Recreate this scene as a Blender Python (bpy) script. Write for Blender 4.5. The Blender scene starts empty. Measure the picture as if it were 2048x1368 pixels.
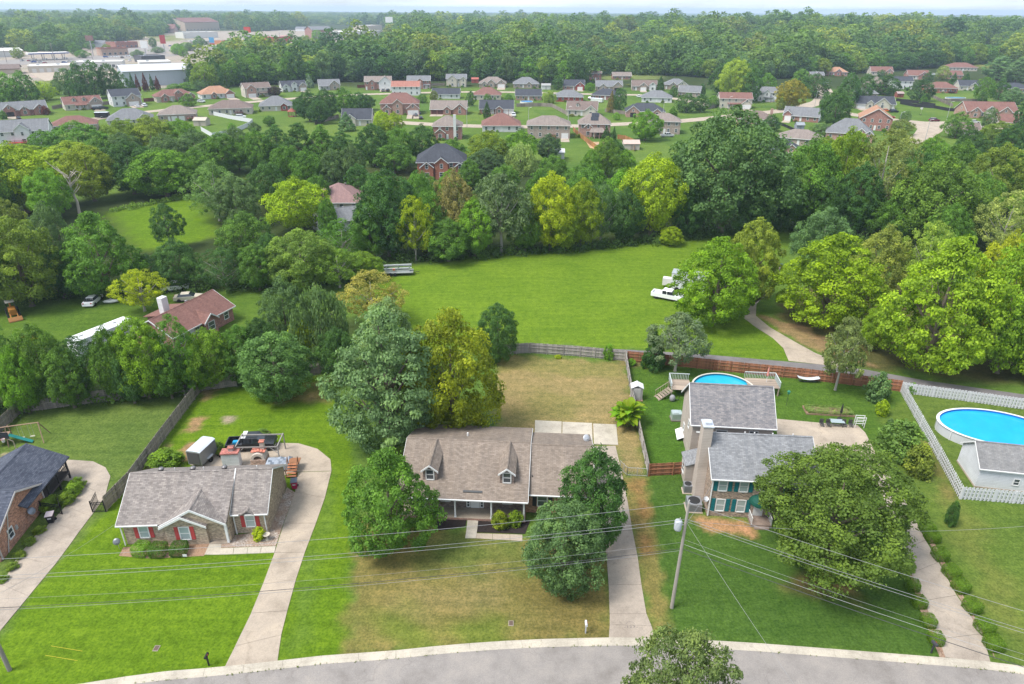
import bpy, math, random
import numpy as np
from mathutils import Matrix, Vector
random.seed(11); RNG = np.random.default_rng(11)
S = bpy.context.scene; COL = S.collection
R = math.radians
# ------------------------------------------------------------ camera
F, CX, CY, H = 1365.33, 1024.0, 684.0, 48.0
PT, RL = R(26.04), R(0.35)
FW = np.array([0, math.cos(PT), -math.sin(PT)]); UP0 = np.array([0, math.sin(PT), math.cos(PT)]); RT0 = np.array([1., 0, 0])
RT = RT0*math.cos(RL)+UP0*math.sin(RL); UP = UP0*math.cos(RL)-RT0*math.sin(RL)
cd = bpy.data.cameras.new('camera'); cam = bpy.data.objects.new('camera', cd); COL.objects.link(cam)
cd.sensor_width = 36; cd.lens = 24.0; cd.clip_start = .5; cd.clip_end = 40000
cam.matrix_world = Matrix(((RT[0], UP[0], -FW[0], 0), (RT[1], UP[1], -FW[1], 0), (RT[2], UP[2], -FW[2], H), (0, 0, 0, 1)))
S.camera = cam
# ------------------------------------------------------------ sky, sun, exposure
SUN_EL, SUN_AZ = R(58), R(-115)      # azimuth from +Y, clockwise
w = bpy.data.worlds.new('World'); S.world = w; w.use_nodes = True
wn, wl = w.node_tree.nodes, w.node_tree.links; wn.clear()
wo = wn.new('ShaderNodeOutputWorld'); bg = wn.new('ShaderNodeBackground'); bg.inputs['Strength'].default_value = .13
sky = wn.new('ShaderNodeTexSky'); sky.sky_type = 'NISHITA'; sky.sun_disc = False
sky.sun_elevation = SUN_EL; sky.sun_rotation = SUN_AZ; sky.dust_density = 1.5; sky.air_density = 1.0; sky.ozone_density = 1.5
tc = wn.new('ShaderNodeTexCoord'); mp = wn.new('ShaderNodeMapping'); mp.inputs['Scale'].default_value = (3, 3, 22)
nz = wn.new('ShaderNodeTexNoise'); nz.inputs['Scale'].default_value = 1.6; nz.inputs['Detail'].default_value = 6; nz.inputs['Roughness'].default_value = .6
cr = wn.new('ShaderNodeValToRGB'); cr.color_ramp.elements[0].position = .34; cr.color_ramp.elements[1].position = .66
cr.color_ramp.elements[0].color = (.45, .45, .45, 1)
mx = wn.new('ShaderNodeMixRGB'); mx.inputs['Color2'].default_value = (5.0, 5.6, 6.4, 1)
wl.new(tc.outputs['Generated'], mp.inputs['Vector']); wl.new(mp.outputs[0], nz.inputs['Vector']); wl.new(nz.outputs['Fac'], cr.inputs[0])
wl.new(cr.outputs[0], mx.inputs['Fac']); wl.new(sky.outputs[0], mx.inputs['Color1']); wl.new(mx.outputs[0], bg.inputs['Color']); wl.new(bg.outputs[0], wo.inputs['Surface'])
sd = bpy.data.lights.new('sun', 'SUN'); sd.energy = 3.2; sd.angle = R(24); sd.color = (1, .96, .9)
sun = bpy.data.objects.new('sun', sd); COL.objects.link(sun)
sdir = Vector((math.sin(SUN_AZ)*math.cos(SUN_EL), math.cos(SUN_AZ)*math.cos(SUN_EL), math.sin(SUN_EL)))
sun.rotation_euler = sdir.to_track_quat('Z', 'Y').to_euler()
S.view_settings.view_transform = 'Standard'; S.view_settings.look = 'None'; S.view_settings.gamma = 1
S.view_settings.exposure = .9; S.view_settings.use_curve_mapping = False
try:
    S.cycles.volume_bounces = 0; S.cycles.max_bounces = 6; S.cycles.diffuse_bounces = 3; S.cycles.transparent_max_bounces = 6
except Exception: pass

# ------------------------------------------------------------ geometry of the view (ground points read off the photograph)
def ray(x, y): return RT*((x-CX)/F)+UP*((CY-y)/F)+FW
def G(x, y, z=0.0):
    d = ray(x, y); k = (z-H)/d[2]; return np.array([d[0]*k, d[1]*k, z])
def PJ(p):
    v = np.asarray(p, float)-np.array([0, 0, H]); q = v@FW
    return np.array([CX+F*(v@RT)/q, CY-F*(v@UP)/q])
def mpp(x, y): return float((G(x, y)-np.array([0, 0, H]))@FW)/F
def hgt(x, yb, yt):
    g = G(x, yb); lo, hi = 0, 70
    for _ in range(40):
        m = (lo+hi)/2
        if PJ([g[0], g[1], m])[1] > yt: lo = m
        else: hi = m
    return lo
def sstep(a, b, x):
    t = np.clip((x-a)/(b-a), 0, 1); return t*t*(3-2*t)
def terrain(x, y):
    x = np.asarray(x, float); y = np.asarray(y, float)
    d = np.hypot(x, y)
    z = 11*np.exp(-((x-520)/420)**2-((y-1150)/380)**2)*sstep(620, 1000, d)
    z = z+sstep(1900, 3600, d)*(5*np.sin(x/610+1)*np.sin(y/830+.4)+5*np.sin(x/1500+y/1900))
    return z-sstep(2000, 8000, d)*8

# ------------------------------------------------------------ objects
def tag(o, label=None, cat=None, group=None, kind=None):
    if label: o['label'] = label
    if cat: o['category'] = cat
    if group: o['group'] = group
    if kind: o['kind'] = kind
    return o
def link(o, parent=None):
    COL.objects.link(o)
    if parent is not None: o.parent = parent
    return o
def thing(name, label, cat, loc=(0, 0, 0), rz=0, group=None):
    o = bpy.data.objects.new(name, None); o.empty_display_size = .3; link(o)
    o.location = loc; o.rotation_euler = (0, 0, rz)
    return tag(o, label, cat, group)
def place(name, me, parent=None, loc=(0, 0, 0), rz=0, sc=None, color=None):
    o = bpy.data.objects.new(name, me); link(o, parent); o.location = loc; o.rotation_euler = (0, 0, rz)
    if sc is not None: o.scale = sc if hasattr(sc, '__len__') else (sc, sc, sc)
    if color is not None: o.color = (*color, 1)
    return o
def copy_tree(o, parent=None):
    c = o.copy(); link(c, parent)
    for ch in list(o.children): copy_tree(ch, c)
    return c

class MB:
    def __init__(s): s.v = []; s.f = []; s.m = []; s.mi = 0
    def poly(s, pts, m=None):
        n = len(s.v); s.v += [tuple(float(a) for a in p) for p in pts]; s.f.append(tuple(range(n, n+len(pts)))); s.m.append(s.mi if m is None else m); return s
    def _add(s, vs, fs, m=None):
        n = len(s.v); s.v += [tuple(float(a) for a in p) for p in vs]
        for f in fs: s.f.append(tuple(i+n for i in f)); s.m.append(s.mi if m is None else m)
        return s
    def box(s, x0, x1, y0, y1, z0, z1, m=None):
        vs = [(x0, y0, z0), (x1, y0, z0), (x1, y1, z0), (x0, y1, z0), (x0, y0, z1), (x1, y0, z1), (x1, y1, z1), (x0, y1, z1)]
        return s._add(vs, [(0, 3, 2, 1), (4, 5, 6, 7), (0, 1, 5, 4), (1, 2, 6, 5), (2, 3, 7, 6), (3, 0, 4, 7)], m)
    def cbox(s, x, y, z, a, b, c, m=None): return s.box(x-a/2, x+a/2, y-b/2, y+b/2, z, z+c, m)
    def frus(s, b, t, m=None):       # b,t: 4 points each
        return s._add(list(b)+list(t), [(0, 3, 2, 1), (4, 5, 6, 7), (0, 1, 5, 4), (1, 2, 6, 5), (2, 3, 7, 6), (3, 0, 4, 7)], m)
    def slab(s, pts, th, m=None):    # polygon thickened downwards along z
        n = len(pts); b = [(p[0], p[1], p[2]-th) for p in pts]
        return s._add(list(pts)+b, [tuple(range(n)), tuple(range(2*n-1, n-1, -1))]+[(i, i+n, (i+1) % n+n, (i+1) % n) for i in range(n)], m)
    def extr(s, prof, a, b, ax='x', m=None):   # prof: 2D points (ccw), extruded along axis ax from a to b
        f = {'x': lambda u, v, t: (t, u, v), 'y': lambda u, v, t: (u, t, v), 'z': lambda u, v, t: (u, v, t)}[ax]
        n = len(prof); vs = [f(u, v, a) for u, v in prof]+[f(u, v, b) for u, v in prof]
        return s._add(vs, [tuple(range(n-1, -1, -1)), tuple(range(n, 2*n))]+[(i, (i+1) % n, (i+1) % n+n, i+n) for i in range(n)], m)
    def tube(s, pts, r, seg=6, m=None):
        pts = [np.array(p, float) for p in pts]; n = len(pts); rs = r if hasattr(r, '__len__') else [r]*n; vs = []
        for i, p in enumerate(pts):
            d = pts[min(i+1, n-1)]-pts[max(i-1, 0)]; d = d/(np.linalg.norm(d)+1e-9)
            a = np.cross(d, [0, 0, 1.]) if abs(d[2]) < .95 else np.cross(d, [0, 1., 0]); a /= np.linalg.norm(a); b = np.cross(d, a)
            for k in range(seg):
                t = 2*math.pi*k/seg; vs.append(p+rs[i]*(a*math.cos(t)+b*math.sin(t)))
        fs = [(i*seg+k, i*seg+(k+1) % seg, (i+1)*seg+(k+1) % seg, (i+1)*seg+k) for i in range(n-1) for k in range(seg)]
        fs += [tuple(range(seg-1, -1, -1)), tuple(range((n-1)*seg, n*seg))]
        return s._add(vs, fs, m)
    def lathe(s, prof, seg=16, c=(0, 0, 0), m=None, cap=True):
        vs = [(c[0]+r*math.cos(2*math.pi*k/seg), c[1]+r*math.sin(2*math.pi*k/seg), c[2]+z) for r, z in prof for k in range(seg)]
        n = len(prof); fs = [(i*seg+k, i*seg+(k+1) % seg, (i+1)*seg+(k+1) % seg, (i+1)*seg+k) for i in range(n-1) for k in range(seg)]
        if cap: fs += [tuple(range(seg-1, -1, -1)), tuple(range((n-1)*seg, n*seg))]
        return s._add(vs, fs, m)
    def mesh(s, name, mats, smooth=False):
        me = bpy.data.meshes.new(name); me.from_pydata(s.v, [], s.f)
        mats = mats if isinstance(mats, (list, tuple)) else [mats]
        for m in mats: me.materials.append(m)
        me.polygons.foreach_set('material_index', s.m)
        uv = me.uv_layers.new(name='UVMap').data
        for p in me.polygons:
            n = p.normal
            if abs(n.z) > .995: u, v = Vector((1, 0, 0)), Vector((0, 1, 0))
            else:
                u = Vector((-n.y, n.x, 0)).normalized(); v = n.cross(u)
                if v.z < 0: v = -v
            for li in p.loop_indices:
                co = me.vertices[me.loops[li].vertex_index].co; uv[li].uv = (co.dot(u), co.dot(v))
        if smooth: me.polygons.foreach_set('use_smooth', [True]*len(me.polygons))
        me.update(); return me
    def build(s, name, mats, parent=None, smooth=False, loc=(0, 0, 0), rz=0, color=None):
        return place(name, s.mesh(name, mats, smooth), parent, loc, rz, None, color)

# ------------------------------------------------------------ materials
_M = {}
KA = .78
def newmat(name):
    m = bpy.data.materials.new(name); m.use_nodes = True; n, l = m.node_tree.nodes, m.node_tree.links
    return m, n, l, n['Principled BSDF']
def inp(b, **k):
    for a, v in k.items():
        b.inputs[a.replace('_', ' ')].default_value = (*v, 1) if isinstance(v, tuple) and len(v) == 3 else v
def mixc(n, l, fac, a, b, mode='MIX'):
    x = n.new('ShaderNodeMixRGB'); x.blend_type = mode
    for s_, v in ((0, fac), (1, a), (2, b)):
        if isinstance(v, bpy.types.NodeSocket): l.new(v, x.inputs[s_])
        elif isinstance(v, tuple): x.inputs[s_].default_value = (*v, 1)
        else: x.inputs[s_].default_value = v
    return x.outputs[0]
def noise(n, l, sc, det=4, vec=None, rough=.55):
    t = n.new('ShaderNodeTexNoise'); t.inputs['Scale'].default_value = sc; t.inputs['Detail'].default_value = det; t.inputs['Roughness'].default_value = rough
    if vec is not None: l.new(vec, t.inputs['Vector'])
    return t.outputs['Fac']
def ramp(n, l, fac, stops):
    c = n.new('ShaderNodeValToRGB'); e = c.color_ramp.elements
    while len(e) < len(stops): e.new(.5)
    for q, (p, col) in zip(e, stops): q.position = p; q.color = (*col, 1) if len(col) == 3 else col
    l.new(fac, c.inputs[0]); return c.outputs[0]
def bump(n, l, b, h, s=.3, d=.05):
    k = n.new('ShaderNodeBump'); k.inputs['Strength'].default_value = s; k.inputs['Distance'].default_value = d; l.new(h, k.inputs['Height']); l.new(k.outputs[0], b.inputs['Normal'])
def coord(n, which='Object'):
    return n.new('ShaderNodeTexCoord').outputs[which]
def sc3(c, k): return tuple(min(1, max(0, a*k)) for a in c)
def M(kind, c=(.5, .5, .5), c2=None, rough=.7):
    if kind in ('brick', 'shingle', 'siding', 'concrete', 'asphalt', 'mulch', 'stones', 'wood'): c = sc3(c, KA); c2 = sc3(c2, KA) if c2 else None
    elif kind in ('paint',): c = sc3(c, .8)
    key = (kind, c, c2, rough)
    if key in _M: return _M[key]
    m, n, l, b = newmat(kind); inp(b, Roughness=rough); b.inputs['Specular IOR Level'].default_value = .3
    ob = coord(n, 'Object'); uv = coord(n, 'UV')
    if kind == 'paint':
        f = noise(n, l, 1.3, 4, ob); l.new(mixc(n, l, f, sc3(c, .86), sc3(c, 1.08)), b.inputs['Base Color'])
    elif kind == 'brick' or kind == 'shingle' or kind == 'siding':
        t = n.new('ShaderNodeTexBrick'); l.new(uv, t.inputs['Vector']); t.inputs['Scale'].default_value = 1
        if kind == 'brick': W, Hh, mo = .24, .08, .012
        elif kind == 'shingle': W, Hh, mo = .42, .17, .014
        else: W, Hh, mo = 4.1, .2, .012
        t.inputs['Brick Width'].default_value = W; t.inputs['Row Height'].default_value = Hh; t.inputs['Mortar Size'].default_value = mo
        t.inputs['Mortar Smooth'].default_value = .2
        v = {'brick': .42, 'shingle': .12, 'siding': .03}[kind]
        t.inputs['Color1'].default_value = (*sc3(c, 1-v), 1); t.inputs['Color2'].default_value = (*sc3(c2 or c, 1+v), 1)
        mc = {'brick': tuple(.5*a+.17 for a in c), 'shingle': sc3(c, .74), 'siding': sc3(c, .6)}[kind]
        t.inputs['Mortar'].default_value = (*mc, 1)
        f = noise(n, l, .5 if kind == 'shingle' else .8, 6, ob, .65)
        col = mixc(n, l, 1, t.outputs['Color'], ramp(n, l, f, [(.3, (.9, .9, .9)), (.7, (1.1, 1.1, 1.1))]), 'MULTIPLY')
        if kind != 'siding':      # blotches of whole courses / weathering
            f2 = noise(n, l, 3.2, 3, uv, .7); col = mixc(n, l, 1, col, ramp(n, l, f2, [(.35, (.9, .9, .9)), (.65, (1.1, 1.1, 1.1))] if kind == 'shingle' else [(.35, (.8, .8, .8)), (.65, (1.2, 1.2, 1.2))]), 'MULTIPLY')
        if kind == 'shingle':     # streaks running down the slope
            mpn = n.new('ShaderNodeMapping'); mpn.inputs['Scale'].default_value = (1.6, .12, 1); l.new(uv, mpn.inputs['Vector'])
            f3 = noise(n, l, 1, 4, mpn.outputs[0], .6); col = mixc(n, l, 1, col, ramp(n, l, f3, [(.3, (.84, .85, .87)), (.7, (1.1, 1.09, 1.07))]), 'MULTIPLY')
        l.new(col, b.inputs['Base Color']); bump(n, l, b, t.outputs['Fac'], -.5 if kind == 'brick' else -.4, .02); inp(b, Roughness=.92 if kind != 'siding' else .6)
        b.inputs['Specular IOR Level'].default_value = .12
    elif kind == 'wood':
        mpn = n.new('ShaderNodeMapping'); mpn.inputs['Scale'].default_value = (5, 5, .7); l.new(ob, mpn.inputs['Vector'])
        oi = n.new('ShaderNodeObjectInfo'); f = noise(n, l, 2.2, 6, mpn.outputs[0], .7)
        c1 = mixc(n, l, f, sc3(c, .55), sc3(c2 or c, 1.35)); rv = ramp(n, l, oi.outputs['Random'], [(0, (.72, .72, .72)), (1, (1.22, 1.2, 1.18))])
        l.new(mixc(n, l, 1, c1, rv, 'MULTIPLY'), b.inputs['Base Color']); bump(n, l, b, f, .3, .01); inp(b, Roughness=.9)
    elif kind == 'concrete' or kind == 'asphalt':
        gm = n.new('ShaderNodeNewGeometry').outputs['Position']
        f = noise(n, l, .35, 7, gm, .68); f2 = noise(n, l, 9, 4, gm, .7); f3 = noise(n, l, 1.7, 5, gm, .6)
        col = mixc(n, l, 1, c, ramp(n, l, f, [(.3, (.72, .71, .7)), (.5, (.98, .98, .98)), (.72, (1.2, 1.18, 1.14))]), 'MULTIPLY')
        col = mixc(n, l, 1, col, ramp(n, l, f2, [(.3, (.86, .86, .86)), (.7, (1.12, 1.12, 1.12))]), 'MULTIPLY')
        if kind == 'concrete': col = mixc(n, l, ramp(n, l, f3, [(.58, (0, 0, 0)), (.75, (.45, .45, .45))]), col, sc3(c, .55))
        vor = n.new('ShaderNodeTexVoronoi'); vor.feature = 'DISTANCE_TO_EDGE'; vor.inputs['Scale'].default_value = .16
        wv = n.new('ShaderNodeVectorMath'); wv.operation = 'MULTIPLY_ADD'; tn = n.new('ShaderNodeTexNoise'); tn.inputs['Scale'].default_value = .6; l.new(gm, tn.inputs['Vector'])
        l.new(tn.outputs['Color'], wv.inputs[0]); wv.inputs[1].default_value = (3, 3, 0); l.new(gm, wv.inputs[2]); l.new(wv.outputs[0], vor.inputs['Vector'])
        cf = ramp(n, l, vor.outputs['Distance'], [(0, (.62, .6, .57)), (.006, (1, 1, 1))]); col = mixc(n, l, .4, col, mixc(n, l, 1, col, cf, 'MULTIPLY'))
        l.new(col, b.inputs['Base Color']); bump(n, l, b, f2, .15, .02); inp(b, Roughness=.95); b.inputs['Specular IOR Level'].default_value = .15
    elif kind == 'glass':
        inp(b, Base_Color=c, Roughness=.06, Metallic=0.0); b.inputs['Specular IOR Level'].default_value = .9
    elif kind == 'metal':
        f = noise(n, l, 2, 5, ob); l.new(mixc(n, l, f, sc3(c, .8), sc3(c, 1.15)), b.inputs['Base Color']); inp(b, Roughness=.42, Metallic=.5)
    elif kind == 'carpaint':
        oi = n.new('ShaderNodeObjectInfo'); l.new(oi.outputs['Color'], b.inputs['Base Color']); inp(b, Roughness=.25, Coat_Weight=.5, Coat_Roughness=.05)
    elif kind == 'water':
        f = noise(n, l, .7, 3, ob); l.new(mixc(n, l, f, sc3(c, .85), sc3(c, 1.15)), b.inputs['Base Color']); inp(b, Roughness=.05); bump(n, l, b, noise(n, l, 2.5, 2, ob), .15, .03)
        b.inputs['Specular IOR Level'].default_value = .5
    elif kind == 'bark':
        f = noise(n, l, 3, 6, ob, .7); l.new(mixc(n, l, f, sc3(c, .5), sc3(c, 1.4)), b.inputs['Base Color']); inp(b, Roughness=.95); bump(n, l, b, f, .5, .03)
    elif kind == 'leaf' or kind == 'leaf_far':
        oi = n.new('ShaderNodeObjectInfo')
        base = oi.outputs['Color'] if kind == 'leaf' else ramp(n, l, oi.outputs['Random'], [(0, (.034, .075, .02)), (.22, (.062, .115, .026)), (.4, (.042, .088, .032)), (.58, (.085, .135, .03)), (.72, (.055, .105, .035)), (.86, (.125, .17, .03)), (1, (.085, .105, .032))])
        if kind == 'leaf_far':
            st = ramp(n, l, noise(n, l, .006, 3, oi.outputs['Location'], .6), [(.32, (.62, .74, .8)), (.5, (1, 1, 1)), (.68, (1.55, 1.35, .9))]); base = mixc(n, l, 1, base, st, 'MULTIPLY')
        at = n.new('ShaderNodeAttribute'); at.attribute_name = 'tint'
        mu = ramp(n, l, at.outputs['Fac'], [(0, (.85, .92, .68)), (.5, (1.68, 1.7, 1.45)), (1, (2.75, 2.55, 1.7))])
        col = mixc(n, l, 1, base, mu, 'MULTIPLY')
        l.new(col, b.inputs['Base Color']); inp(b, Roughness=.62); b.inputs['Specular IOR Level'].default_value = .25
        tr = n.new('ShaderNodeBsdfTranslucent'); l.new(mixc(n, l, 1, col, (1.15, 1.25, .6), 'MULTIPLY'), tr.inputs['Color'])
        ms = n.new('ShaderNodeMixShader'); ms.inputs[0].default_value = .36; l.new(b.outputs[0], ms.inputs[1]); l.new(tr.outputs[0], ms.inputs[2])
        l.new(ms.outputs[0], n['Material Output'].inputs['Surface'])
    elif kind == 'mulch' or kind == 'stones':
        gm = n.new('ShaderNodeNewGeometry').outputs['Position']; f = noise(n, l, 6, 6, gm, .75); f2 = noise(n, l, .8, 4, gm)
        col = mixc(n, l, ramp(n, l, f, [(.35, (0, 0, 0)), (.65, (1, 1, 1))]), sc3(c, .5), c2 or sc3(c, 1.5)); col = mixc(n, l, ramp(n, l, f2, [(.4, (0, 0, 0)), (.6, (.6, .6, .6))]), col, c)
        l.new(col, b.inputs['Base Color']); bump(n, l, b, f, .8, .06); inp(b, Roughness=1.0)
    elif kind == 'ground':
        at = n.new('ShaderNodeAttribute'); at.attribute_name = 'Col'
        gm = n.new('ShaderNodeNewGeometry').outputs['Position']
        f1 = noise(n, l, .12, 6, gm, .62); f2 = noise(n, l, 1.1, 6, gm, .7); f3 = noise(n, l, 4.2, 5, gm, .75)
        col = mixc(n, l, 1, at.outputs['Color'], ramp(n, l, f1, [(.3, (.84, .88, .85)), (.7, (1.17, 1.1, 1.1))]), 'MULTIPLY')
        col = mixc(n, l, 1, col, ramp(n, l, f2, [(.28, (.66, .72, .68)), (.72, (1.34, 1.26, 1.3))]), 'MULTIPLY')
        col = mixc(n, l, 1, col, ramp(n, l, f3, [(.3, (.5, .58, .5)), (.7, (1.5, 1.4, 1.45))]), 'MULTIPLY')
        mpn = n.new('ShaderNodeMapping'); mpn.inputs['Rotation'].default_value = (0, 0, .25); mpn.inputs['Scale'].default_value = (.05, .9, 1); l.new(gm, mpn.inputs['Vector'])
        f4 = noise(n, l, 1.4, 3, mpn.outputs[0], .6); col = mixc(n, l, 1, col, ramp(n, l, f4, [(.3, (.86, .89, .87)), (.7, (1.15, 1.1, 1.12))]), 'MULTIPLY')   # mowing lines
        l.new(col, b.inputs['Base Color']); bump(n, l, b, f3, .6, .08); inp(b, Roughness=1.0); b.inputs['Specular IOR Level'].default_value = .05
    else: raise KeyError(kind)
    _M[key] = m; return m
WHITE = (.78, .78, .77)
LEAF = M('leaf'); LEAFF = M('leaf_far'); BARK = M('bark', (.16, .13, .10)); BARKG = M('bark', (.3, .28, .25))
# ============================================================ ground
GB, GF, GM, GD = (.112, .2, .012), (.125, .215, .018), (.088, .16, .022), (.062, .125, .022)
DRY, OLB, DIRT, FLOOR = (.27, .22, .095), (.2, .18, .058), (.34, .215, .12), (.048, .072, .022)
def gp(pts): return np.array([G(*p)[:2] for p in pts])
ZONES = [  # polygon in photo pixels on the ground, albedo, edge softness (m), edge wobble (m), strength
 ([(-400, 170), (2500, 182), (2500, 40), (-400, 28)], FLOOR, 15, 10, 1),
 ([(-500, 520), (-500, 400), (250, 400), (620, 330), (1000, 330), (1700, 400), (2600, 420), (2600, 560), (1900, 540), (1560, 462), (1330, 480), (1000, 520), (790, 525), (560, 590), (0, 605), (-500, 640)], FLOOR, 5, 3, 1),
 ([(215, 425), (300, 410), (395, 392), (425, 440), (440, 470), (330, 500), (270, 500)], GB, 2, 1, 1),
 ([(-300, 610), (170, 600), (560, 570), (620, 590), (560, 650), (300, 690), (-300, 700)], GM, 2, 1, 1),
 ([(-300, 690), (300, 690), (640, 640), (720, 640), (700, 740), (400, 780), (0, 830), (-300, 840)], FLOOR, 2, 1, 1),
 ([(700, 545), (820, 530), (1000, 512), (1200, 497), (1330, 483), (1500, 455), (1575, 452), (1560, 520), (1530, 640), (1600, 712), (1560, 725), (1250, 698), (1030, 690), (800, 700)], GF, 1.5, 1.5, 1),
 ([(1505, 600), (1560, 640), (1640, 690), (1720, 733), (2100, 780), (2100, 600), (1700, 560)], (.10, .10, .035), 2, 2, 1),
 ([(1515, 628), (1600, 650), (1690, 700), (1740, 728), (1690, 726), (1590, 682)], (.3, .2, .11), .8, 1.2, .8),
 ([(1500, 560), (1560, 560), (1560, 625), (1520, 628)], GM, 1, 1, 1),
 # lots along the street
 ([(-100, 840), (400, 782), (340, 870), (212, 1020), (120, 1140), (-60, 1330), (-200, 1300)], (.105, .165, .035), .6, .5, 1),
 ([(400, 782), (640, 752), (690, 800), (705, 900), (700, 1316), (180, 1372), (-80, 1400), (60, 1190), (212, 1022)], GB, .5, .4, 1),
 ([(630, 1000), (665, 930), (672, 1010), (630, 1150), (600, 1310), (572, 1325)], (.11, .19, .03), 1.2, 1, .7),
 ([(705, 1130), (720, 1040), (900, 1060), (1050, 1075), (1214, 1090), (1218, 1279), (690, 1314)], OLB, .7, .9, 1),
 ([(760, 1175), (1000, 1160), (990, 1215), (760, 1225)], (.22, .19, .075), 2, 2, .8),
 ([(720, 1235), (1010, 1232), (1000, 1290), (720, 1305)], (.12, .18, .025), 1.5, 2, .75),
 ([(850, 1068), (1050, 1080), (1060, 1130), (860, 1150)], (.10, .15, .032), 2, 1.5, .8),
 ([(1070, 1180), (1220, 1180), (1217, 1275), (1080, 1282)], (.16, .135, .045), 2, 2, .7),
 ([(1010, 712), (1250, 727), (1270, 800), (1296, 950), (1236, 952), (1234, 888), (1000, 882), (985, 760)], DRY, 1, 1, 1),
 ([(1000, 712), (1250, 727), (1252, 760), (1005, 740)], (.2, .2, .06), 1, 1.5, .7),
 ([(1040, 780), (1160, 785), (1160, 838), (1020, 850)], (.19, .185, .06), 2, 2, .7),
 ([(1236, 950), (1294, 952), (1320, 1080), (1350, 1284), (1312, 1283), (1280, 1150)], OLB, .5, .6, 1),
 ([(1268, 960), (1288, 960), (1300, 1100), (1290, 1110)], (.3, .165, .07), .8, 1, .7),
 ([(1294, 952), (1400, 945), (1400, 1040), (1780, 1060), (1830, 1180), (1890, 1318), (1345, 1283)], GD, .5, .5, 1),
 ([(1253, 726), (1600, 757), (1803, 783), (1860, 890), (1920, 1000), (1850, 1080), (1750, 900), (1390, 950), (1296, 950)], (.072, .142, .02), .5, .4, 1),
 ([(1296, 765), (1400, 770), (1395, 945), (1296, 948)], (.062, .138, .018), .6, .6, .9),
 ([(1803, 783), (2150, 830), (2150, 1000), (1920, 997), (1850, 870)], (.10, .158, .03), .5, .4, 1),
 ([(1755, 830), (1810, 800), (1920, 1000), (2150, 1015), (2150, 1340), (1985, 1328), (1850, 1080)], (.10, .16, .028), .5, .4, 1),
 ([(1880, 1010), (1930, 1005), (2060, 1250), (2040, 1330)], (.14, .165, .04), 2, 1.5, .7),
 ([(1835, 870), (1860, 880), (1915, 995), (1895, 1010)], (.19, .15, .06), 1, .8, .6),
 ([(1570, 1170), (1640, 1130), (1740, 1160), (1700, 1200), (1620, 1190)], (.2, .13, .06), 1.2, 1, .7),
 ([(1385, 1038), (1420, 1033), (1515, 1052), (1505, 1075), (1440, 1062), (1400, 1056)], (.42, .25, .13), .5, .5, 1),
 # bare patches
 ([(366, 862), (385, 836), (412, 834), (405, 852), (390, 862)], DIRT, .4, .5, .9),
 ([(446, 832), (468, 831), (470, 846), (450, 848)], (.32, .27, .2), .3, .3, .9),
 ([(360, 900), (380, 884), (400, 884), (395, 912), (372, 922)], DIRT, .4, .5, .95),
 ([(402, 782), (440, 778), (420, 797), (405, 800)], DIRT, .6, .6, .7),
 ([(262, 975), (330, 890), (345, 890), (285, 975)], (.3, .22, .12), .5, .5, .6),
 ([(620, 765), (650, 762), (655, 810), (615, 800)], DIRT, 1, 1, .5),
 ([(545, 790), (640, 780), (640, 800), (545, 805)], (.2, .14, .07), 1, 1, .6),
 ([(0, 905), (30, 905), (30, 960), (0, 960)], (.36, .29, .2), .4, .3, .8),
 ([(1330, 872), (1350, 872), (1350, 880), (1330, 880)], GD, .3, .3, .5),
 ([(1215, 715), (1300, 722), (1295, 735), (1260, 735)], (.2, .15, .08), .6, .5, .6),
 # far clearings and yards
 ([(1190, 162), (1320, 158), (1330, 146), (1190, 147)], (.16, .2, .06), 4, 3, 1),
 ([(1940, 136), (1990, 136), (1988, 110), (1945, 108)], (.24, .26, .07), 3, 3, 1),
 ([(-60, 176), (140, 172), (190, 165), (330, 178), (380, 160), (420, 140), (540, 126), (640, 116), (770, 104), (770, 60), (640, 60), (360, 62), (150, 88), (-60, 95)], (.36, .32, .27), 6, 4, 1),
 ([(70, 165), (125, 150), (140, 170), (80, 178)], (.15, .2, .05), 3, 2, 1),
 ([(335, 66), (372, 62), (376, 82), (300, 82)], (.2, .22, .08), 4, 3, 1),
 ([(150, 118), (260, 112), (265, 118), (160, 124)], (.16, .2, .06), 3, 2, .9), ([(100, 132), (300, 124), (300, 128), (110, 138)], (.16, .2, .06), 3, 2, .7),
]
def lines(segs):
    out = []
    for a, b, st in segs: out += list(np.arange(a, b-1e-6, st))
    return np.array(out+[segs[-1][1]])
xs = lines([(-11000, -3000, 800), (-3000, -600, 150), (-600, -330, 15), (-330, -72, 4), (-72, 76, .5), (76, 330, 4), (330, 600, 15), (600, 3000, 150), (3000, 11000, 800)])
ys = lines([(-300, 20, 20), (20, 34, 2), (34, 128, .5), (128, 240, 2.5), (240, 600, 4), (600, 2000, 50), (2000, 12000, 500)])
X, Y = np.meshgrid(xs, ys); P = np.stack([X.ravel(), Y.ravel()], 1); Z = terrain(P[:, 0], P[:, 1])
colr = np.tile(np.array([.10, .178, .032]), (len(P), 1))
wob = lambda q, s: np.sin(q[:, 0]*1.9+q[:, 1]*.7+s)*.35+np.sin(q[:, 0]*.63-q[:, 1]*1.3+2*s)*.4+np.sin(q[:, 1]*3.1+q[:, 0]*2.3+s*3)*.25
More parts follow.
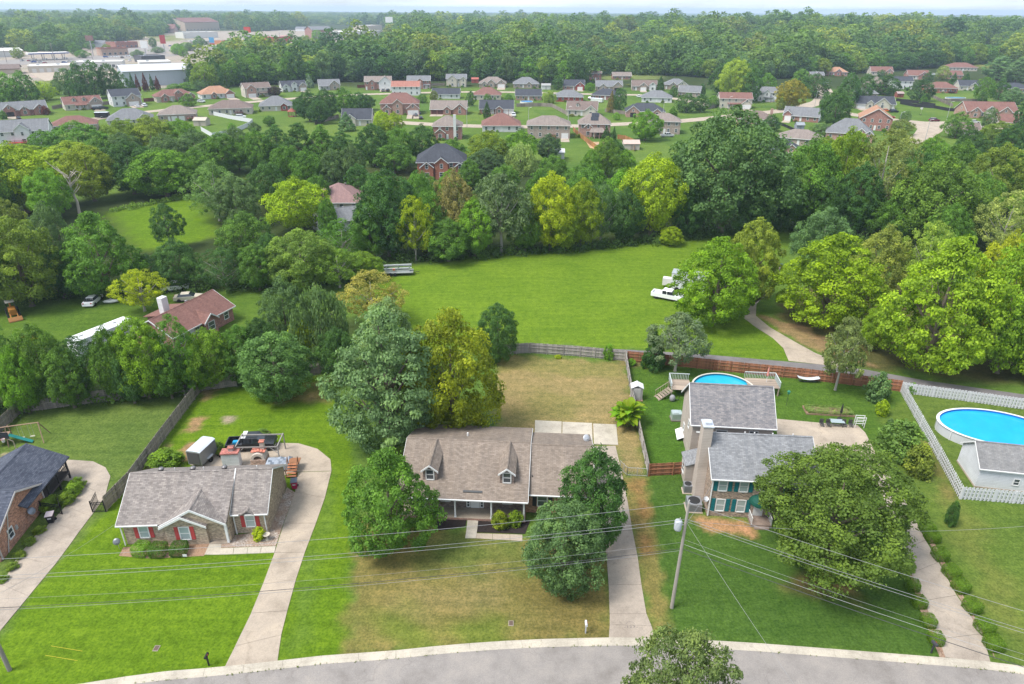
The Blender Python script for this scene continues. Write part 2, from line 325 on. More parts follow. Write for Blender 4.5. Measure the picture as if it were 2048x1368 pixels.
for k, (pp, c, soft, wb, st) in enumerate(ZONES):
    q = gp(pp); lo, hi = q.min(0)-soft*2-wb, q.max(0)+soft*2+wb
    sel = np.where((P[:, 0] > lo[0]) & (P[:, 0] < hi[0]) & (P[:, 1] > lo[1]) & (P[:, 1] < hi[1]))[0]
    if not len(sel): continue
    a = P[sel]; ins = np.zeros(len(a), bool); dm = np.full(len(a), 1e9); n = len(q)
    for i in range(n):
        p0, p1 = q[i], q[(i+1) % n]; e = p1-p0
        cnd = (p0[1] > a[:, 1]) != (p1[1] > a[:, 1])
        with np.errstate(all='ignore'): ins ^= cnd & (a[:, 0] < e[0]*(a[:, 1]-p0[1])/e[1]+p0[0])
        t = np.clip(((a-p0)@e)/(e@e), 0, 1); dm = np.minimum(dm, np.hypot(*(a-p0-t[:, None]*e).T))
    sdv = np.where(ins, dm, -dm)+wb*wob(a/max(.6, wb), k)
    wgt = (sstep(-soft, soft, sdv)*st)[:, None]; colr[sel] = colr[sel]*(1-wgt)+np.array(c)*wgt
lotm = (P[:, 1] > 190) & (P[:, 1] < 560) & (np.abs(P[:, 0]) < 420)
ca = np.floor((P[:, 0]+.25*P[:, 1])/26).astype(int); cb_ = np.floor((P[:, 1]-.2*P[:, 0])/34).astype(int); hv = np.sin(ca*12.9898+cb_*78.233)*43758.5453; hv = hv-np.floor(hv)
colr[lotm] *= np.column_stack([.84+.42*hv, .9+.22*hv, .9+.25*hv])[lotm]
nx, ny = len(xs), len(ys); idx = np.arange(nx*ny).reshape(ny, nx)
quads = np.stack([idx[:-1, :-1], idx[:-1, 1:], idx[1:, 1:], idx[1:, :-1]], -1).reshape(-1, 4)
def fastmesh(name, V, Q, mat, attrs=(), tris=False):
    me = bpy.data.meshes.new(name); k = Q.shape[1]
    me.vertices.add(len(V)); me.vertices.foreach_set('co', np.ascontiguousarray(V, np.float32).ravel())
    me.loops.add(Q.size); me.loops.foreach_set('vertex_index', np.ascontiguousarray(Q, np.int32).ravel())
    me.polygons.add(len(Q)); me.polygons.foreach_set('loop_start', np.arange(0, Q.size, k, dtype=np.int32))
    try: me.polygons.foreach_set('loop_total', np.full(len(Q), k, np.int32))
    except Exception: pass
    for an, ty, data in attrs:
        at = me.attributes.new(an, ty, 'POINT'); at.data.foreach_set('color' if ty == 'FLOAT_COLOR' else 'value', np.ascontiguousarray(data, np.float32).ravel())
    me.update(calc_edges=True); me.validate()
    me.materials.append(mat); return me
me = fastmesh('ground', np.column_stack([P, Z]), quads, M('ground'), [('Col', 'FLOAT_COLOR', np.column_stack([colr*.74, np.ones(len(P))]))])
tag(place('ground', me), kind='structure')

CONC, ASPH = M('concrete', (.43, .36, .285)), M('asphalt', (.29, .265, .245))
CONCD = M('concrete', (.4, .34, .28)); CONCW = M('concrete', (.50, .45, .37)); ASPD = M('asphalt', (.2, .185, .185))
def sheet(name, px, mat, z=.03, th=.03):
    mb = MB(); q = [G(*p) for p in px]
    a = sum(q[i][0]*q[(i+1) % len(q)][1]-q[(i+1) % len(q)][0]*q[i][1] for i in range(len(q)))
    if a < 0: q = q[::-1]
    mb.slab([(p[0], p[1], z) for p in q], th+.05)
    return tag(mb.build(name, mat), kind='structure')
def slabs(name, L, Rr, mat, z=.05, gap=.02):
    root = bpy.data.objects.new(name, None); link(root); tag(root, kind='structure')
    for i in range(len(L)-1):
        c = [G(*L[i]), G(*Rr[i]), G(*Rr[i+1]), G(*L[i+1])]; m = sum(c)/4
        c = [p+(m-p)*gap/max(.5, np.linalg.norm(m-p)) for p in c]
        dz = random.uniform(-.006, .006); mb = MB(); mb.slab([(p[0], p[1], z+dz) for p in c], .12); mb.build('slab', mat, root)
    return root
# street and kerb
KP = [(-260, 1415), (60, 1385), (192, 1368), (294, 1350), (445, 1338), (554, 1326), (640, 1316), (791, 1305), (905, 1293), (1056, 1283), (1217, 1279), (1312, 1280), (1482, 1288), (1665, 1302), (1884, 1319), (1983, 1328), (2048, 1337), (2300, 1362)]
kw = [G(*p)[:2] for p in KP]
road = MB(); n = len(kw)
up_ = [(p[0], p[1]-.55, .012) for p in kw]; dn = [(p[0]*1.0, p[1]-.55-9.0, .012) for p in kw]
for i in range(n-1): road.poly([dn[i], dn[i+1], up_[i+1], up_[i]])
tag(road.build('road', ASPH), kind='structure')
def resample(pts, st):
    pts = [np.array(p, float) for p in pts]; L = [0]
    for a, b in zip(pts, pts[1:]): L.append(L[-1]+np.linalg.norm(b-a))
    k = max(1, int(round(L[-1]/st))); out = []
    for s_ in np.linspace(0, L[-1], k+1):
        i = min(len(pts)-2, int(np.searchsorted(L, s_, 'right'))-1); i = max(0, i); t = (s_-L[i])/(L[i+1]-L[i]+1e-9); out.append(pts[i]*(1-t)+pts[i+1]*t)
    return out
def kerb(pts, side, name='kerb'):
    root = bpy.data.objects.new(name, None); link(root); tag(root, kind='structure'); rs = resample(pts, 3.05)
    prof = [(-.12, 0), (-.12, .125), (.06, .135), (.2, .1), (.3, .035), (.62, .02), (.62, -.02)]
    for a, b in zip(rs, rs[1:]):
        d = (b-a); Ln = np.linalg.norm(d); d = d/Ln; nrm = np.array([d[1], -d[0]])*side; a2, b2 = a+d*.008, b-d*.008
        mb = MB(); A = [(a2[0]+nrm[0]*u, a2[1]+nrm[1]*u, v) for u, v in prof]; B = [(b2[0]+nrm[0]*u, b2[1]+nrm[1]*u, v) for u, v in prof]; k = len(prof)
        mb._add(A+B, [(i, i+1, i+1+k, i+k) for i in range(k-1)]+[tuple(range(k)), tuple(range(2*k-1, k-1, -1))]); mb.build('kerb_stone', CONCW, root)
kerb([np.array(p) for p in kw], 1)
kerb([np.array([p[0], p[1]-9.9]) for p in kw], -1)
# weeds in the gutter
def tuft(mb, x, y, s):
    for k in range(5):
        a = random.uniform(0, 6.28); r = random.uniform(.3, 1)*s; mb.poly([(x-.03*math.sin(a)*s*4, y+.03*math.cos(a)*s*4, .02), (x+.03*math.sin(a)*s*4, y-.03*math.cos(a)*s*4, .02), (x+math.cos(a)*r, y+math.sin(a)*r, .02+s*random.uniform(.3, .8))])
wd = MB()
for i in range(170):
    k = random.randrange(2, n-2); t = random.random(); p = kw[k]*(1-t)+kw[k+1]*t; tuft(wd, p[0], p[1]-.66+random.uniform(-.06, .08), random.uniform(.06, .2))
o = wd.build('gutter_weeds', LEAF, color=(.14, .17, .03)); tag(o, 'thin green weeds growing along the kerb gutter', 'weeds', kind='stuff')

# driveways, paths, beds
slabs('driveway', [(-110, 1265)]+[(0, 1168), (9, 1160), (35, 1114), (72, 1070), (101, 1046), (131, 1013), (161, 967), (140, 935)], [(-10, 1275)]+[(58, 1193), (85, 1160), (110, 1130), (140, 1090), (160, 1062), (182, 1033), (210, 994), (221, 954)], CONCD)
sheet('driveway_turning', [(142, 920), (186, 923), (211, 935), (221, 953), (161, 966), (120, 960), (30, 930), (30, 918)], CONCD, .04)
slabs('driveway', [(448, 1337), (470, 1293), (502, 1227), (526, 1168), (549, 1106), (568, 1047), (590, 985), (596, 945)], [(555, 1325), (563, 1270), (575, 1222), (592, 1160), (610, 1105), (632, 1047), (650, 996), (663, 943)], CONC)
sheet('driveway_turning', [(663, 942), (661, 919), (635, 898), (597, 887), (554, 886), (500, 890), (470, 903), (395, 912), (380, 930), (540, 955), (575, 950), (596, 944)], CONC, .04)
slabs('driveway', [(1217, 1278), (1219, 1250), (1219, 1228), (1217, 1170), (1213, 1115), (1205, 1060), (1198, 1000), (1192, 950), (1188, 893)], [(1312, 1279), (1303, 1252), (1293, 1228), (1283, 1170), (1276, 1118), (1265, 1062), (1255, 1002), (1245, 952), (1231, 892)], CONCD)
pat = bpy.data.objects.new('patio', None); link(pat); tag(pat, kind='structure')
for q in ([(1335, 872), (1500, 880), (1497, 1015), (1330, 1000)], [(1505, 882), (1688, 890), (1692, 1020), (1502, 1015)], [(1695, 893), (1838, 898), (1850, 1025), (1700, 1020)]):
    c = [G(640+a/3.103, 560+b/3.103) for a, b in q]; MB().slab([(p[0], p[1], .06+random.uniform(-.01, .01)) for p in c[::-1]], .12).build('slab', CONCW, pat)
slabs('driveway', [(1890, 1315), (1877, 1279), (1848, 1202), (1822, 1147), (1804, 1100), (1785, 1040), (1760, 980), (1715, 925)], [(1982, 1328), (1965, 1268), (1913, 1191), (1877, 1125), (1851, 1081), (1825, 1030), (1795, 975), (1750, 905)], CONCD)
sheet('parking_pad', [(1554, 838), (1640, 846), (1715, 851), (1730, 865), (1750, 904), (1715, 924), (1640, 905), (1554, 885)], CONC, .04)
slabs('driveway', [(1527, 596), (1500, 612), (1487, 636), (1512, 655), (1545, 676), (1566, 696), (1577, 722)], [(1549, 570), (1513, 608), (1512, 632), (1540, 655), (1590, 684), (1630, 706), (1708, 737)], CONC, gap=.03)
sheet('alley', [(1030, 689), (1250, 699), (1400, 708), (1560, 722), (1650, 730), (1730, 739), (1851, 761), (2048, 789), (2200, 812), (2200, 826), (2048, 802), (1830, 775), (1700, 760), (1560, 741), (1400, 722), (1250, 706), (1030, 693)], ASPD, .012, .01)
# front walks and beds
walk = slabs('front_walk', [(935, 1038), (933, 1057), (930, 1077)], [(957, 1038), (955, 1057), (952, 1077)], CONCW, .07)
slabs('front_walk', [(953, 1067), (985, 1068), (1020, 1069), (1045, 1070)], [(952, 1077), (985, 1079), (1020, 1081), (1045, 1083)], CONC, .05)
sheet('mulch_bed', [(876, 1036), (934, 1036), (931, 1052), (905, 1058), (870, 1062)], M('mulch', (.03, .022, .02)), .05)
sheet('mulch_bed', [(957, 1036), (1060, 1043), (1050, 1068), (954, 1065)], M('mulch', (.03, .022, .02)), .05)
slabs('front_walk', [(425, 1075), (409, 1110)], [(446, 1075), (440, 1110)], CONCW, .06)
slabs('front_walk', [(440, 1097), (468, 1096), (496, 1095), (524, 1094), (552, 1093)], [(440, 1110), (466, 1109), (494, 1108), (520, 1107), (549, 1106)], CONCW, .06)
sheet('mulch_bed', [(247, 1095), (425, 1080), (408, 1112), (300, 1117), (238, 1112)], M('mulch', (.36, .22, .14), (.45, .3, .2)), .04)
sheet('stone_bed', [(446, 1074), (535, 1062), (574, 975), (590, 985), (567, 1047), (552, 1092), (441, 1096)], M('stones', (.33, .2, .12), (.62, .56, .5)), .04)
# subdivision streets
def street(pts, wd, name='street', mat=None, z=.05):
    w_ = [G(*p)[:2] for p in pts]; w_ = resample(w_, 8); mb = MB(); e = []
    for i, p in enumerate(w_):
        d = w_[min(i+1, len(w_)-1)]-w_[max(i-1, 0)]; d = d/np.linalg.norm(d); nrm = np.array([-d[1], d[0]])*wd/2; e.append((p+nrm, p-nrm))
    for (a, b), (c, d) in zip(e, e[1:]): mb.poly([(*b, z), (*d, z), (*c, z), (*a, z)])
    return tag(mb.build(name, mat or CONC), kind='structure')
street([(20, 262), (75, 249), (110, 247), (190, 238), (262, 227), (330, 220), (400, 213), (480, 206), (560, 199), (640, 193), (720, 189), (800, 187), (900, 184), (1000, 184), (1100, 186), (1200, 189), (1290, 190), (1370, 200), (1420, 212)], 8)
street([(760, 243), (830, 247), (870, 249), (930, 252), (1050, 254), (1160, 252), (1250, 248), (1340, 244), (1430, 236), (1490, 229), (1545, 224), (1600, 216), (1640, 204), (1652, 185), (1642, 168)], 9, z=.06)
street([(1600, 216), (1690, 226), (1720, 232), (1790, 240), (1860, 247), (1940, 252), (2040, 258), (2140, 262)], 9, z=.055)
sheet('turning_circle', [(1816, 244), (1890, 243), (1885, 262), (1865, 276), (1835, 288), (1812, 282), (1828, 268), (1835, 258)], CONC, .07)
street([(-60, 128), (60, 124), (180, 120), (300, 115), (400, 104), (520, 97), (700, 88), (900, 80)], 18, 'highway', ASPH, .12)
street([(300, 82), (262, 62), (240, 48), (232, 36)], 12, 'side_road', CONC, .14)
def lot(px, mat, z=.1): return sheet('parking_lot', px, mat, z)
lot([(-20, 122), (160, 113), (330, 104), (345, 111), (160, 123), (-20, 134)], ASPH)
lot([(200, 100), (330, 90), (345, 103), (200, 112)], ASPH, .08)
lot([(380, 92), (640, 82), (650, 92), (390, 101)], ASPH, .08)
lot([(50, 142), (180, 138), (260, 150), (90, 162)], CONC, .08)

# house number stamped into the drive apron
fc = bpy.data.curves.new('stamped_number', 'FONT'); fc.body = '- 1 2 7 -'; fc.size = .36; fc.align_x = 'CENTER'; fo = bpy.data.objects.new('tmp', fc); link(fo); dg = bpy.context.evaluated_depsgraph_get(); tm = bpy.data.meshes.new_from_object(fo.evaluated_get(dg)); bpy.data.objects.remove(fo); tm.materials.clear(); tm.materials.append(M('paint', (.12, .11, .11)))
g = G(1262, 1257); drv = [o for o in bpy.data.objects if o.name.startswith('driveway') and o.type == 'EMPTY'][2]; place('stamped_number', tm, drv, (g[0], g[1], .064)); place('stamped_arch', MB().tube([(g[0]+.36*math.cos(a), g[1]+.42+.26*math.sin(a), .058) for a in np.linspace(0, math.pi, 10)], .012, 4).mesh('stamped_arch', M('paint', (.22, .2, .19))), drv)
# ============================================================ building pieces
TRIM = M('paint', WHITE); GLASS = M('glass', (.05, .06, .07)); DARK = M('paint', (.03, .03, .032)); GLASSC = M('glass', (.3, .36, .36))
_WM = {}
def window(parent, x, y, z, w_, h_, rz=0, sill=True, glass=None, frame=None, rails=1):
    """Sash window centred at x, sill height z, on a wall facing local -y turned by rz; frame is the part, pane its sub-part."""
    glass = glass or GLASS; frame = frame or TRIM; k = (round(w_, 2), round(h_, 2), glass.name, frame.name, rails)
    if k not in _WM:
        f = MB(); b = .08; d0, d1 = -.06, .03
        f.box(-w_/2-b, -w_/2+.02, d0, d1, -b, h_+b); f.box(w_/2-.02, w_/2+b, d0, d1, -b, h_+b)
        f.box(-w_/2+.02, w_/2-.02, d0, d1, h_-.02, h_+b); f.box(-w_/2+.02, w_/2-.02, d0-.03, d1, -b, .02)
        for i in range(rails): zc = h_*(i+1)/(rails+1); f.box(-w_/2+.02, w_/2-.02, d0+.015, d1, zc-.03, zc+.03)
        p = MB(); p.box(-w_/2+.02, w_/2-.02, -.025, .028, .02, h_-.02)
        _WM[k] = (f.mesh('window', frame), p.mesh('pane', glass))
    fm, pm = _WM[k]; o = place('window', fm, parent, (x, y, z), rz); place('pane', pm, o); return o
_BX = {}
def part(parent, name, a, b, c, mat, loc, rz=0):     # small bevel-free box part centred in x,y, base at z
    k = (name, round(a, 2), round(b, 2), round(c, 2), mat.name)
    if k not in _BX: mb = MB(); mb.cbox(0, 0, 0, a, b, c); _BX[k] = mb.mesh(name, mat)
    return place(name, _BX[k], parent, loc, rz)
def shutter(parent, x, y, z, w_, h_, mat, rz=0):
    k = ('shutter', round(w_, 2), round(h_, 2), mat.name)
    if k not in _BX:
        mb = MB(); mb.box(-w_/2, w_/2, -.05, .02, 0, h_); nn = 8
        for i in range(nn): mb.box(-w_/2+.04, w_/2-.04, -.065, -.048, h_*(i+.2)/nn, h_*(i+.7)/nn)
        _BX[k] = mb.mesh('shutter', mat)
    return place('shutter', _BX[k], parent, (x, y, z), rz)
def groof(mb, x0, x1, ye0, ye1, yr, he, hr, th=.14, he1=None):
    """gable roof, ridge along x at (yr,hr); eaves at ye0/ye1 (already overhanging)"""
    he1 = he if he1 is None else he1
    mb.slab([(x0, ye0, he), (x1, ye0, he), (x1, yr, hr), (x0, yr, hr)], th); mb.slab([(x1, ye1, he1), (x0, ye1, he1), (x0, yr, hr), (x1, yr, hr)], th)
    mb.extr([(yr-.14, hr-.02), (yr+.14, hr-.02), (yr, hr+.045)], x0+.02, x1-.02, 'x')
def groof_y(mb, xe0, xe1, xr, y0, y1, he, hr, th=.12):
    mb.slab([(xe0, y1, he), (xe0, y0, he), (xr, y0, hr), (xr, y1, hr)], th); mb.slab([(xe1, y0, he), (xe1, y1, he), (xr, y1, hr), (xr, y0, hr)], th)
    mb.extr([(xr-.12, hr-.02), (xr, hr+.04), (xr+.12, hr-.02)], y0+.02, y1-.02, 'y')
def hroof(mb, x0, x1, y0, y1, he, hr, th=.14):
    D_ = y1-y0; W_ = x1-x0; k = .5*min(D_, W_)
    a = [(x0, y0, he), (x1, y0, he), (x1, y1, he), (x0, y1, he)]
    if W_ >= D_: r0, r1 = (x0+k, (y0+y1)/2, hr), (x1-k, (y0+y1)/2, hr); fs = [(a[0], a[1], r1, r0), (a[1], a[2], r1), (a[2], a[3], r0, r1), (a[3], a[0], r0)]
    else: r0, r1 = ((x0+x1)/2, y0+k, hr), ((x0+x1)/2, y1-k, hr); fs = [(a[0], a[1], r0), (a[1], a[2], r1, r0), (a[2], a[3], r1), (a[3], a[0], r0, r1)]
    for f in fs: mb.poly(f)
    b = [(p[0], p[1], p[2]-th) for p in a]
    for i in range(4): j = (i+1) % 4; mb.poly([a[i], b[i], b[j], a[j]])
    mb.poly(b[::-1])
def pent(mb, x0, x1, y0, y1, he0, he1, yr, hr, z0=0, m=None):   # wall block with gable ends at x0,x1
    mb.extr([(y0, z0), (y1, z0), (y1, he1), (yr, hr), (y0, he0)], x0, x1, 'x', m)
def pent_y(mb, x0, x1, y0, y1, he, hr, z0=0, m=None, xr=None):
    xr = (x0+x1)/2 if xr is None else xr
    mb.extr([(x0, z0), (x0, he), (xr, hr), (x1, he), (x1, z0)], y0, y1, 'y', m)
def bar(mb, a, b, w_, h_, m=None):    # rectangular bar from a to b (top edge), hanging h_ down, w_ wide horizontally across
    a, b = np.array(a, float), np.array(b, float); d = b-a; d[2] = 0; L = np.linalg.norm(d); n_ = np.array([-d[1], d[0], 0])/(L+1e-9)*w_/2 if L > 1e-6 else np.array([w_/2, 0, 0])
    q = lambda p, s_, dz: p+n_*s_+np.array([0, 0, dz])
    mb.frus([q(a, 1, -h_), q(a, -1, -h_), q(b, -1, -h_), q(b, 1, -h_)], [q(a, 1, 0), q(a, -1, 0), q(b, -1, 0), q(b, 1, 0)], m)
def dish(parent, x, y, z, rz, r=.38, col=(.5, .51, .53), name='satellite_dish', label=None):
    mb = MB(); mb.lathe([(r*t, .22*r*t*t) for t in (0.02, .35, .65, .88, 1)]+[(r*.98, .22*r+.02), (.05, .05)], 16); me_ = mb.mesh('reflector', M('metal', col), True)
    t = thing(name, label, 'satellite dish', (x, y, z)) if parent is None else place(name, MB().tube([(0, 0, 0), (0, .25, -.25)], .025).mesh('mount', M('metal', (.3, .3, .3))), parent, (x, y, z), rz)
    d = place('reflector', me_, t, (0, -.05, 0)); d.rotation_euler = (R(55), 0, rz if parent is None else 0)
    place('feed_arm', MB().tube([(0, -.1, -.2), (0, -.42, .02)], .018).mesh('feed_arm', DARK), t, rz=rz if parent is None else 0)
    if parent is None: place('mast', MB().tube([(0, 0, -z+.0), (0, 0, -.02)], .025).mesh('mast', M('metal', (.35, .35, .35))), t)
    return t
def vent(parent, x, y, z, s=.3):
    mb = MB(); mb.lathe([(s*.45, 0), (s*.45, s*.45), (s*.72, s*.5), (s*.62, s*.95), (s*.2, s*1.05)], 10); return mb.build('roof_vent', M('metal', (.2, .19, .19)), parent, True, (x, y, z))
def pipe(parent, x, y, z, r=.05, h=.35, c=(.75, .75, .74)):
    return MB().tube([(0, 0, 0), (0, 0, h)], r, 8).build('vent_pipe', M('paint', c), parent, False, (x, y, z))
def door(parent, x, y, z, w_=.92, h_=2.05, mat=None, rz=0, knob=True):
    k = ('door', w_, h_, (mat or TRIM).name)
    if k not in _BX:
        mb = MB(); mb.box(-w_/2, w_/2, -.045, .03, 0, h_)
        for (a, b, c, d) in ((-.38, -.05, .08, .38), (.05, .38, .08, .38), (-.38, -.05, .46, .92), (.05, .38, .46, .92)): mb.box(a*w_, b*w_, -.06, -.044, c*h_, d*h_)
        _BX[k] = mb.mesh('door', mat or TRIM)
    o = place('door', _BX[k], parent, (x, y, z), rz)
    if knob:
        if 'knob' not in _BX: _BX['knob'] = MB().lathe([(.01, 0), (.035, .02), (.035, .05), (.01, .07)], 8).mesh('door_handle', M('metal', (.45, .4, .3)))
        h = place('door_handle', _BX['knob'], o, (w_*.38, -.05, h_*.45)); h.rotation_euler = (R(90), 0, 0)
    return o
def garage_door(parent, x, y, z, w_, h_=2.15, mat=None, rz=0):
    mat = mat or TRIM; k = ('gd', round(w_, 2), h_, mat.name)
    if k not in _BX:
        mb = MB(); q = h_/4
        for i in range(4): mb.box(-w_/2, w_/2, -.05, .03, i*q+.012, (i+1)*q-.012)
        mb.box(-w_/2, w_/2, -.02, .02, 0, h_); _BX[k] = mb.mesh('garage_door', mat)
    return place('garage_door', _BX[k], parent, (x, y, z), rz)
def gutter(mb, x0, x1, y, z): mb.extr([(y-.11, z-.13), (y+.0, z-.13), (y+.0, z-.005), (y-.13, z-.005)], x0, x1, 'x')
# ------------------------------------------------------------ centre house: cape cod with two dormers
c = thing('house', 'brown brick cape cod house with two dormers, white porch posts and a lower wing', 'house', (-11.588, 56.34, 0), -.06)
RC = M('shingle', (.245, .198, .162), (.275, .225, .185)); BRC = M('brick', (.17, .115, .095), (.25, .175, .14)); BRO = M('brick', (.34, .15, .075), (.42, .2, .1))
W, D, he, hr, yr = 13.05, 13.17, 2.84, 5.48, 6.58
mb = MB(); pent(mb, 0, W, 1.6, D, 3.3, 2.75, yr, hr-.16); mb.build('wall', BRC, c)
ww = MB(); pent(ww, W-.05, W+6.75, 1.6, 12.3, 2.8, 2.75, 6.6, 5.1); ww.build('wall', BRO, c)
rf = MB(); groof(rf, -.3, W+.3, -.3, D+.3, yr, he, hr, .16); groof(rf, W+.302, W+7.1, 1.0, 12.6, 6.6, 2.82, 5.3, .15)
roof = rf.build('roof', RC, c)
tr = MB(); gutter(tr, -.3, W+.3, -.3, he); gutter(tr, W+.35, W+7.1, 1.0, 2.82)
for xx in (-.31, W+.32): bar(tr, (xx, -.3, he-.02), (xx, yr, hr-.02), .05, .18); bar(tr, (xx, yr, hr-.02), (xx, D+.3, he-.02), .05, .18)
for yy in ((1.0, 2.8), ): bar(tr, (W+7.12, 1.0, 2.8), (W+7.12, 6.6, 5.28), .05, .18); bar(tr, (W+7.12, 6.6, 5.28), (W+7.12, 12.6, 2.8), .05, .18)
tr.build('trim', TRIM, c)
por = MB(); por.box(-.05, W+.05, -.12, 1.6, 0, .26, 0); por.box(-.05, W+.05, -.16, -.02, 0, .2, 1); por.box(.02, W-.02, -.1, 1.59, .255, .285, 2)
por.build('porch_floor', [M('brick', (.33, .17, .11)), M('brick', (.33, .17, .11)), CONC], c)
por = MB(); por.box(-.1, W+.1, -.05, .13, he-.36, he-.12); por.build('porch_beam', TRIM, c)
for x in (.12, 2.6, 5.8, 9.56, 12.93):
    p = MB(); p.cbox(0, 0, 0, .17, .17, he-.62); p.cbox(0, 0, 0, .25, .25, .12); p.cbox(0, 0, he-.72, .25, .25, .1); p.build('porch_post', TRIM, c, False, (x, .04, .285))
door(c, 7.7, 1.6, .3, .95, 2.05)
for s in (-1, 1): window(c, 7.7+s*.72, 1.6, .45, .26, 1.8, rails=4)
for x in (1.6, 4.55, 11.13): window(c, x, 1.6, 1.05, .95, 1.25)
window(c, W+1.75, 1.6, .95, .95, 1.35)
for s in (-1, 1): shutter(c, W+1.75+s*.83, 1.6, .9, .42, 1.5, DARK)
for i, x in enumerate((3.02, 11.07)):
    dw = MB(); a = .74; pent_y(dw, x-a, x+a, 1.7, 5.0, 4.95, 5.5, 3.3); d = dw.build('dormer', BRC, c)
    dr = MB(); groof_y(dr, x-a-.17, x+a+.17, x, 1.48, 6.5, 4.84, 5.6, .1); dr.build('dormer_roof', RC, d)
    dt = MB(); bar(dt, (x-a-.18, 1.46, 4.86), (x, 1.46, 5.62), .07, .2); bar(dt, (x, 1.46, 5.62), (x+a+.18, 1.46, 4.86), .07, .2); dt.build('dormer_trim', TRIM, d)
    window(c, x, 1.7, 3.72, .76, 1.18)
pipe(c, 6.2, 8.3, 4.75, .1, .5); pipe(c, W+.6, 2.9, 3.6, .05, .3, (.05, .05, .05))
chm = MB(); chm.box(6.6, 8.6, .45, .75, 3.18, 3.24); chm.build('gable_vent', M('metal', (.12, .12, .12)), c)
dish(c, W+6.4, 9.2, 4.6, R(30), .42)
# ------------------------------------------------------------ ranch house with red shutters
c = thing('house', 'tan brick ranch house with red shutters and grey shingle roof', 'house', (-37.984, 51.944, 0), .062)
RB = M('shingle', (.24, .21, .195), (.31, .275, .25)); BT = M('brick', (.40, .295, .195), (.47, .36, .25)); REDS = M('paint', (.52, .075, .07))
W, D, he, hr, s1, W1, yr = 13.51, 8.53, 2.70, 5.53, 1.066, 10.157, 4.35
mb = MB(); pent(mb, 0, W1-.02, 0, D, 2.75, 2.65, yr, hr-.2); mb.build('wall', BT, c)
mb = MB(); pent(mb, W1, W, s1, D-.02, 2.75, 2.63, yr, hr-.2); mb.build('wall', BT, c)
rf = MB(); groof(rf, -.4, W1-.02, -.4, D+.4, yr, he, hr-.04, .14); groof(rf, W1, W+.3, s1-.4, D+.42, yr+.02, he, hr+.05, .14)
groof_y(rf, 3.75, 10.12, 7.0, -.62, 3.2, 2.64, 4.52, .14); groof_y(rf, 3.8, 8.3, 6.05, -.8, .6, 2.6, 3.82, .12)
rf.build('roof', RB, c)
mb = MB(); pent_y(mb, 4.1, 8.05, -.38, .4, 2.68, 3.72, 0, None, 6.05); mb.build('wall', BT, c)
mb = MB(); mb.extr([(3.95, 2.68), (7.0, 4.36), (9.95, 2.68)], -.5, .5, 'y'); mb.build('gable_panel', BT, c)
tr = MB(); gutter(tr, -.4, 3.6, -.4, he); gutter(tr, W1+.05, 11.0, s1-.4, he); gutter(tr, 11.6, W+.3, s1-.4, he)
for (p, q) in (((3.72, -.64, 2.66), (7.0, -.64, 4.54)), ((7.0, -.64, 4.54), (10.15, -.64, 2.66)), ((3.78, -.83, 2.61), (6.05, -.83, 3.84)), ((6.05, -.83, 3.84), (8.32, -.83, 2.61))): bar(tr, p, q, .07, .24)
for xx, y0 in ((W+.32, s1-.4),): bar(tr, (xx, y0, he-.02), (xx, yr, hr+.02), .05, .18); bar(tr, (xx, yr, hr+.02), (xx, D+.42, he-.02), .05, .18)
bar(tr, (-.42, -.4, he-.02), (-.42, yr, hr-.06), .05, .18); bar(tr, (W1-.04, s1-.45, he+.1), (W1-.04, yr, hr+.1), .1, .1)
tr.build('trim', TRIM, c)
for x, y in ((-.15, -.08), (W1+.2, s1-.1), (W-.15, s1-.1)):
    t = MB(); t.box(-.05, .05, -.09, -.0, 0, he-.12); t.build('downspout', TRIM, c, False, (x, y, .02))
pst = MB(); pst.box(9.82, 10.04, -.42, -.2, 0, 2.66); pst.build('porch_post', TRIM, c)
st = MB(); st.box(8.08, 10.1, -.45, 1.05, 0, .14); st.build('porch_floor', CONC, c)
mb = MB(); mb.box(8.1, 10.1, .9, 1.15, 0, 2.62); mb.build('wall', BT, c)
door(c, 8.75, .9, .14, .95, 2.05, M('paint', (.32, .012, .03))); part(c, 'door_mat', .8, .5, .02, DARK, (8.75, .45, .145))
for x, y, w_, h_, z in ((1.9, 0, .85, 1.35, .85), (5.95, -.38, .9, 1.5, .75), (11.85, s1, .85, 1.5, .85)):
    window(c, x, y, z, w_, h_, glass=GLASSC)
    for s in (-1, 1): shutter(c, x+s*(w_/2+.3), y, z-.05, .38, h_+.1, REDS)
bt = MB(); bt.extr([(-.55, 0), (0, .42), (.55, 0)], -.08, .02, 'y'); bt.build('window_pediment', TRIM, c, False, (11.85, s1, 2.42))
bp = MB(); groof_y(bp, 11.85-.75, 11.85+.75, 11.85, s1-.5, s1+1.3, 2.66, 3.15, .08); bp.build('pediment_roof', RB, c)
for x in (2.2, 5.4, 8.6): vent(c, x, 5.35, 4.85, .42)
for x in (3.6, 6.5, 11.9): pipe(c, x, 5.3, 4.9)
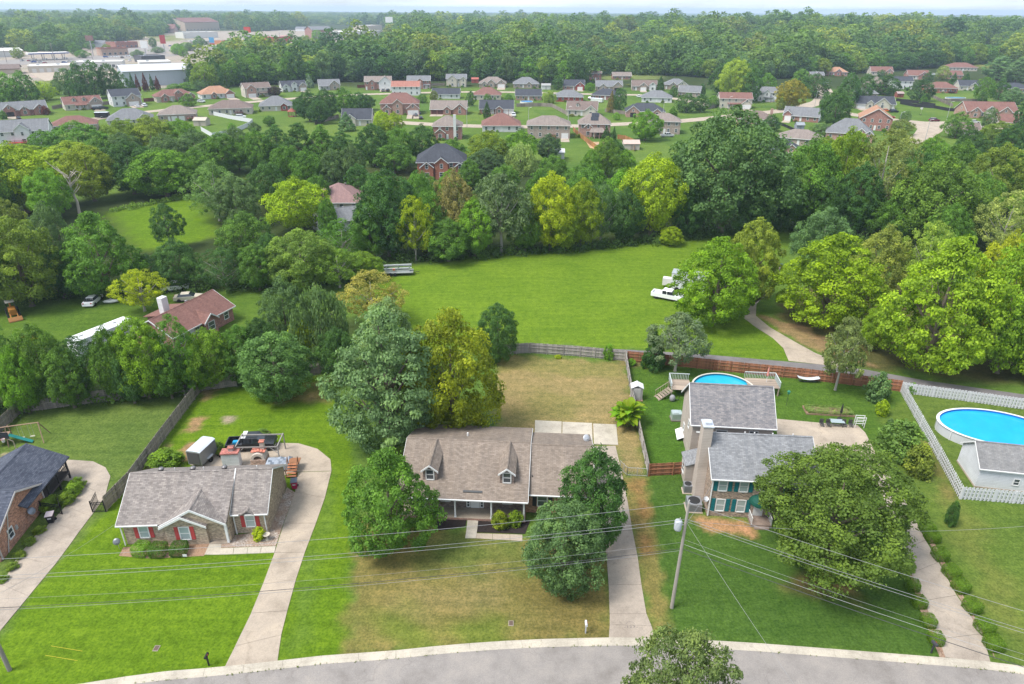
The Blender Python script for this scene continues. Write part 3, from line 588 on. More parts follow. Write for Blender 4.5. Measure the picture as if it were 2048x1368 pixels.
# ------------------------------------------------------------ two-storey house with teal shutters
TEAL = M('paint', (.01, .17, .19)); RD = M('shingle', (.235, .24, .25), (.265, .27, .28)); BD = M('brick', (.29, .2, .145), (.42, .31, .22)); SIDT = M('siding', (.56, .48, .42))
c = thing('house', 'two storey brown brick house with teal shutters and a dark green dome awning', 'house', (20.666, 56.802, 0), -.067)
W, D, he, hr, yr = 10.5, 8.04, 5.08, 7.8, 4.02
mb = MB(); pent(mb, 0, W, 0, D, 5.02, 5.02, yr, hr-.2); mb.build('wall', BD, c)
rf = MB(); groof(rf, -.2, W+.2, -.4, D+.4, yr, he-.05, hr, .16); rf.build('roof', RD, c)
tr = MB(); gutter(tr, -.2, W+.2, -.4, he-.05)
for xx in (-.22, W+.22): bar(tr, (xx, -.4, he-.07), (xx, yr, hr-.02), .05, .2); bar(tr, (xx, yr, hr-.02), (xx, D+.4, he-.07), .05, .2)
tr.box(.02, .13, -.12, -.01, .05, he-.2); tr.build('trim', TRIM, c)
ch = MB(); ch.frus([(-1.0, 2.2, 0), (-.01, 2.2, 0), (-.01, 4.2, 0), (-1.0, 4.2, 0)], [(-1.0, 2.55, 4.2), (-.01, 2.55, 4.2), (-.01, 3.9, 4.2), (-1.0, 3.9, 4.2)]); ch.box(-1.0, .0, 2.55, 3.9, 4.2, 9.3)
cm = ch.build('chimney', SIDT, c); cp = MB(); cp.box(-1.06, .07, 2.48, 3.97, 9.3, 9.4); cp.cbox(-.5, 3.2, 9.4, .5, .5, .25); cp.cbox(-.5, 3.2, 9.65, .7, .7, .06); cp.build('chimney_cap', M('metal', (.6, .62, .66)), cm)
for x in (1.2, 3.32, 8.3):
    window(c, x, 0, .75, .82, 1.45, glass=GLASSC)
    window(c, x-.05, 0, 3.35, .8, 1.35, glass=GLASSC)
    for s in (-1, 1): shutter(c, x+s*.75, 0, .7, .42, 1.6, TEAL); shutter(c, x-.05+s*.74, 0, 3.3, .42, 1.5, TEAL)
oc = MB(); oc.lathe([(.56, 0), (.56, .06), (.4, .07)], 8); o_ = oc.build('octagon_window', TRIM, c, False, (5.2, -.0, 4.05)); o_.rotation_euler = (R(90), R(22.5), 0)
p_ = MB().lathe([(.4, 0), (.4, .04)], 8).build('pane', GLASSC, o_, False, (0, 0, .04))
door(c, 5.15, 0, .35, 1.0, 2.05, TRIM); window(c, 5.15, -.045, 1.35, .42, .85, rails=0)
aw = MB(); n1, n2 = 14, 5
for i in range(n1):
    for j in range(n2):
        f = lambda a, b: (5.15+1.15*math.cos(math.pi*a/n1)*math.cos(math.pi/2*b/n2), -.02-1.25*math.sin(math.pi*a/n1)*math.cos(math.pi/2*b/n2), 2.38+.75*math.sin(math.pi/2*b/n2))
        aw.poly([f(i, j), f(i, j+1), f(i+1, j+1), f(i+1, j)][::-1])
    f2 = lambda a, z: (5.15+1.15*math.cos(math.pi*a/n1), -.02-1.25*math.sin(math.pi*a/n1), z)
    aw.poly([f2(i, 2.2), f2(i+1, 2.2), f2(i+1, 2.38), f2(i, 2.38)][::-1])
aw.build('awning', M('paint', (.005, .085, .06)), c)
st = MB(); st.box(4.2, 6.3, -1.5, -.01, 0, .33); st.box(4.5, 6.0, -1.85, -1.5, 0, .17); st.build('front_step', M('concrete', (.3, .23, .19)), c)
for x in (4.25, 6.22):
    rl = MB()
    rl.box(x-.03, x+.03, -1.5, -.1, 1.1, 1.17)
    for k in range(6): rl.box(x-.02, x+.02, -1.48+k*.26, -1.43+k*.26, .33, 1.1)
    rl.build('porch_railing', TRIM, c)
by = MB(); by.box(-1.6, -.02, 5.2, 7.6, 0, 2.6); by.build('bay', SIDT, c); br_ = MB(); br_.slab([(-1.75, 5.05, 2.58), (-.0, 5.05, 3.2), (-.0, 7.75, 3.2), (-1.75, 7.75, 2.58)][::1], .1); br_.build('bay_roof', RD, c)
window(c, -1.6, 6.4, .9, .9, 1.2, R(-90))
lr = MB(); lr.slab([(5.5, D, 4.2), (W+2.4, D, 4.2), (W+2.4, D+2.6, 3.3), (5.5, D+2.6, 3.3)], .14); lr.build('rear_roof', RD, c)
rw = MB(); rw.box(5.7, W+2.2, D, D+2.4, 0, 3.4); rw.build('rear_wall', SIDT, c)
for x in (3.9, 4.9, 6.8, 8.9): pipe(c, x, 4.6, 7.3, .07, .35)
d_ = dish(c, -.15, .3, 1.9, R(-60), .3)
# ------------------------------------------------------------ tan outbuilding behind it
c = thing('garage', 'tan siding garage with speckled grey shingle roof behind the two storey house', 'garage', (20.92, 66.503, 0), -.085)
RG = M('shingle', (.2, .197, .208), (.265, .245, .24)); W, D, he, hr, yr = 9.0, 7.15, 5.2, 8.59, 3.575
mb = MB(); pent(mb, 0, W, 0, D, 5.15, 5.15, yr, hr-.25); mb.build('wall', SIDT, c)
rf = MB(); groof(rf, -.3, W+.3, -.3, D+.3, yr, he, hr, .15); rf.build('roof', RG, c)
tr = MB(); gutter(tr, -.3, W+.3, -.3, he)
for xx in (-.33, W+.33): bar(tr, (xx, -.3, he-.02), (xx, yr, hr-.02), .06, .22); bar(tr, (xx, yr, hr-.02), (xx, D+.3, he-.02), .06, .22)
tr.build('trim', TRIM, c)
window(c, 3.3, 0, 3.6, 1.2, .9); window(c, 6.9, 0, 3.4, .9, 1.2); window(c, 0, 2.2, 3.3, .6, .9, R(-90)); window(c, 0, 4.8, 1.2, .6, .9, R(-90)); garage_door(c, W, 3.5, .05, 3.4, 2.2, None, R(90))
# ------------------------------------------------------------ white shed by the big pool
c = thing('shed', 'white siding shed with grey gable roof next to the large blue pool', 'shed', (51.985, 61.834, 0), -.183)
SIDW = M('siding', (.74, .75, .77)); W, D, he, hr, yr = 11.0, 4.97, 2.65, 4.59, 2.485
mb = MB(); pent(mb, 0, W, 0, D, 2.6, 2.6, yr, hr-.2); mb.build('wall', SIDW, c)
rf = MB(); groof(rf, -.2, W+.2, -.2, D+.2, yr, he, hr, .12); rf.build('roof', M('shingle', (.245, .24, .238)), c)
tr = MB(); gutter(tr, -.2, W+.2, -.2, he)
for xx in (-.22,): bar(tr, (xx, -.2, he-.02), (xx, yr, hr-.02), .05, .2); bar(tr, (xx, yr, hr-.02), (xx, D+.2, he-.02), .05, .2)
tr.build('trim', TRIM, c); window(c, 3.9, 0, .9, .55, .75); window(c, 8.6, 0, .9, .55, .75)
ft = MB(); ft.box(-.05, W+.05, -.05, D+.05, 0, .18); ft.build('foundation', CONC, c)
# ------------------------------------------------------------ slate roofed brick house at the left edge
c = thing('house', 'orange brick house with dark slate coloured roof and a railed rear porch', 'house', (-48.85, 49.45, 0), .1)
RA = M('shingle', (.075, .085, .115), (.11, .12, .15)); BA = M('brick', (.37, .16, .09), (.46, .22, .13))
mb = MB(); pent(mb, -15, 0, 0, 8.6, 2.6, 2.6, 4.4, 4.75); mb.build('wall', BA, c)
rf = MB(); groof(rf, -15.4, .35, -.4, 9.0, 4.4, 2.62, 5.0, .15); groof_y(rf, -7.0, .75, -3.2, 4.6, 13.4, 2.72, 4.72, .14); rf.build('roof', RA, c)
tr = MB(); gutter(tr, -15.4, .35, -.4, 2.62); bar(tr, (.37, -.4, 2.6), (.37, 4.4, 4.98), .05, .2); bar(tr, (.37, 4.4, 4.98), (.37, 9.0, 2.6), .05, .2); tr.box(.0, .1, .2, .3, .1, 2.5); tr.box(.0, .1, 8.35, 8.45, .1, 2.5); tr.build('trim', M('paint', (.6, .55, .53)), c)
pf = MB(); pf.box(-6.6, .4, 8.65, 13.2, .75, .9); pf.build('porch_floor', M('wood', (.09, .075, .07)), c)
for x, y in ((.3, 9.0), (.3, 11.0), (.3, 13.1), (-3.2, 13.1), (-6.5, 13.1)): part(c, 'porch_post', .16, .16, 2.7, M('paint', (.045, .04, .04)), (x, y, 0))
rl = MB(); rl.box(.27, .33, 9.1, 13.0, 1.75, 1.82); r2 = MB(); r2.box(-6.4, .2, 13.07, 13.13, 1.75, 1.82)
for k in range(26): rl.box(.28, .32, 9.2+k*.148, 9.24+k*.148, .9, 1.75)
for k in range(34): r2.box(-6.3+k*.19, -6.26+k*.19, 13.08, 13.12, .9, 1.75)
rl.build('porch_railing', M('paint', (.05, .045, .045)), c); r2.build('porch_railing', M('paint', (.05, .045, .045)), c)
window(c, 0, 2.4, 1.0, .7, 1.0, R(90)); part(c, 'electric_meter', .12, .3, .45, M('metal', (.45, .46, .48)), (.06, 3.3, 1.2)); MB().tube([(.06, 1.2, .1), (.06, 2.9, 3.6)], .05).build('conduit', M('metal', (.5, .5, .5)), c)
dish(c, .25, 5.6, 1.5, R(70), .4, (.2, .22, .26))
# ============================================================ trees
def crown_mesh(name, prof, seed, ncl, nlf, leaf, rc=.13, cb=.12, flat=.75, lump=.18, inner=.2, gap=0, droop=0, mat=None, up=.3, aspect=1.0):
    """Crown of small leaf faces gathered in clumps; unit width, unit tree height."""
    g = np.random.default_rng(seed); ts = np.linspace(0, 1, 60); pr = np.interp(ts, [p[0] for p in prof], [p[1] for p in prof])
    cdf = np.cumsum(pr+.12); cdf /= cdf[-1]
    t = np.interp((np.arange(ncl)+g.random(ncl))/ncl, cdf, ts); th = np.arange(ncl)*2.39996+g.normal(0, .25, ncl)
    ph = g.random(6)*6.28; lum = 1+lump*(np.cos(2*th+ph[0]+3*t)*.5+np.cos(3*th+ph[1]-5*t)*.45+np.cos(5*th+ph[2]+7*t)*.3)
    r = np.interp(t, ts, pr)*.5*lum; inn = g.random(ncl) < inner; fac = np.where(inn, g.uniform(.25, .6, ncl), g.uniform(.74, .95, ncl))
    cr_ = rc*g.uniform(.5, 1.5, ncl)*np.where(inn, 1.25, 1); r = np.maximum(r*fac-cr_*.3, 0)
    hz = (1-cb); C = np.column_stack([r*np.cos(th), r*np.sin(th), cb+hz*(t*.94+.03)+g.normal(0, .012, ncl)])
    if gap: keep = g.random(ncl) > gap; C, cr_, inn = C[keep], cr_[keep], inn[keep]
    k = len(C); ci = np.repeat(np.arange(k), nlf); n_ = len(ci)
    d = g.normal(size=(n_, 3)); out = np.column_stack([C[:, 0], C[:, 1], (C[:, 2]-(cb+hz*.4))*.8]); out /= (np.linalg.norm(out, axis=1, keepdims=True)+1e-6)
    d += out[ci]*.9+np.array([0, 0, .5]); d /= np.linalg.norm(d, axis=1, keepdims=True)
    rad = cr_[ci]*g.uniform(.55, 1.08, n_); p = C[ci]+d*rad[:, None]*np.array([1, 1, flat*aspect]); p[:, 2] -= droop*g.random(n_)*rad
    nr = d*.75+np.array([0, 0, up])+g.normal(size=(n_, 3))*.5; nr /= np.linalg.norm(nr, axis=1, keepdims=True)
    a = np.cross(nr, g.normal(size=(n_, 3))); a /= (np.linalg.norm(a, axis=1, keepdims=True)+1e-9); b = np.cross(nr, a)
    s_ = leaf*g.uniform(.6, 1.35, n_)[:, None]; S3 = np.array([1, 1, aspect])
    if droop: a = a*.35+np.array([0, 0, -1.0])*.9; s_ = s_*1.2
    V = np.stack([p-a*s_*S3, p+b*s_*.62*S3, p+a*s_*S3, p-b*s_*.62*S3], 1).reshape(-1, 3); V[:, 2] = np.maximum(V[:, 2], .004)
    tint = np.clip(.48+g.normal(0, .2, k)[ci]+g.normal(0, .15, n_), 0, 1)
    return fastmesh(name, V, np.arange(n_*4).reshape(-1, 4), mat or LEAF, [('tint', 'FLOAT', np.repeat(tint, 4))])
def trunk_mesh(name, seed, cb, thick=.035, mat=None, spread=.3, top=.75, nl=7, aspect=1.0):
    g = random.Random(seed); mb = MB(); th = thick
    pts = [(0, 0, -.01), (0, 0, .02), (g.uniform(-.01, .01), g.uniform(-.01, .01), cb*.6+.05), (g.uniform(-.02, .02), g.uniform(-.02, .02), .4), (g.uniform(-.03, .03), g.uniform(-.03, .03), top)]
    mb.tube(pts, [th*1.5, th, th*.85, th*.6, th*.12], 8)
    for i in range(nl):
        z0 = max(cb*.8, .1)+(.5-max(cb*.8, .1))*i/nl; a = i*2.4+g.uniform(-.4, .4); s_ = spread*g.uniform(.7, 1.2)
        mb.tube([(0, 0, z0), (math.cos(a)*s_*.45, math.sin(a)*s_*.45, z0+.11), (math.cos(a)*s_, math.sin(a)*s_, z0+.28)], [th*.5, th*.3, th*.08], 5)
    return mb.mesh(name, mat or BARK, True)
OAK = [(0, .45), (.15, .82), (.35, 1.0), (.6, .95), (.8, .72), (.93, .42), (1, .1)]
MAP = [(0, .55), (.12, .88), (.3, 1.0), (.5, .92), (.7, .7), (.88, .38), (1, .06)]
BALL = [(0, .6), (.2, .92), (.45, 1.0), (.7, .88), (.9, .5), (1, .12)]
PIN = [(0, .6), (.15, .95), (.35, 1.0), (.55, .86), (.75, .62), (.9, .36), (1, .1)]
CON = [(0, .9), (.15, 1.0), (.4, .78), (.7, .42), (.9, .16), (1, .02)]
COLM = [(0, .7), (.2, 1.0), (.5, .95), (.8, .6), (1, .08)]
PROTO = {}
def proto(kind, crowns, trunks): PROTO[kind] = (crowns, trunks, [0])
proto('oak', [crown_mesh('crown', OAK, 100+i, 230, 120, .0125, .085, .12, lump=.26) for i in range(3)], [trunk_mesh('trunk', i, .12) for i in range(2)])
proto('bigoak', [crown_mesh('crown', OAK, 151, 420, 130, .0085, .062, .14, lump=.24, inner=.25)], [trunk_mesh('trunk', 5, .14, .03)])
proto('maple', [crown_mesh('crown', MAP, 200+i, 250, 120, .0118, .074, .08, flat=.6, lump=.22) for i in range(3)], [trunk_mesh('trunk', 10+i, .08) for i in range(2)])
proto('ball', [crown_mesh('crown', BALL, 300+i, 240, 120, .0122, .078, .07, lump=.18) for i in range(3)], [trunk_mesh('trunk', 20+i, .07) for i in range(2)])
proto('airy', [crown_mesh('crown', OAK, 400+i, 170, 95, .0115, .075, .2, lump=.36, inner=.3, gap=.18) for i in range(3)], [trunk_mesh('trunk', 30+i, .2, .028, BARKG, .36, .85, 11) for i in range(2)])
proto('pine', [crown_mesh('crown', PIN, 500+i, 190, 150, .0125, .085, .1, flat=.42, lump=.34, inner=.15, up=.5) for i in range(2)], [trunk_mesh('trunk', 40, .12, .035, M('bark', (.13, .095, .085)), .36, .9, 16)])
proto('cedar', [crown_mesh('crown', [(0, .75), (.2, 1), (.5, .85), (.8, .5), (1, .1)], 600, 110, 100, .017, .095, .28, flat=.6, lump=.4, inner=.25, gap=.08)], [trunk_mesh('trunk', 50, .3, .03, BARKG, .33, .85, 10)])
proto('cone', [crown_mesh('crown', CON, 650+i, 120, 80, .021, .085, .04, flat=.6, lump=.14) for i in range(2)], [trunk_mesh('trunk', 55, .04)])
proto('column', [crown_mesh('crown', COLM, 700, 90, 70, .03, .16, .05, lump=.1)], [trunk_mesh('trunk', 57, .05)])
proto('willow', [crown_mesh('crown', BALL, 750, 110, 110, .02, .1, .06, flat=1.0, lump=.25, droop=1.6)], [trunk_mesh('trunk', 60, .1)])
proto('shrub', [crown_mesh('crown', [(0, .75), (.3, 1), (.65, .85), (1, .25)], 800+i, 60, 60, .04, .17, .0, lump=.22) for i in range(3)], [trunk_mesh('trunk', 65, .05, .03, None, .25, .6, 5)])
proto('mid', [crown_mesh('crown', p_, 900+i, 90, 60, .024, .125, .08, lump=.28, inner=.15) for i, p_ in enumerate((OAK, OAK, MAP, BALL, OAK))], [trunk_mesh('trunk', 70+i, .1) for i in range(2)])
CLR = dict(dg=(0.039, 0.087, 0.022), g=(0.065, 0.132, 0.020), bg=(0.087, 0.174, 0.016), yg=(0.174, 0.230, 0.009), ye=(0.211, 0.263, 0.009), ol=(0.108, 0.134, 0.031), gg=(0.069, 0.118, 0.047), pn=(.082, .138, .064), go=(0.162, 0.157, 0.039), br=(0.143, 0.123, 0.050), pl=(0.157, 0.196, 0.062), dk=(0.029, 0.065, 0.022), lg=(0.112, 0.196, 0.034), rs=(.10, .028, .025), pu=(.035, .02, .025))
NT = [0]
def tree(x, yt, yb, wpx, kind, col, label, group=None, xb=None, sq=1.0, cat='tree', name=None, h=None, jit=.12):
    NT[0] += 1; xb = x if xb is None else xb; g = G(xb, yb); hh = h or hgt(xb, yb, yt); wid = wpx*mpp(x, yb)*.98
    cr_, tk, cnt = PROTO[kind]; i = cnt[0]; cnt[0] += 1
    if group and cat == 'tree':
        cc = CLR[col] if isinstance(col, str) else col; lum = cc[1]; hue = 'rusty red' if cc[0] > 1.5*cc[1] else 'yellow green' if cc[0] > .72*cc[1] and lum > .14 else 'olive' if cc[0] > .72*cc[1] else 'grey green' if cc[2] > .3*cc[1] and lum > .08 else 'bright green' if lum > .15 else 'dark green' if lum < .1 else 'mid green'
        sz_ = 'tall' if hh > 1.35*wid else 'broad' if hh < .95*wid else 'rounded'; kd = {'pine': 'pine', 'cone': 'conifer', 'airy': 'thin tree', 'column': 'columnar tree'}.get(kind, 'tree')
        label = sz_+' '+hue+' '+kd+' '+label.split(' tree ', 1)[1]; group = sz_+' '+hue+' '+kd+': '+group
    nm = name or {'pine': 'pine_tree', 'cedar': 'cedar_tree', 'cone': 'conifer_tree', 'willow': 'willow_tree', 'shrub': 'shrub'}.get(kind, 'broadleaf_tree')
    t = thing(nm, label, cat, (g[0], g[1], float(terrain(g[0], g[1]))), random.uniform(0, 6.28), group)
    c_ = np.array(CLR[col] if isinstance(col, str) else col)*(1+random.uniform(-jit, jit)); c_ = c_*np.array([1+random.uniform(-jit, jit)*.5, 1, 1])
    place('crown', cr_[i % len(cr_)], t, sc=(wid, wid*sq, hh), color=tuple(c_)); place('trunk', tk[i % len(tk)], t, sc=(wid*.9, wid*.9, hh))
    return t
BL, BC, BR = 'trees of the wooded belt left of the mown field', 'trees of the wooded belt behind the mown field', 'tall trees at the far right end of the mown field'
# --- front yards
tree(785, 899, 1098, 188, 'maple', 'g', 'rounded green maple in front of the porch of the dormer house')
tree(1181, 905, 1085, 152, 'ball', 'dg', 'dark green egg shaped tree between the dormer house wing and its driveway', sq=.95)
tree(1125, 1012, 1166, 172, 'ball', 'gg', 'round grey green tree on the olive lawn beside the concrete driveway')
tree(1683, 914, 1128, 332, 'bigoak', (.07, .105, .018), 'huge spreading oak on the dark green lawn of the teal shuttered house', xb=1650)
tree(1350, 1283, 1510, 225, 'ball', (.095, .125, .045), 'olive green tree across the street whose top rises over the road')
tree(757, 618, 893, 218, 'pine', 'pn', 'large blue green pine behind the dormer house', xb=783)
tree(785, 598, 790, 140, 'pine', (0.106, 0.157, 0.069), 'pale pink tinged pine behind the large blue green pine')
tree(925, 630, 868, 194, 'ball', (.128, .15, .008), 'yellow green maple behind the dormer house roof, beside the pine', xb=905)
tree(987, 609, 722, 88, 'ball', 'dg', 'dark round tree at the corner of the grey back fence', xb=995)
tree(558, 670, 792, 162, 'ball', (0.067, 0.123, 0.036), 'round grey green tree in the ranch house back yard', sq=.85)
tree(1358, 626, 742, 116, 'cedar', (0.106, 0.146, 0.084), 'grey green cedar with bare trunk behind the round backyard pool', xb=1350)
tree(1305, 664, 738, 50, 'cone', 'dg', 'small dark cedar by the brown fence corner')
tree(1690, 634, 780, 92, 'cedar', (0.112, 0.140, 0.050), 'leaning olive tree with pale trunk by the brown fence', xb=1670)
tree(1750, 748, 800, 46, 'shrub', 'gg', 'small grey green tree by the end of the brown fence', cat='tree')
tree(1795, 845, 918, 92, 'shrub', (0.084, 0.146, 0.034), 'spreading green peach tree in the yard beside the white fence', sq=.7, cat='tree', name='fruit_tree')
tree(1832, 893, 945, 66, 'shrub', (0.121, 0.151, 0.025), 'rust tinged fruit tree in the yard beside the white fence', sq=.8, cat='tree', name='fruit_tree')
tree(1762, 802, 830, 26, 'shrub', 'yg', 'small yellow leaved sapling near the patio furniture', cat='tree', name='sapling')
tree(1776, 838, 862, 16, 'column', 'gg', 'thin grey sapling beside the peach tree', name='sapling')
tree(1898, 1005, 1050, 24, 'column', 'dg', 'slim columnar young tree on the lawn right of the hedge lined drive', name='sapling')
tree(1822, 766, 785, 20, 'shrub', 'bg', 'small green bush inside the white fence corner', cat='shrub')
tree(1217, 690, 718, 22, 'shrub', 'bg', 'small bush in front of the grey back fence', cat='shrub')
tree(886, 960, 1012, 34, 'airy', (0.086, 0.084, 0.034), 'thin crape myrtle with red flowers at the porch', name='crape_myrtle', xb=884)
# --- right grove
tree(1430, 472, 648, 168, 'maple', (0.099, 0.177, 0.009), 'bright green maple at the bend of the pale driveway by the white truck', xb=1424)
tree(1492, 444, 612, 118, 'oak', (0.134, 0.168, 0.022), 'olive gold tree right behind the bright green maple')
tree(1645, 466, 648, 200, 'maple', (0.151, 0.213, 0.007), 'broad yellow green maple right of the pale driveway')
tree(1632, 420, 548, 112, 'ball', 'gg', 'rounded grey green tree standing behind the broad yellow green maple')
tree(1858, 472, 738, 225, 'maple', (0.123, 0.188, 0.011), 'tallest yellow green maple along the alley', xb=1850)
tree(1992, 455, 745, 170, 'maple', (0.112, 0.174, 0.013), 'green maple with golden top beside the tallest maple')
tree(1960, 470, 690, 110, 'oak', (0.190, 0.213, 0.013), 'golden crowned tree between the tall maples')
tree(1745, 458, 600, 105, 'oak', (0.130, 0.162, 0.034), 'olive tree behind the broad yellow green maple')
tree(1830, 445, 610, 118, 'airy', (0.168, 0.235, 0.039), 'light lime locust tree above the grove')
tree(1745, 610, 700, 70, 'oak', (0.112, 0.179, 0.011), 'low green tree under the grove edge')
tree(2090, 520, 760, 200, 'maple', (0.112, 0.174, 0.013), 'green maple at the end of the grove along the alley')
tree(1340, 453, 490, 50, 'ball', 'yg', 'small round yellow green tree standing alone at the field edge')
# --- belt at far right
for a in ((1440, 222, 470, 225, 'oak', (.06, .105, .038), 'giant dark blue green oak at the far edge of the mown field'),
          (1600, 280, 458, 130, 'oak', 'g', 'green oak right of the giant dark oak'), (1665, 262, 450, 110, 'oak', (0.112, 0.168, 0.013), 'yellow green oak above the far field corner'),
          (1742, 262, 455, 150, 'airy', (0.121, 0.151, 0.045), 'half bare olive tree with showing limbs'), (1726, 382, 470, 84, 'oak', 'g', 'lower green tree under the half bare olive tree'),
          (1850, 318, 492, 165, 'oak', (0.078, 0.140, 0.022), 'wide green oak behind the lime locust'), (1975, 292, 425, 118, 'oak', (0.112, 0.146, 0.022), 'olive oak on the far right skyline of the belt'),
          (1990, 386, 522, 118, 'airy', 'pl', 'pale olive willow like tree at the right edge'), (1540, 330, 462, 90, 'oak', 'dg', 'dark oak between the giant oak and the green oak')):
    tree(*a)
for a in ((1900, 285, 400, 90, 'oak', 'g'), (2030, 300, 430, 110, 'oak', 'g'), (1810, 300, 430, 90, 'oak', 'dg'), (1500, 300, 455, 110, 'oak', 'dg'), (1700, 330, 470, 90, 'oak', 'dg'), (1930, 350, 480, 110, 'oak', 'g'), (2060, 360, 500, 120, 'oak', 'bg'), (1790, 380, 490, 80, 'oak', 'g'), (1630, 350, 470, 80, 'oak', 'dg'), (2090, 440, 560, 110, 'oak', 'g'), (1880, 410, 520, 80, 'oak', 'g')):
    tree(*a, 'dark leafy tree in the belt at the right end of the field', BR)
# --- belt behind the field
for a in ((780, 344, 512, 128, 'oak', 'dg', 'dark round oak at the left end of the field belt'), (911, 347, 498, 92, 'oak', 'br', 'brown tinged tree in the field belt'),
          (1003, 346, 505, 118, 'cedar', (0.084, 0.129, 0.062), 'feathery blue green tree in the middle of the field belt'), (1100, 349, 500, 108, 'oak', 'ye', 'brightest yellow tree in the field belt'),
          (1300, 312, 472, 128, 'oak', (0.179, 0.230, 0.009), 'tall yellow green tree left of the giant dark oak'), (1200, 366, 490, 80, 'airy', 'gg', 'grey green vine hung tree in the field belt')):
    tree(*a)
for a in ((832, 392, 522, 80, 'airy', 'yg'), (897, 440, 522, 100, 'oak', 'g'), (1160, 362, 496, 84, 'oak', (0.129, 0.185, 0.011)), (860, 380, 505, 75, 'oak', 'g'), (950, 400, 512, 80, 'oak', 'bg'), (1050, 400, 502, 80, 'oak', 'g'), (1130, 410, 500, 70, 'oak', (0.123, 0.179, 0.013)), (1245, 380, 485, 75, 'oak', 'dg'), (1075, 345, 470, 75, 'oak', 'g'), (1240, 340, 460, 80, 'oak', 'bg'), (1180, 335, 440, 90, 'oak', 'g'), (745, 400, 520, 75, 'oak', 'g'), (1370, 370, 475, 75, 'oak', 'dg'), (1350, 300, 440, 80, 'oak', 'g'), (980, 352, 460, 70, 'oak', 'gg'), (840, 345, 455, 70, 'oak', 'g')):
    tree(*a, 'leafy tree in the dense belt along the back of the mown field', BC)
# --- left woods
for a in ((55, 292, 425, 155, 'oak', 'yg', 'big yellow green oak at the far left above the hidden lawn'), (190, 292, 402, 112, 'oak', (0.140, 0.179, 0.017), 'olive yellow tree behind the dead tree'),
          (335, 300, 392, 132, 'oak', 'bg', 'bright leafy tree at the back of the hidden lawn'), (440, 327, 442, 112, 'airy', (0.095, 0.162, 0.050), 'light grey green poplar right of the hidden lawn'),
          (600, 360, 462, 122, 'oak', (0.168, 0.230, 0.009), 'rounded yellow green tree in front of the mauve roofed house'), (610, 462, 572, 134, 'ball', (0.112, 0.179, 0.034), 'rounded light green tree left of the field'),
          (343, 406, 500, 66, 'cedar', 'dg', 'dark juniper in front of the hidden lawn'), (218, 422, 592, 145, 'maple', 'g', 'big green tree over the parked white sedan'),
          (65, 442, 612, 150, 'oak', (0.101, 0.140, 0.022), 'olive tree above the orange backhoe'), (290, 541, 622, 104, 'airy', (0.211, 0.263, 0.009), 'bright yellow green tree beside the brown roofed house'),
          (750, 546, 650, 140, 'airy', 'go', 'golden brown thin tree at the left field edge'), (650, 577, 722, 112, 'willow', (0.101, 0.151, 0.062), 'grey green weeping tree behind the yard fence'),
          (605, 641, 722, 62, 'oak', (0.179, 0.235, 0.009), 'small bright yellow green tree by the yard fence'), (580, 562, 702, 98, 'ball', (0.062, 0.112, 0.045), 'grey green tree beside the weeping tree')):
    tree(*a)
for a in ((270, 285, 388, 122, 'oak', 'dg'), (480, 352, 452, 92, 'oak', 'gg'), (545, 325, 420, 78, 'oak', 'dg'), (500, 428, 522, 106, 'oak', 'g'), (690, 440, 532, 92, 'airy', 'g'), (30, 392, 560, 112, 'oak', 'ol'), (130, 408, 560, 84, 'oak', 'gg'), (365, 482, 576, 92, 'oak', 'dg'), (455, 497, 580, 102, 'airy', 'dg'), (520, 492, 580, 82, 'oak', 'g'), (130, 500, 595, 95, 'oak', 'dg'), (305, 512, 575, 80, 'oak', 'dg'), (550, 470, 560, 70, 'oak', 'dg'), (680, 500, 575, 100, 'airy', (0.084, 0.151, 0.017)), (730, 505, 560, 70, 'oak', (0.101, 0.168, 0.017)), (10, 300, 440, 90, 'oak', 'g'), (-30, 440, 620, 130, 'oak', 'dg'), (110, 340, 440, 90, 'oak', 'bg'), (400, 300, 380, 80, 'oak', 'g'), (640, 480, 545, 70, 'oak', 'g')):
    tree(*a, 'leafy tree in the dense woods around the hidden left lawn', BL)
HB = 'trees along the grey fence behind the left yards'
for a in ((35, 655, 812, 105, 'airy', 'g'), (105, 655, 806, 95, 'oak', (0.062, 0.118, 0.018)), (178, 676, 802, 104, 'airy', 'dg'), (244, 660, 800, 84, 'oak', 'g'), (300, 642, 796, 115, 'oak', (0.106, 0.185, 0.013)), (370, 630, 790, 85, 'airy', 'g'), (430, 660, 776, 92, 'oak', (0.112, 0.179, 0.017)), (345, 690, 796, 80, 'oak', 'g'), (490, 655, 765, 90, 'oak', 'g'), (150, 700, 815, 90, 'oak', 'g'), (60, 700, 826, 80, 'oak', 'bg'), (-40, 660, 830, 110, 'oak', 'g'), (530, 640, 750, 80, 'oak', 'dg'), (680, 660, 760, 80, 'oak', 'dg'), (400, 690, 785, 60, 'oak', 'bg'), (270, 700, 806, 70, 'oak', 'dg')):
    tree(*a, 'leafy green tree in the row along the grey fence of the left yards', HB)
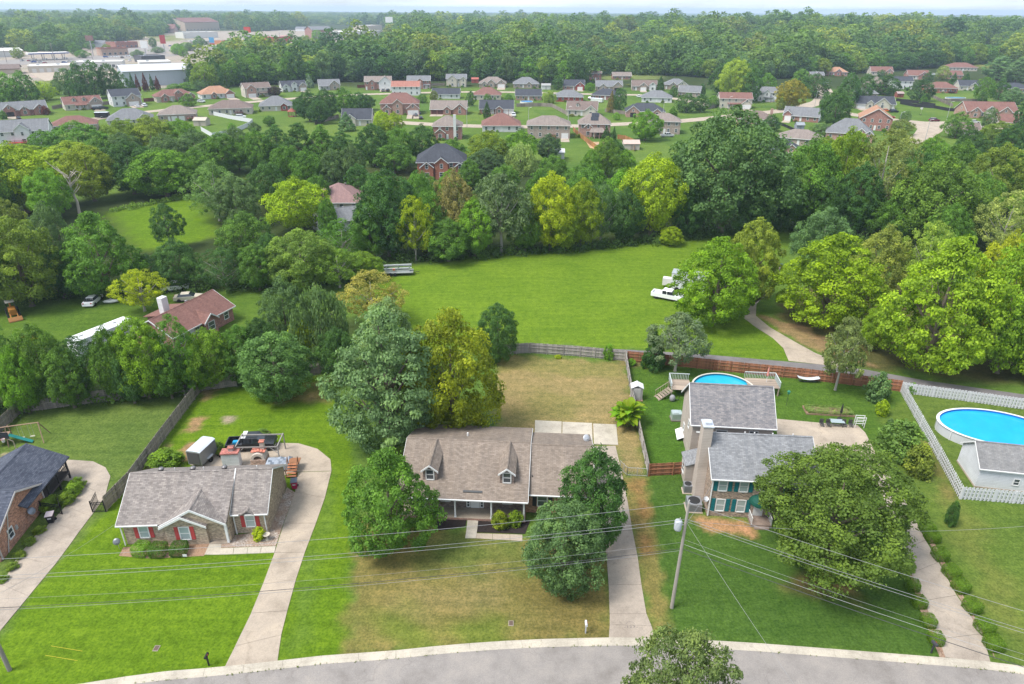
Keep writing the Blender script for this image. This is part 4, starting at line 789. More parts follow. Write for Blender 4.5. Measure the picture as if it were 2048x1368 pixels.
# --- between belt and subdivision
MB_ = 'trees behind the red brick house with dark roof'
for a in ((1290, 222, 281, 66, 'oak', 'bg', 'round bright green lawn tree behind a wooden fence'), (972, 299, 362, 82, 'oak', (0.050, 0.090, 0.039), 'rounded dark grey green tree right of the red brick house'), (1040, 287, 348, 70, 'willow', (0.157, 0.213, 0.078), 'pale weeping willow right of the red brick house'),
          (1465, 118, 202, 64, 'oak', (0.190, 0.246, 0.034), 'tall pale yellow green tree in the subdivision'), (1665, 180, 256, 58, 'oak', 'dg', 'dense dark green tree beside the grey roofed brick house'), (694, 224, 262, 38, 'cone', 'pn', 'blue green spruce beside the dark roofed house'), (1578, 160, 218, 62, 'oak', (0.181, 0.157, 0.022), 'rust orange tinged tree by the curving street'),
          (974, 203, 237, 18, 'cone', 'dg', 'narrow dark conifer in front of a dark roofed house'), (620, 150, 176, 20, 'cone', (0.123, 0.179, 0.146), 'pale blue spruce beside the white house with dark roof'), (1098, 182, 207, 28, 'willow', (0.168, 0.224, 0.056), 'pale green weeping tree by the far wooden fence'), (551, 173, 193, 28, 'oak', 'pu', 'dark purple leaved tree by the white house'), (1222, 182, 225, 20, 'cone', 'br', 'rusty brown conifer in the subdivision')):
    tree(*a)
for a in ((790, 287, 345, 82, 'oak', 'g'), (750, 250, 332, 72, 'oak', 'dg'), (800, 255, 330, 62, 'oak', 'g'), (846, 252, 322, 68, 'oak', 'dg'), (905, 280, 335, 60, 'oak', 'g'), (975, 264, 335, 82, 'oak', (0.112, 0.157, 0.013)), (1040, 262, 330, 78, 'oak', 'bg'), (1097, 269, 322, 52, 'oak', (0.045, 0.078, 0.039)), (1105, 310, 372, 62, 'oak', 'g'), (1165, 330, 402, 82, 'oak', 'g'), (1210, 276, 352, 56, 'oak', (0.090, 0.146, 0.022)), (765, 222, 268, 40, 'oak', 'yg'), (790, 226, 270, 40, 'oak', (0.157, 0.213, 0.011)), (1180, 300, 365, 40, 'oak', 'bg'), (1010, 330, 390, 60, 'oak', 'g'), (940, 320, 380, 50, 'oak', 'g'), (720, 330, 400, 60, 'oak', 'dg'), (760, 345, 420, 60, 'oak', 'g'), (848, 346, 415, 62, 'oak', 'g'), (902, 343, 420, 60, 'oak', 'bg'), (660, 398, 480, 46, 'oak', 'g')):
    tree(*a, 'leafy tree between the field belt and the subdivision houses', MB_)
PB = 'pines and broadleaf trees left of the red brick house'
for a in ((560, 250, 340, 70, 'pine', 'dg'), (605, 245, 350, 75, 'pine', 'dg'), (650, 250, 352, 75, 'pine', 'g'), (690, 262, 358, 70, 'pine', 'dg'), (520, 262, 345, 70, 'oak', 'g'), (480, 255, 340, 70, 'oak', 'gg'), (580, 290, 375, 70, 'oak', 'g'), (620, 300, 380, 65, 'oak', 'g'), (670, 300, 380, 60, 'oak', 'gg'), (640, 350, 420, 50, 'oak', 'g'), (710, 290, 380, 55, 'oak', 'gg')):
    tree(*a, 'dark green tree in the clump left of the red brick house', PB)
LB = 'trees below the left subdivision row'
for a in ((170, 245, 330, 120, 'oak', 'g'), (255, 240, 320, 90, 'oak', (0.101, 0.157, 0.022)), (310, 235, 315, 100, 'oak', (0.129, 0.168, 0.022)), (370, 240, 310, 70, 'oak', 'bg'), (255, 268, 340, 80, 'oak', 'gg'), (400, 262, 345, 90, 'oak', 'gg'), (450, 268, 350, 90, 'oak', 'g'), (340, 270, 350, 80, 'oak', 'gg'), (150, 285, 350, 110, 'oak', (0.157, 0.202, 0.013)), (60, 290, 350, 110, 'oak', (0.134, 0.190, 0.013)), (100, 262, 330, 60, 'oak', 'g'), (210, 275, 345, 70, 'oak', 'g')):
    tree(*a, 'leafy tree in the wood below the left subdivision houses', LB)
CB_ = 'tree clump in the middle of the left subdivision'
for a in ((620, 183, 243, 48, 'oak', 'dg'), (655, 180, 240, 52, 'oak', 'dg'), (690, 178, 232, 50, 'oak', 'g'), (720, 185, 225, 40, 'oak', 'dg'), (600, 195, 232, 30, 'oak', 'dg'), (735, 190, 220, 36, 'oak', 'dg'), (640, 200, 248, 44, 'oak', 'dg'), (540, 232, 252, 28, 'oak', 'g'), (510, 245, 268, 26, 'oak', 'gg'), (466, 246, 270, 18, 'oak', 'bg')):
    tree(*a, 'dark tree in the clump between the left subdivision houses', CB_)
YB = 'yard trees in the subdivision'
for a in ((942, 183, 212, 20, 'mid', 'dg'), (975, 188, 206, 18, 'mid', 'g'), (1017, 188, 206, 22, 'mid', 'g'), (1115, 152, 180, 22, 'mid', 'dg'), (868, 182, 202, 19, 'mid', 'ol'), (845, 188, 206, 22, 'mid', 'g'), (1238, 177, 226, 26, 'mid', 'dg'), (1320, 152, 182, 18, 'cone', 'dg'), (1346, 172, 194, 20, 'mid', 'dg'), (1403, 168, 192, 18, 'mid', 'dg'), (1372, 188, 225, 44, 'mid', 'dg'), (1400, 190, 224, 34, 'mid', 'dg'), (1425, 192, 215, 26, 'mid', 'g'), (378, 188, 213, 32, 'mid', 'g'), (92, 212, 230, 18, 'mid', 'rs'), (8, 222, 238, 14, 'column', 'g'), (1233, 225, 240, 16, 'mid', 'bg'), (1260, 168, 172, 16, 'mid', 'ol'), (1180, 166, 182, 20, 'mid', 'bg'), (1345, 212, 232, 22, 'cone', 'bg'), (1212, 253, 280, 20, 'cone', 'dg'), (1227, 253, 282, 12, 'cone', 'dg'), (1222, 280, 330, 56, 'oak', 'dg'), (1250, 300, 345, 40, 'oak', 'bg'), (1540, 230, 262, 40, 'mid', 'dg'),
          (1640, 248, 272, 44, 'mid', 'gg'), (1692, 148, 215, 44, 'mid', 'dg'), (1725, 150, 200, 40, 'mid', 'dg'), (1650, 185, 225, 30, 'mid', 'dg'), (1770, 150, 190, 54, 'mid', 'dg'), (1838, 160, 202, 48, 'mid', 'dk'), (1845, 188, 208, 20, 'cone', 'g'), (1808, 222, 246, 24, 'mid', 'gg'), (1910, 226, 276, 52, 'mid', 'g'), (1962, 156, 205, 38, 'mid', 'g'), (1996, 158, 200, 34, 'mid', 'dg'), (2020, 175, 215, 50, 'pine', 'pn'), (1975, 218, 262, 30, 'mid', 'gg'), (1990, 228, 250, 28, 'mid', 'rs'), (1800, 240, 270, 50, 'mid', 'ol'), (1985, 245, 310, 90, 'oak', (0.095, 0.134, 0.022)), (1995, 112, 160, 62, 'pine', 'pn'), (2030, 115, 165, 50, 'pine', 'pn'), (1883, 132, 160, 28, 'mid', 'pl'), (1905, 145, 170, 16, 'cone', 'dg'), (1930, 145, 168, 18, 'cone', 'dg'), (1855, 144, 162, 20, 'mid', 'dg'), (1762, 140, 155, 16, 'mid', 'dg'), (1625, 150, 195, 60, 'mid', 'dg'), (1600, 140, 178, 40, 'mid', 'g'), (2045, 190, 260, 40, 'mid', 'dg'), (1525, 255, 300, 50, 'oak', 'g'), (1930, 260, 330, 60, 'oak', 'dg'), (1700, 265, 340, 60, 'oak', 'bg'), (1640, 275, 350, 60, 'oak', (0.123, 0.190, 0.011)), (1790, 265, 350, 70, 'airy', 'ol'), (1850, 275, 360, 70, 'oak', 'bg'), (2010, 250, 320, 60, 'oak', 'dg'), (2080, 210, 300, 60, 'oak', 'dg'), (1560, 195, 220, 22, 'mid', (0.108, 0.134, 0.034)), (1500, 140, 205, 40, 'mid', 'dg'), (1530, 148, 196, 40, 'mid', 'g'), (1440, 130, 190, 50, 'mid', 'dg'), (1490, 128, 185, 40, 'mid', 'g')):
    tree(*a, 'leafy yard tree standing among the subdivision houses', YB)
NB = 'trees of the belt between warehouse and left houses'
for a in ((20, 148, 205, 60, 'mid', 'bg'), (55, 145, 205, 60, 'mid', 'g'), (90, 165, 200, 44, 'mid', 'yg'), (-10, 160, 215, 50, 'mid', 'g'), (140, 138, 192, 40, 'mid', 'gg'), (165, 128, 198, 50, 'mid', 'dg'), (195, 125, 197, 50, 'mid', 'dg'), (225, 130, 195, 48, 'mid', 'dg'), (248, 145, 190, 30, 'mid', 'dg'), (115, 160, 190, 24, 'mid', 'gg'), (268, 146, 185, 12, 'cone', 'dg'), (278, 148, 184, 11, 'cone', 'rs'), (293, 146, 183, 14, 'cone', 'rs'), (306, 148, 181, 10, 'cone', 'dg'), (317, 152, 180, 11, 'cone', 'rs'), (388, 128, 175, 26, 'mid', 'dk'), (375, 165, 180, 40, 'mid', 'bg'), (405, 160, 182, 36, 'mid', 'gg'), (350, 168, 181, 34, 'mid', 'g')):
    tree(*a, 'leafy tree in the screen between the grey warehouse and the left houses', NB)
FB = 'front row of the big wood behind the subdivision'
g_ = random.Random(5)
for i, x in enumerate(range(410, 1160, 21)):
    yb = np.interp(x, [410, 480, 700, 900, 1160], [180, 170, 163, 160, 170]); tree(x+g_.uniform(-6, 6), yb-g_.uniform(38, 62), yb, g_.uniform(34, 56), 'mid', g_.choice(['dg', 'g', 'gg', 'dg', 'bg', 'dk', (0.112, 0.168, 0.022)]), 'leafy tree in the front edge of the big wood behind the houses', FB)
for i, x in enumerate(range(1330, 2100, 22)):
    yb = np.interp(x, [1330, 1500, 1700, 1950, 2100], [150, 160, 146, 132, 128]); tree(x+g_.uniform(-6, 6), yb-g_.uniform(30, 46), yb, g_.uniform(34, 52), 'mid', g_.choice(['dg', 'g', 'gg', 'dg', 'g', 'dk', (0.112, 0.157, 0.022)]), 'leafy tree in the front edge of the big wood behind the houses', FB)
SB = 'trees scattered over the shopping strip'
for i in range(44):
    x = g_.uniform(-20, 770); yb = np.interp(x, [-20, 330, 540, 770], [100, 98, 92, 84])+g_.uniform(-8, 22); tree(x, yb-g_.uniform(12, 24), yb, g_.uniform(16, 30), 'mid', g_.choice(['dg', 'g', 'gg', 'bg', (.12, .16, .02)]), 'leafy tree standing between the shops of the strip', SB)
# undergrowth at the foot of the belts: one mass of low leaves
def thicket(name, pts, label, seed, hgt_=2.2, wid=2.6, den=1.3, col=(.045, .085, .018)):
    g = np.random.default_rng(seed); rs = resample([G(*p)[:2] for p in pts], 1.2); V = []; T = []
    for p in rs:
        for _ in range(int(den*2)):
            c0 = np.array([p[0]+g.normal(0, wid*.4), p[1]+g.normal(0, wid*.4), 0]); hh = hgt_*g.uniform(.4, 1.25); r0 = g.uniform(.7, 1.5); m_ = 70
            d = g.normal(size=(m_, 3)); d[:, 2] = np.abs(d[:, 2]); d /= np.linalg.norm(d, axis=1, keepdims=True); q = c0+d*np.array([r0, r0, hh])*g.uniform(.75, 1.05, m_)[:, None]
            nr = d+g.normal(size=(m_, 3))*.45; nr /= np.linalg.norm(nr, axis=1, keepdims=True); a = np.cross(nr, g.normal(size=(m_, 3))); a /= np.linalg.norm(a, axis=1, keepdims=True); b = np.cross(nr, a); s_ = .22*g.uniform(.6, 1.3, m_)[:, None]
            V.append(np.stack([q-a*s_, q+b*s_*.6, q+a*s_, q-b*s_*.6], 1).reshape(-1, 3)); T.append(np.repeat(np.clip(.5+g.normal(0, .15)+g.normal(0, .12, m_), 0, 1), 4))
    V = np.concatenate(V); V[:, 2] = np.maximum(V[:, 2], .02)
    o = place(name, fastmesh(name, V, np.arange(len(V)).reshape(-1, 4), LEAF, [('tint', 'FLOAT', np.concatenate(T))]), color=col); tag(o, label, 'undergrowth', kind='stuff')
thicket('undergrowth', [(785, 520), (850, 522), (1000, 512), (1200, 496), (1320, 482), (1420, 472), (1560, 458), (1640, 470), (1760, 482), (1900, 500)], 'dark bushy undergrowth along the far edge of the mown field', 3)
thicket('undergrowth', [(0, 600), (130, 592), (230, 590), (330, 580), (450, 578), (560, 570), (700, 560), (770, 545)], 'bushy undergrowth at the foot of the left woods', 4)
thicket('undergrowth', [(235, 420), (300, 408), (390, 392)], 'low weeds at the back of the hidden left lawn', 5, 1.0, 2, 1.0, (.09, .15, .02))
thicket('undergrowth', [(0, 812), (120, 800), (260, 792), (390, 776)], 'vines and brush along the grey fence behind the left yards', 6, 2.0, 2.0, 1.2, (.06, .11, .018))
# ------------------------------------------------------------ distant woodland (cannot be counted)
FARC = [crown_mesh('far_crown', p_, 950+i, 40, 34, .042, .17, .04, lump=.32, inner=.05, mat=LEAFF) for i, p_ in enumerate((OAK, MAP, BALL, OAK))]
def clearing():
    out = [gp(z) for z in ([(-90, 182), (410, 182), (440, 150), (480, 136), (540, 126), (640, 118), (775, 110), (785, 54), (612, 48), (600, 58), (500, 64), (445, 56), (360, 52), (330, 38), (345, 62), (290, 80), (190, 84), (150, 104), (-90, 100)], [(1185, 164), (1330, 160), (1335, 150), (1185, 150)], [(1935, 140), (2000, 138), (1992, 104), (1942, 104)], [(1640, 160), (2100, 160), (2100, 134), (1900, 134), (1640, 148)])]
    w_ = [G(*p)[:2] for p in [(300, 82), (262, 62), (240, 48), (232, 36)]]
    for a, b in zip(w_, w_[1:]): out.append(np.array([a+[-9, 0], a+[9, 0], b+[9, 0], b+[-9, 0]]))
    return out
def inpoly(a, q):
    ins = np.zeros(len(a), bool)
    for i in range(len(q)):
        p0, p1 = q[i], q[(i+1) % len(q)]; cnd = (p0[1] > a[:, 1]) != (p1[1] > a[:, 1])
        with np.errstate(all='ignore'): ins ^= cnd & (a[:, 0] < (p1[0]-p0[0])*(a[:, 1]-p0[1])/(p1[1]-p0[1])+p0[0])
    return ins
PTS = []
for r0, r1, sp, sz in ((470, 1000, 14, 21), (1000, 2300, 20, 25), (2300, 7500, 42, 36)):
    ysg = np.arange(r0, r1, sp)
    for y_ in ysg:
        xg = np.arange(-y_*.84-30, y_*.84+30, sp); n_ = len(xg); a = np.column_stack([xg+RNG.normal(0, sp*.28, n_), np.full(n_, y_)+RNG.normal(0, sp*.28, n_)])
        PTS.append(np.column_stack([a, np.full(n_, sz)*RNG.choice([.55, .8, 1.0, 1.25, 1.6], n_, p=[.2, .25, .25, .2, .1])*RNG.uniform(.85, 1.15, n_), np.full(n_, sz > 30)]))
PTS = np.concatenate(PTS); keep = np.ones(len(PTS), bool)
for q in clearing(): keep &= ~inpoly(PTS[:, :2], q)
py_ = np.array([PJ([p[0], p[1], 0]) for p in PTS[PTS[:, 1] < 700][:, :2]]); front = np.interp(py_[:, 0], [-300, 410, 480, 700, 900, 1160, 1330, 1500, 1700, 1950, 2300], [178, 178, 166, 160, 157, 167, 148, 157, 143, 129, 125])
k0 = np.where(PTS[:, 1] < 700)[0]; keep[k0] &= py_[:, 1] < front
nat = np.sin(PTS[:, 0]/170+1)*np.sin(PTS[:, 1]/230)+.6*np.sin(PTS[:, 0]/61+PTS[:, 1]/97); keep &= ~((PTS[:, 1] > 1000) & (nat > 1.18))
PTS = PTS[keep]; n_ = len(PTS)
me = bpy.data.meshes.new('woodland'); zz = terrain(PTS[:, 0], PTS[:, 1])-.5; me.from_pydata(np.column_stack([PTS[:, 0], PTS[:, 1], zz]).tolist(), [], [])
hh = np.where(PTS[:, 3] > 0, 15, PTS[:, 2]*.7+2)*RNG.uniform(.65, 1.3, n_)
a_ = me.attributes.new('sc', 'FLOAT_VECTOR', 'POINT'); a_.data.foreach_set('vector', np.column_stack([PTS[:, 2], PTS[:, 2], hh]).astype(np.float32).ravel())
a_ = me.attributes.new('rot', 'FLOAT_VECTOR', 'POINT'); a_.data.foreach_set('vector', np.column_stack([np.zeros(n_), np.zeros(n_), RNG.uniform(0, 6.28, n_)]).astype(np.float32).ravel())
wo_ = place('distant_woodland', me); tag(wo_, 'endless green woodland stretching to the horizon behind the houses', 'woodland', kind='stuff')
ng = bpy.data.node_groups.new('woodland', 'GeometryNodeTree'); ng.interface.new_socket('Geometry', in_out='INPUT', socket_type='NodeSocketGeometry'); ng.interface.new_socket('Geometry', in_out='OUTPUT', socket_type='NodeSocketGeometry')
N, L = ng.nodes, ng.links; gi, go = N.new('NodeGroupInput'), N.new('NodeGroupOutput'); ip = N.new('GeometryNodeInstanceOnPoints'); jn = N.new('GeometryNodeJoinGeometry'); ip.inputs['Pick Instance'].default_value = True
for i, m_ in enumerate(FARC):
    po = bpy.data.objects.new('far_crown', m_); oi = N.new('GeometryNodeObjectInfo'); oi.inputs['Object'].default_value = po; oi.inputs['As Instance'].default_value = True; L.new(oi.outputs['Geometry'], jn.inputs[0])
for nm_, sk in (('sc', 'Scale'), ('rot', 'Rotation')):
    na = N.new('GeometryNodeInputNamedAttribute'); na.data_type = 'FLOAT_VECTOR'; na.inputs['Name'].default_value = nm_
    if sk == 'Rotation':
        e2 = N.new('FunctionNodeEulerToRotation'); L.new(na.outputs[0], e2.inputs[0]); L.new(e2.outputs[0], ip.inputs[sk])
    else: L.new(na.outputs[0], ip.inputs[sk])
L.new(gi.outputs[0], ip.inputs['Points']); L.new(jn.outputs[0], ip.inputs['Instance']); L.new(ip.outputs[0], go.inputs[0])
wo_.modifiers.new('scatter', 'NODES').node_group = ng
print('trees', NT[0], 'woodland', n_)
# ============================================================ subdivision houses
RCOL = dict(gr=(.21, .215, .225), dk=(.075, .08, .095), br=(.215, .165, .145), rd=(.235, .125, .105), tn=(.27, .225, .2), oR=(.44, .25, .165), sm=(.40, .185, .145), mv=(.3, .19, .18))
WCOL = dict(rb=('brick', (.36, .15, .11)), tb=('brick', (.40, .31, .25)), pb=('brick', (.45, .25, .19)), cr=('siding', (.62, .57, .48)), wh=('siding', (.74, .74, .74)), rs=('siding', (.36, .075, .06)), ob=('brick', (.42, .13, .06)))
def wm(k): return M(*WCOL[k])
def house(label, px, py, rot, W, D, st, rt, rc, wf, ws=None, gables=(), garages=(), dorm=(), chim=None, porch=None, pitch=None, drive=0, deck=None, gmat=None, wins=True, name='house'):
    """px,py: foot of the front wall's middle in the photo. gables: (centre, width, wall[, projection]); garages: (centre, width m)"""
    g = G(px, py); c = thing(name, label, 'house', (g[0], g[1], float(terrain(g[0], g[1]))), R(rot), 'houses of the subdivision')
    ws = ws or wf; he = {1: 2.75, 1.5: 3.1, 2: 5.3}[st]; pitch = pitch or (.62 if st == 1.5 else .5); roofm = M('shingle', RCOL[rc]); x0, x1 = -W/2, W/2
    hr = he+pitch*D/2; mb = MB(); ov = .45
    if rt == 'g':
        pent(mb, x0, x1, 0, D, he, he, D/2, hr-.15, 0, 1); mb.poly([(x0, -.006, 0), (x1, -.006, 0), (x1, -.006, he-.06), (x0, -.006, he-.06)], 0)
    elif rt == 'f':
        hr = he+pitch*W/2; pent_y(mb, x0, x1, 0, D, he, hr-.15, 0, 0)
    else: mb.box(x0, x1, 0, D, 0, he-.02, 0); hr = he+pitch*min(W, D)/2
    mb.build('wall', [wm(wf), wm(ws)], c)
    rf = MB(); tr = MB(); e = he-ov*pitch
    if rt == 'g':
        groof(rf, x0-.35, x1+.35, -ov, D+ov, D/2, e, hr)
        for s in (-1, 1): xx = s*(W/2+.37); bar(tr, (xx, -ov, e), (xx, D/2, hr), .06, .22); bar(tr, (xx, D/2, hr), (xx, D+ov, e), .06, .22)
        tr.box(x0-.35, x1+.35, -ov-.05, -ov-.002, e-.16, e+.02)
    elif rt == 'f':
        groof_y(rf, x0-ov, x1+ov, 0, -.4, D+.4, e, hr); bar(tr, (x0-ov, -.43, e), (0, -.43, hr), .06, .24); bar(tr, (0, -.43, hr), (x1+ov, -.43, e), .06, .24)
    else:
        hroof(rf, x0-ov, x1+ov, -ov, D+ov, he-.1, hr); tr.box(x0-ov, x1+ov, -ov-.04, -ov-.003, he-.26, he-.08)
    taken = []
    for ga in garages:
        gc, gw = ga; x = x0+W*gc; taken.append((x-gw/2-.3, x+gw/2+.3))
    gw_ = []
    for ga in gables:
        gc, gwd, wl = ga[:3]; pj = ga[3] if len(ga) > 3 else 1.2; tall = ga[4] if len(ga) > 4 else 0
        x = x0+W*gc; a = W*gwd/2; hg = he+tall; rise = a*.78; wb = MB(); pent_y(wb, x-a, x+a, -pj, min(D*.45, 3), hg, hg+rise, 0); wb.build('wall', wm(wl), c)
        back = min(D*.7, (rise+tall)/pitch+1.0); groof_y(rf, x-a-.3, x+a+.3, x, -pj-.3, back, hg-.24+.02, hg+rise+.02, .12)
        bar(tr, (x-a-.32, -pj-.33, hg-.22), (x, -pj-.33, hg+rise+.03), .07, .26); bar(tr, (x, -pj-.33, hg+rise+.03), (x+a+.32, -pj-.33, hg-.22), .07, .26)
        taken.append((x-a-.25, x+a+.25)); gar = [q for q in garages if abs(x0+W*q[0]-x) < a]
        if not gar: window(c, x, -pj, .9, min(1.3, a), 1.35)
        if st >= 1.5 or tall > 1 or a > 2.6: window(c, x, -pj, hg-.25 if st != 2 else 3.5, .8, .95 if st != 2 else 1.3)
        gw_.append((x, a, pj))
    for gc, gwd in garages:
        x = x0+W*gc; pj = next((q[2] for q in gw_ if abs(q[0]-x) < q[1]), 0); garage_door(c, x, -pj, .03, gwd, 2.15, gmat or TRIM)
        if drive: MB().slab([(x-gwd/2-.3, -pj-drive, .075), (x+gwd/2+.3, -pj-drive, .075), (x+gwd/2+.3, -pj, .075), (x-gwd/2-.3, -pj, .075)], .06).build('driveway', CONC, c)
    dx = 0.1
    if wins:
        dpos = [x for x in np.linspace(x0+1, x1-1, 9) if not any(a-.6 < x < b+.6 for a, b in taken)]
        if dpos: dx = min(dpos, key=lambda q: abs(q-(x0+W*(porch[0] if porch else .5)))); door(c, dx, -.006, .1, knob=False); taken.append((dx-.6, dx+.6))
        nw = max(2, int(W/3))
        for k in range(nw):
            x = x0+W*(k+.5)/nw
            if not any(a-.5 < x < b+.5 for a, b in taken): window(c, x, -.006, .9, .95, 1.3)
            if st == 2 and not any(abs(x-q[0]) < q[1]+.3 for q in gw_): window(c, x, -.006, 3.6, .95, 1.25)
        for s, rz in ((-1, -90), (1, 90)):
            for z in ([1.0, 3.6] if st == 2 else [1.0]):
                if rt != 'h' or st == 2 or True: window(c, s*W/2, D*.35, z, .85, 1.2, R(rz))
        if rt == 'g' and st == 1.5:
            for s, rz in ((-1, -90), (1, 90)): window(c, s*W/2, D*.5, he+.3, .8, 1.1, R(rz))
    for q in dorm:
        x = x0+W*q; yf = D*.16; zb = he+pitch*yf-.3; a = .85; db = MB(); pent_y(db, x-a, x+a, yf, yf+2.2, zb+1.5, zb+2.1, zb-.3); d = db.build('dormer', wm('cr' if wf != 'wh' else 'wh'), c); dr = MB(); groof_y(dr, x-a-.2, x+a+.2, x, yf-.25, yf+3.2, zb+1.42, zb+2.18, .1); dr.build('dormer_roof', roofm, d); window(c, x, yf, zb+.35, .75, 1.05)
    if porch:
        pc, pw = porch; x = x0+W*pc; a = W*pw/2; rf.slab([(x-a, -2.0, 2.45), (x+a, -2.0, 2.45), (x+a, .1, 3.0), (x-a, .1, 3.0)], .12)
        for k in range(4): part(c, 'porch_post', .14, .14, 2.35, TRIM, (x-a+.15+(2*a-.3)*k/3, -1.85, 0))
        rr = MB(); rr.box(x-a+.1, x+a-.1, -1.88, -1.82, .85, .92); rr.build('porch_railing', TRIM, c); MB().box(x-a, x+a, -1.95, -.01, 0, .2).build('porch_floor', CONC, c)
    if chim:
        x = x0+W*chim[0]; MB().cbox(x, D*chim[1], 0 if len(chim) > 3 else he, 1.1, .8, hr+.9-(0 if len(chim) > 3 else he)).build('chimney', wm(chim[2]), c)
    if deck:
        x = x0+W*deck[0]; m_ = M('paint', deck[2]); dk = MB(); dk.box(x-deck[1]/2, x+deck[1]/2, -3, -.01, 1.1, 1.25); dk.build('deck', m_, c)
        for k in range(4): part(c, 'deck_post', .14, .14, 2.1, m_, (x-deck[1]/2+.1+(deck[1]-.2)*k/3, -2.9, 0))
        rr = MB(); rr.box(x-deck[1]/2, x+deck[1]/2, -2.95, -2.87, 2.05, 2.15)
        for k in range(int(deck[1]/.3)): rr.box(x-deck[1]/2+.05+k*.3, x-deck[1]/2+.1+k*.3, -2.93, -2.89, 1.25, 2.05)
        rr.build('deck_railing', m_, c)
    rf.build('roof', roofm, c); tr.build('trim', TRIM, c)
    if wins and py < 330:
        for k in range(3):
            xs_ = random.uniform(x0, x1)
            if any(a-.3 < xs_ < b_+.3 for a, b_ in taken[len(gables):]+[(x0+W*q[0]-q[1]/2, x0+W*q[0]+q[1]/2) for q in garages]): continue
            rr_ = R(rot); sx, sy = g[0]+xs_*math.cos(rr_)+2.3*math.sin(rr_), g[1]+xs_*math.sin(rr_)-2.3*math.cos(rr_); s_ = thing('foundation_shrub', 'small rounded shrub planted along a subdivision house front', 'shrub', (sx, sy, 0), 0, 'foundation shrubs of the subdivision houses'); w2 = random.uniform(1.0, 2.2); place('foliage', PROTO['shrub'][0][k], s_, sc=(w2, w2, random.uniform(.8, 1.6)), color=(random.uniform(.04, .11), random.uniform(.09, .15), .018))
    if rt == 'h' or st < 2: vent(c, W*.12, D*.6, hr-pitch*D*.1-.05, .4)
    return c
hs = house
hs('red brick house with grey roof, dark open garage and two front gables', 52, 231, 38, 19, 10, 1.5, 'g', 'gr', 'rb', 'cr', [(.18, .24, 'rb', 1.2, .8), (.5, .2, 'rb'), (.84, .28, 'rb', 1.6)], [(.18, 3.0)], drive=9, gmat=DARK)  # open garage: near-black door panel painted in for the shade inside
hs('cream house with reddish roof, two dormers and brick garage gable', 170, 219, 38, 17, 10, 1.5, 'g', 'rd', 'cr', 'cr', [(.82, .32, 'tb', 1.6, .8)], [(.82, 4.6)], (.28, .55), porch=(.42, .32), drive=9)
hs('tall white house with dark roof and brown brick garage gable', 257, 212, 38, 14, 12, 2, 'g', 'dk', 'wh', 'wh', [(.7, .5, 'tb', 1.0, -1.4)], [(.7, 4.8)], drive=10)
hs('long house with reddish hip roof and three brick gables', 353, 203, 36, 20, 10, 1.5, 'h', 'rd', 'cr', 'cr', [(.22, .2, 'rb'), (.58, .2, 'rb', 1.2, 1.6), (.9, .2, 'rb')], (), chim=None)
hs('white house with orange tan roof and two red brick gables', 438, 197, 34, 18, 12, 1, 'h', 'oR', 'wh', 'wh', [(.36, .16, 'rb'), (.85, .28, 'rb')], [(.85, 4.4)], pitch=.62, drive=12)
hs('cream two storey house with brown roof and brick garage bay', 518, 194, 33, 15, 10, 2, 'g', 'br', 'cr', 'cr', [(.24, .34, 'pb', 1.2)], [(.24, 4.4)], porch=(.75, .5), drive=12)
hs('white house with dark roof and several steep gables', 590, 183, 28, 15, 10, 1.5, 'g', 'dk', 'wh', 'wh', [(.15, .3, 'wh'), (.5, .22, 'wh', .8, 1.5), (.84, .3, 'tb', 1.4, .6)], [(.84, 3.6)], drive=8)
hs('small house with light grey roof and tan brick front gable', 660, 180, 18, 13, 10, 1.5, 'g', 'gr', 'wh', 'wh', [(.74, .46, 'tb', 1.4, .6)], (), porch=(.28, .44))
hs('red brick two storey house with white double gable over two garages', 757, 180, 8, 17, 11, 2, 'g', 'tn', 'rb', 'rb', [(.76, .46, 'wh', 1.4), (.28, .2, 'rb', .6)], [(.66, 2.8), (.87, 2.8)], drive=9)
hs('red brick two storey house with grey roof beside the wood', 838, 177.5, 4, 15, 10, 2, 'g', 'gr', 'rb', 'rb', [(.22, .26, 'rb', 1.0, -1.4), (.56, .24, 'rb')], [(.22, 3.6)], porch=(.84, .3), drive=9)
hs('cream two storey house with grey roof and twin gables', 913, 173.5, 2, 13.5, 10, 2, 'g', 'gr', 'cr', 'cr', [(.3, .44, 'cr'), (.85, .26, 'cr')], ())
hs('tan brick hip roofed house with three gables and a white garage', 985, 175, 0, 18, 12, 1, 'h', 'tn', 'tb', 'tb', [(.2, .2, 'tb'), (.45, .24, 'tb', .6, .8), (.83, .32, 'tb', 1.6, .3)], [(.83, 4.6)], pitch=.6, drive=13)
hs('tan brick house with pale grey hip roof and one small gable', 1052, 176, 0, 17, 12, 1, 'h', 'gr', 'tb', 'tb', [(.62, .22, 'tb')], (), pitch=.62)
hs('dark roofed house with red garage gable', 1147, 180, -4, 14, 10, 1, 'g', 'dk', 'rb', 'rb', [(.8, .38, 'rs', 1.6, .5)], [(.8, 3.4)], pitch=.66, drive=7)
hs('tiny two storey brick house at the back of the subdivision', 1191, 161, 0, 8.5, 7, 2, 'g', 'br', 'rb', 'rb', pitch=.35)
hs('low brick house with tan roof by the far lane', 1244, 159, 0, 14, 9, 1, 'g', 'tn', 'rb', 'rb')
hs('tan brick house with grey roof and blue window gable', 1218, 182, -4, 17, 11, 1.5, 'g', 'gr', 'tb', 'tb', [(.27, .24, 'tb', 1.2), (.82, .34, 'tb', 1.6, .6)], [(.82, 4.4)], gmat=DARK, pitch=.55)
hs('brown brick house with brown roof and white porch gable', 1288, 181.5, -6, 16, 10, 1.5, 'g', 'br', 'tb', 'tb', [(.46, .28, 'tb', 1.4, .4), (.83, .26, 'wh', 1.0, .8)], [(.46, 3.6)], drive=8)
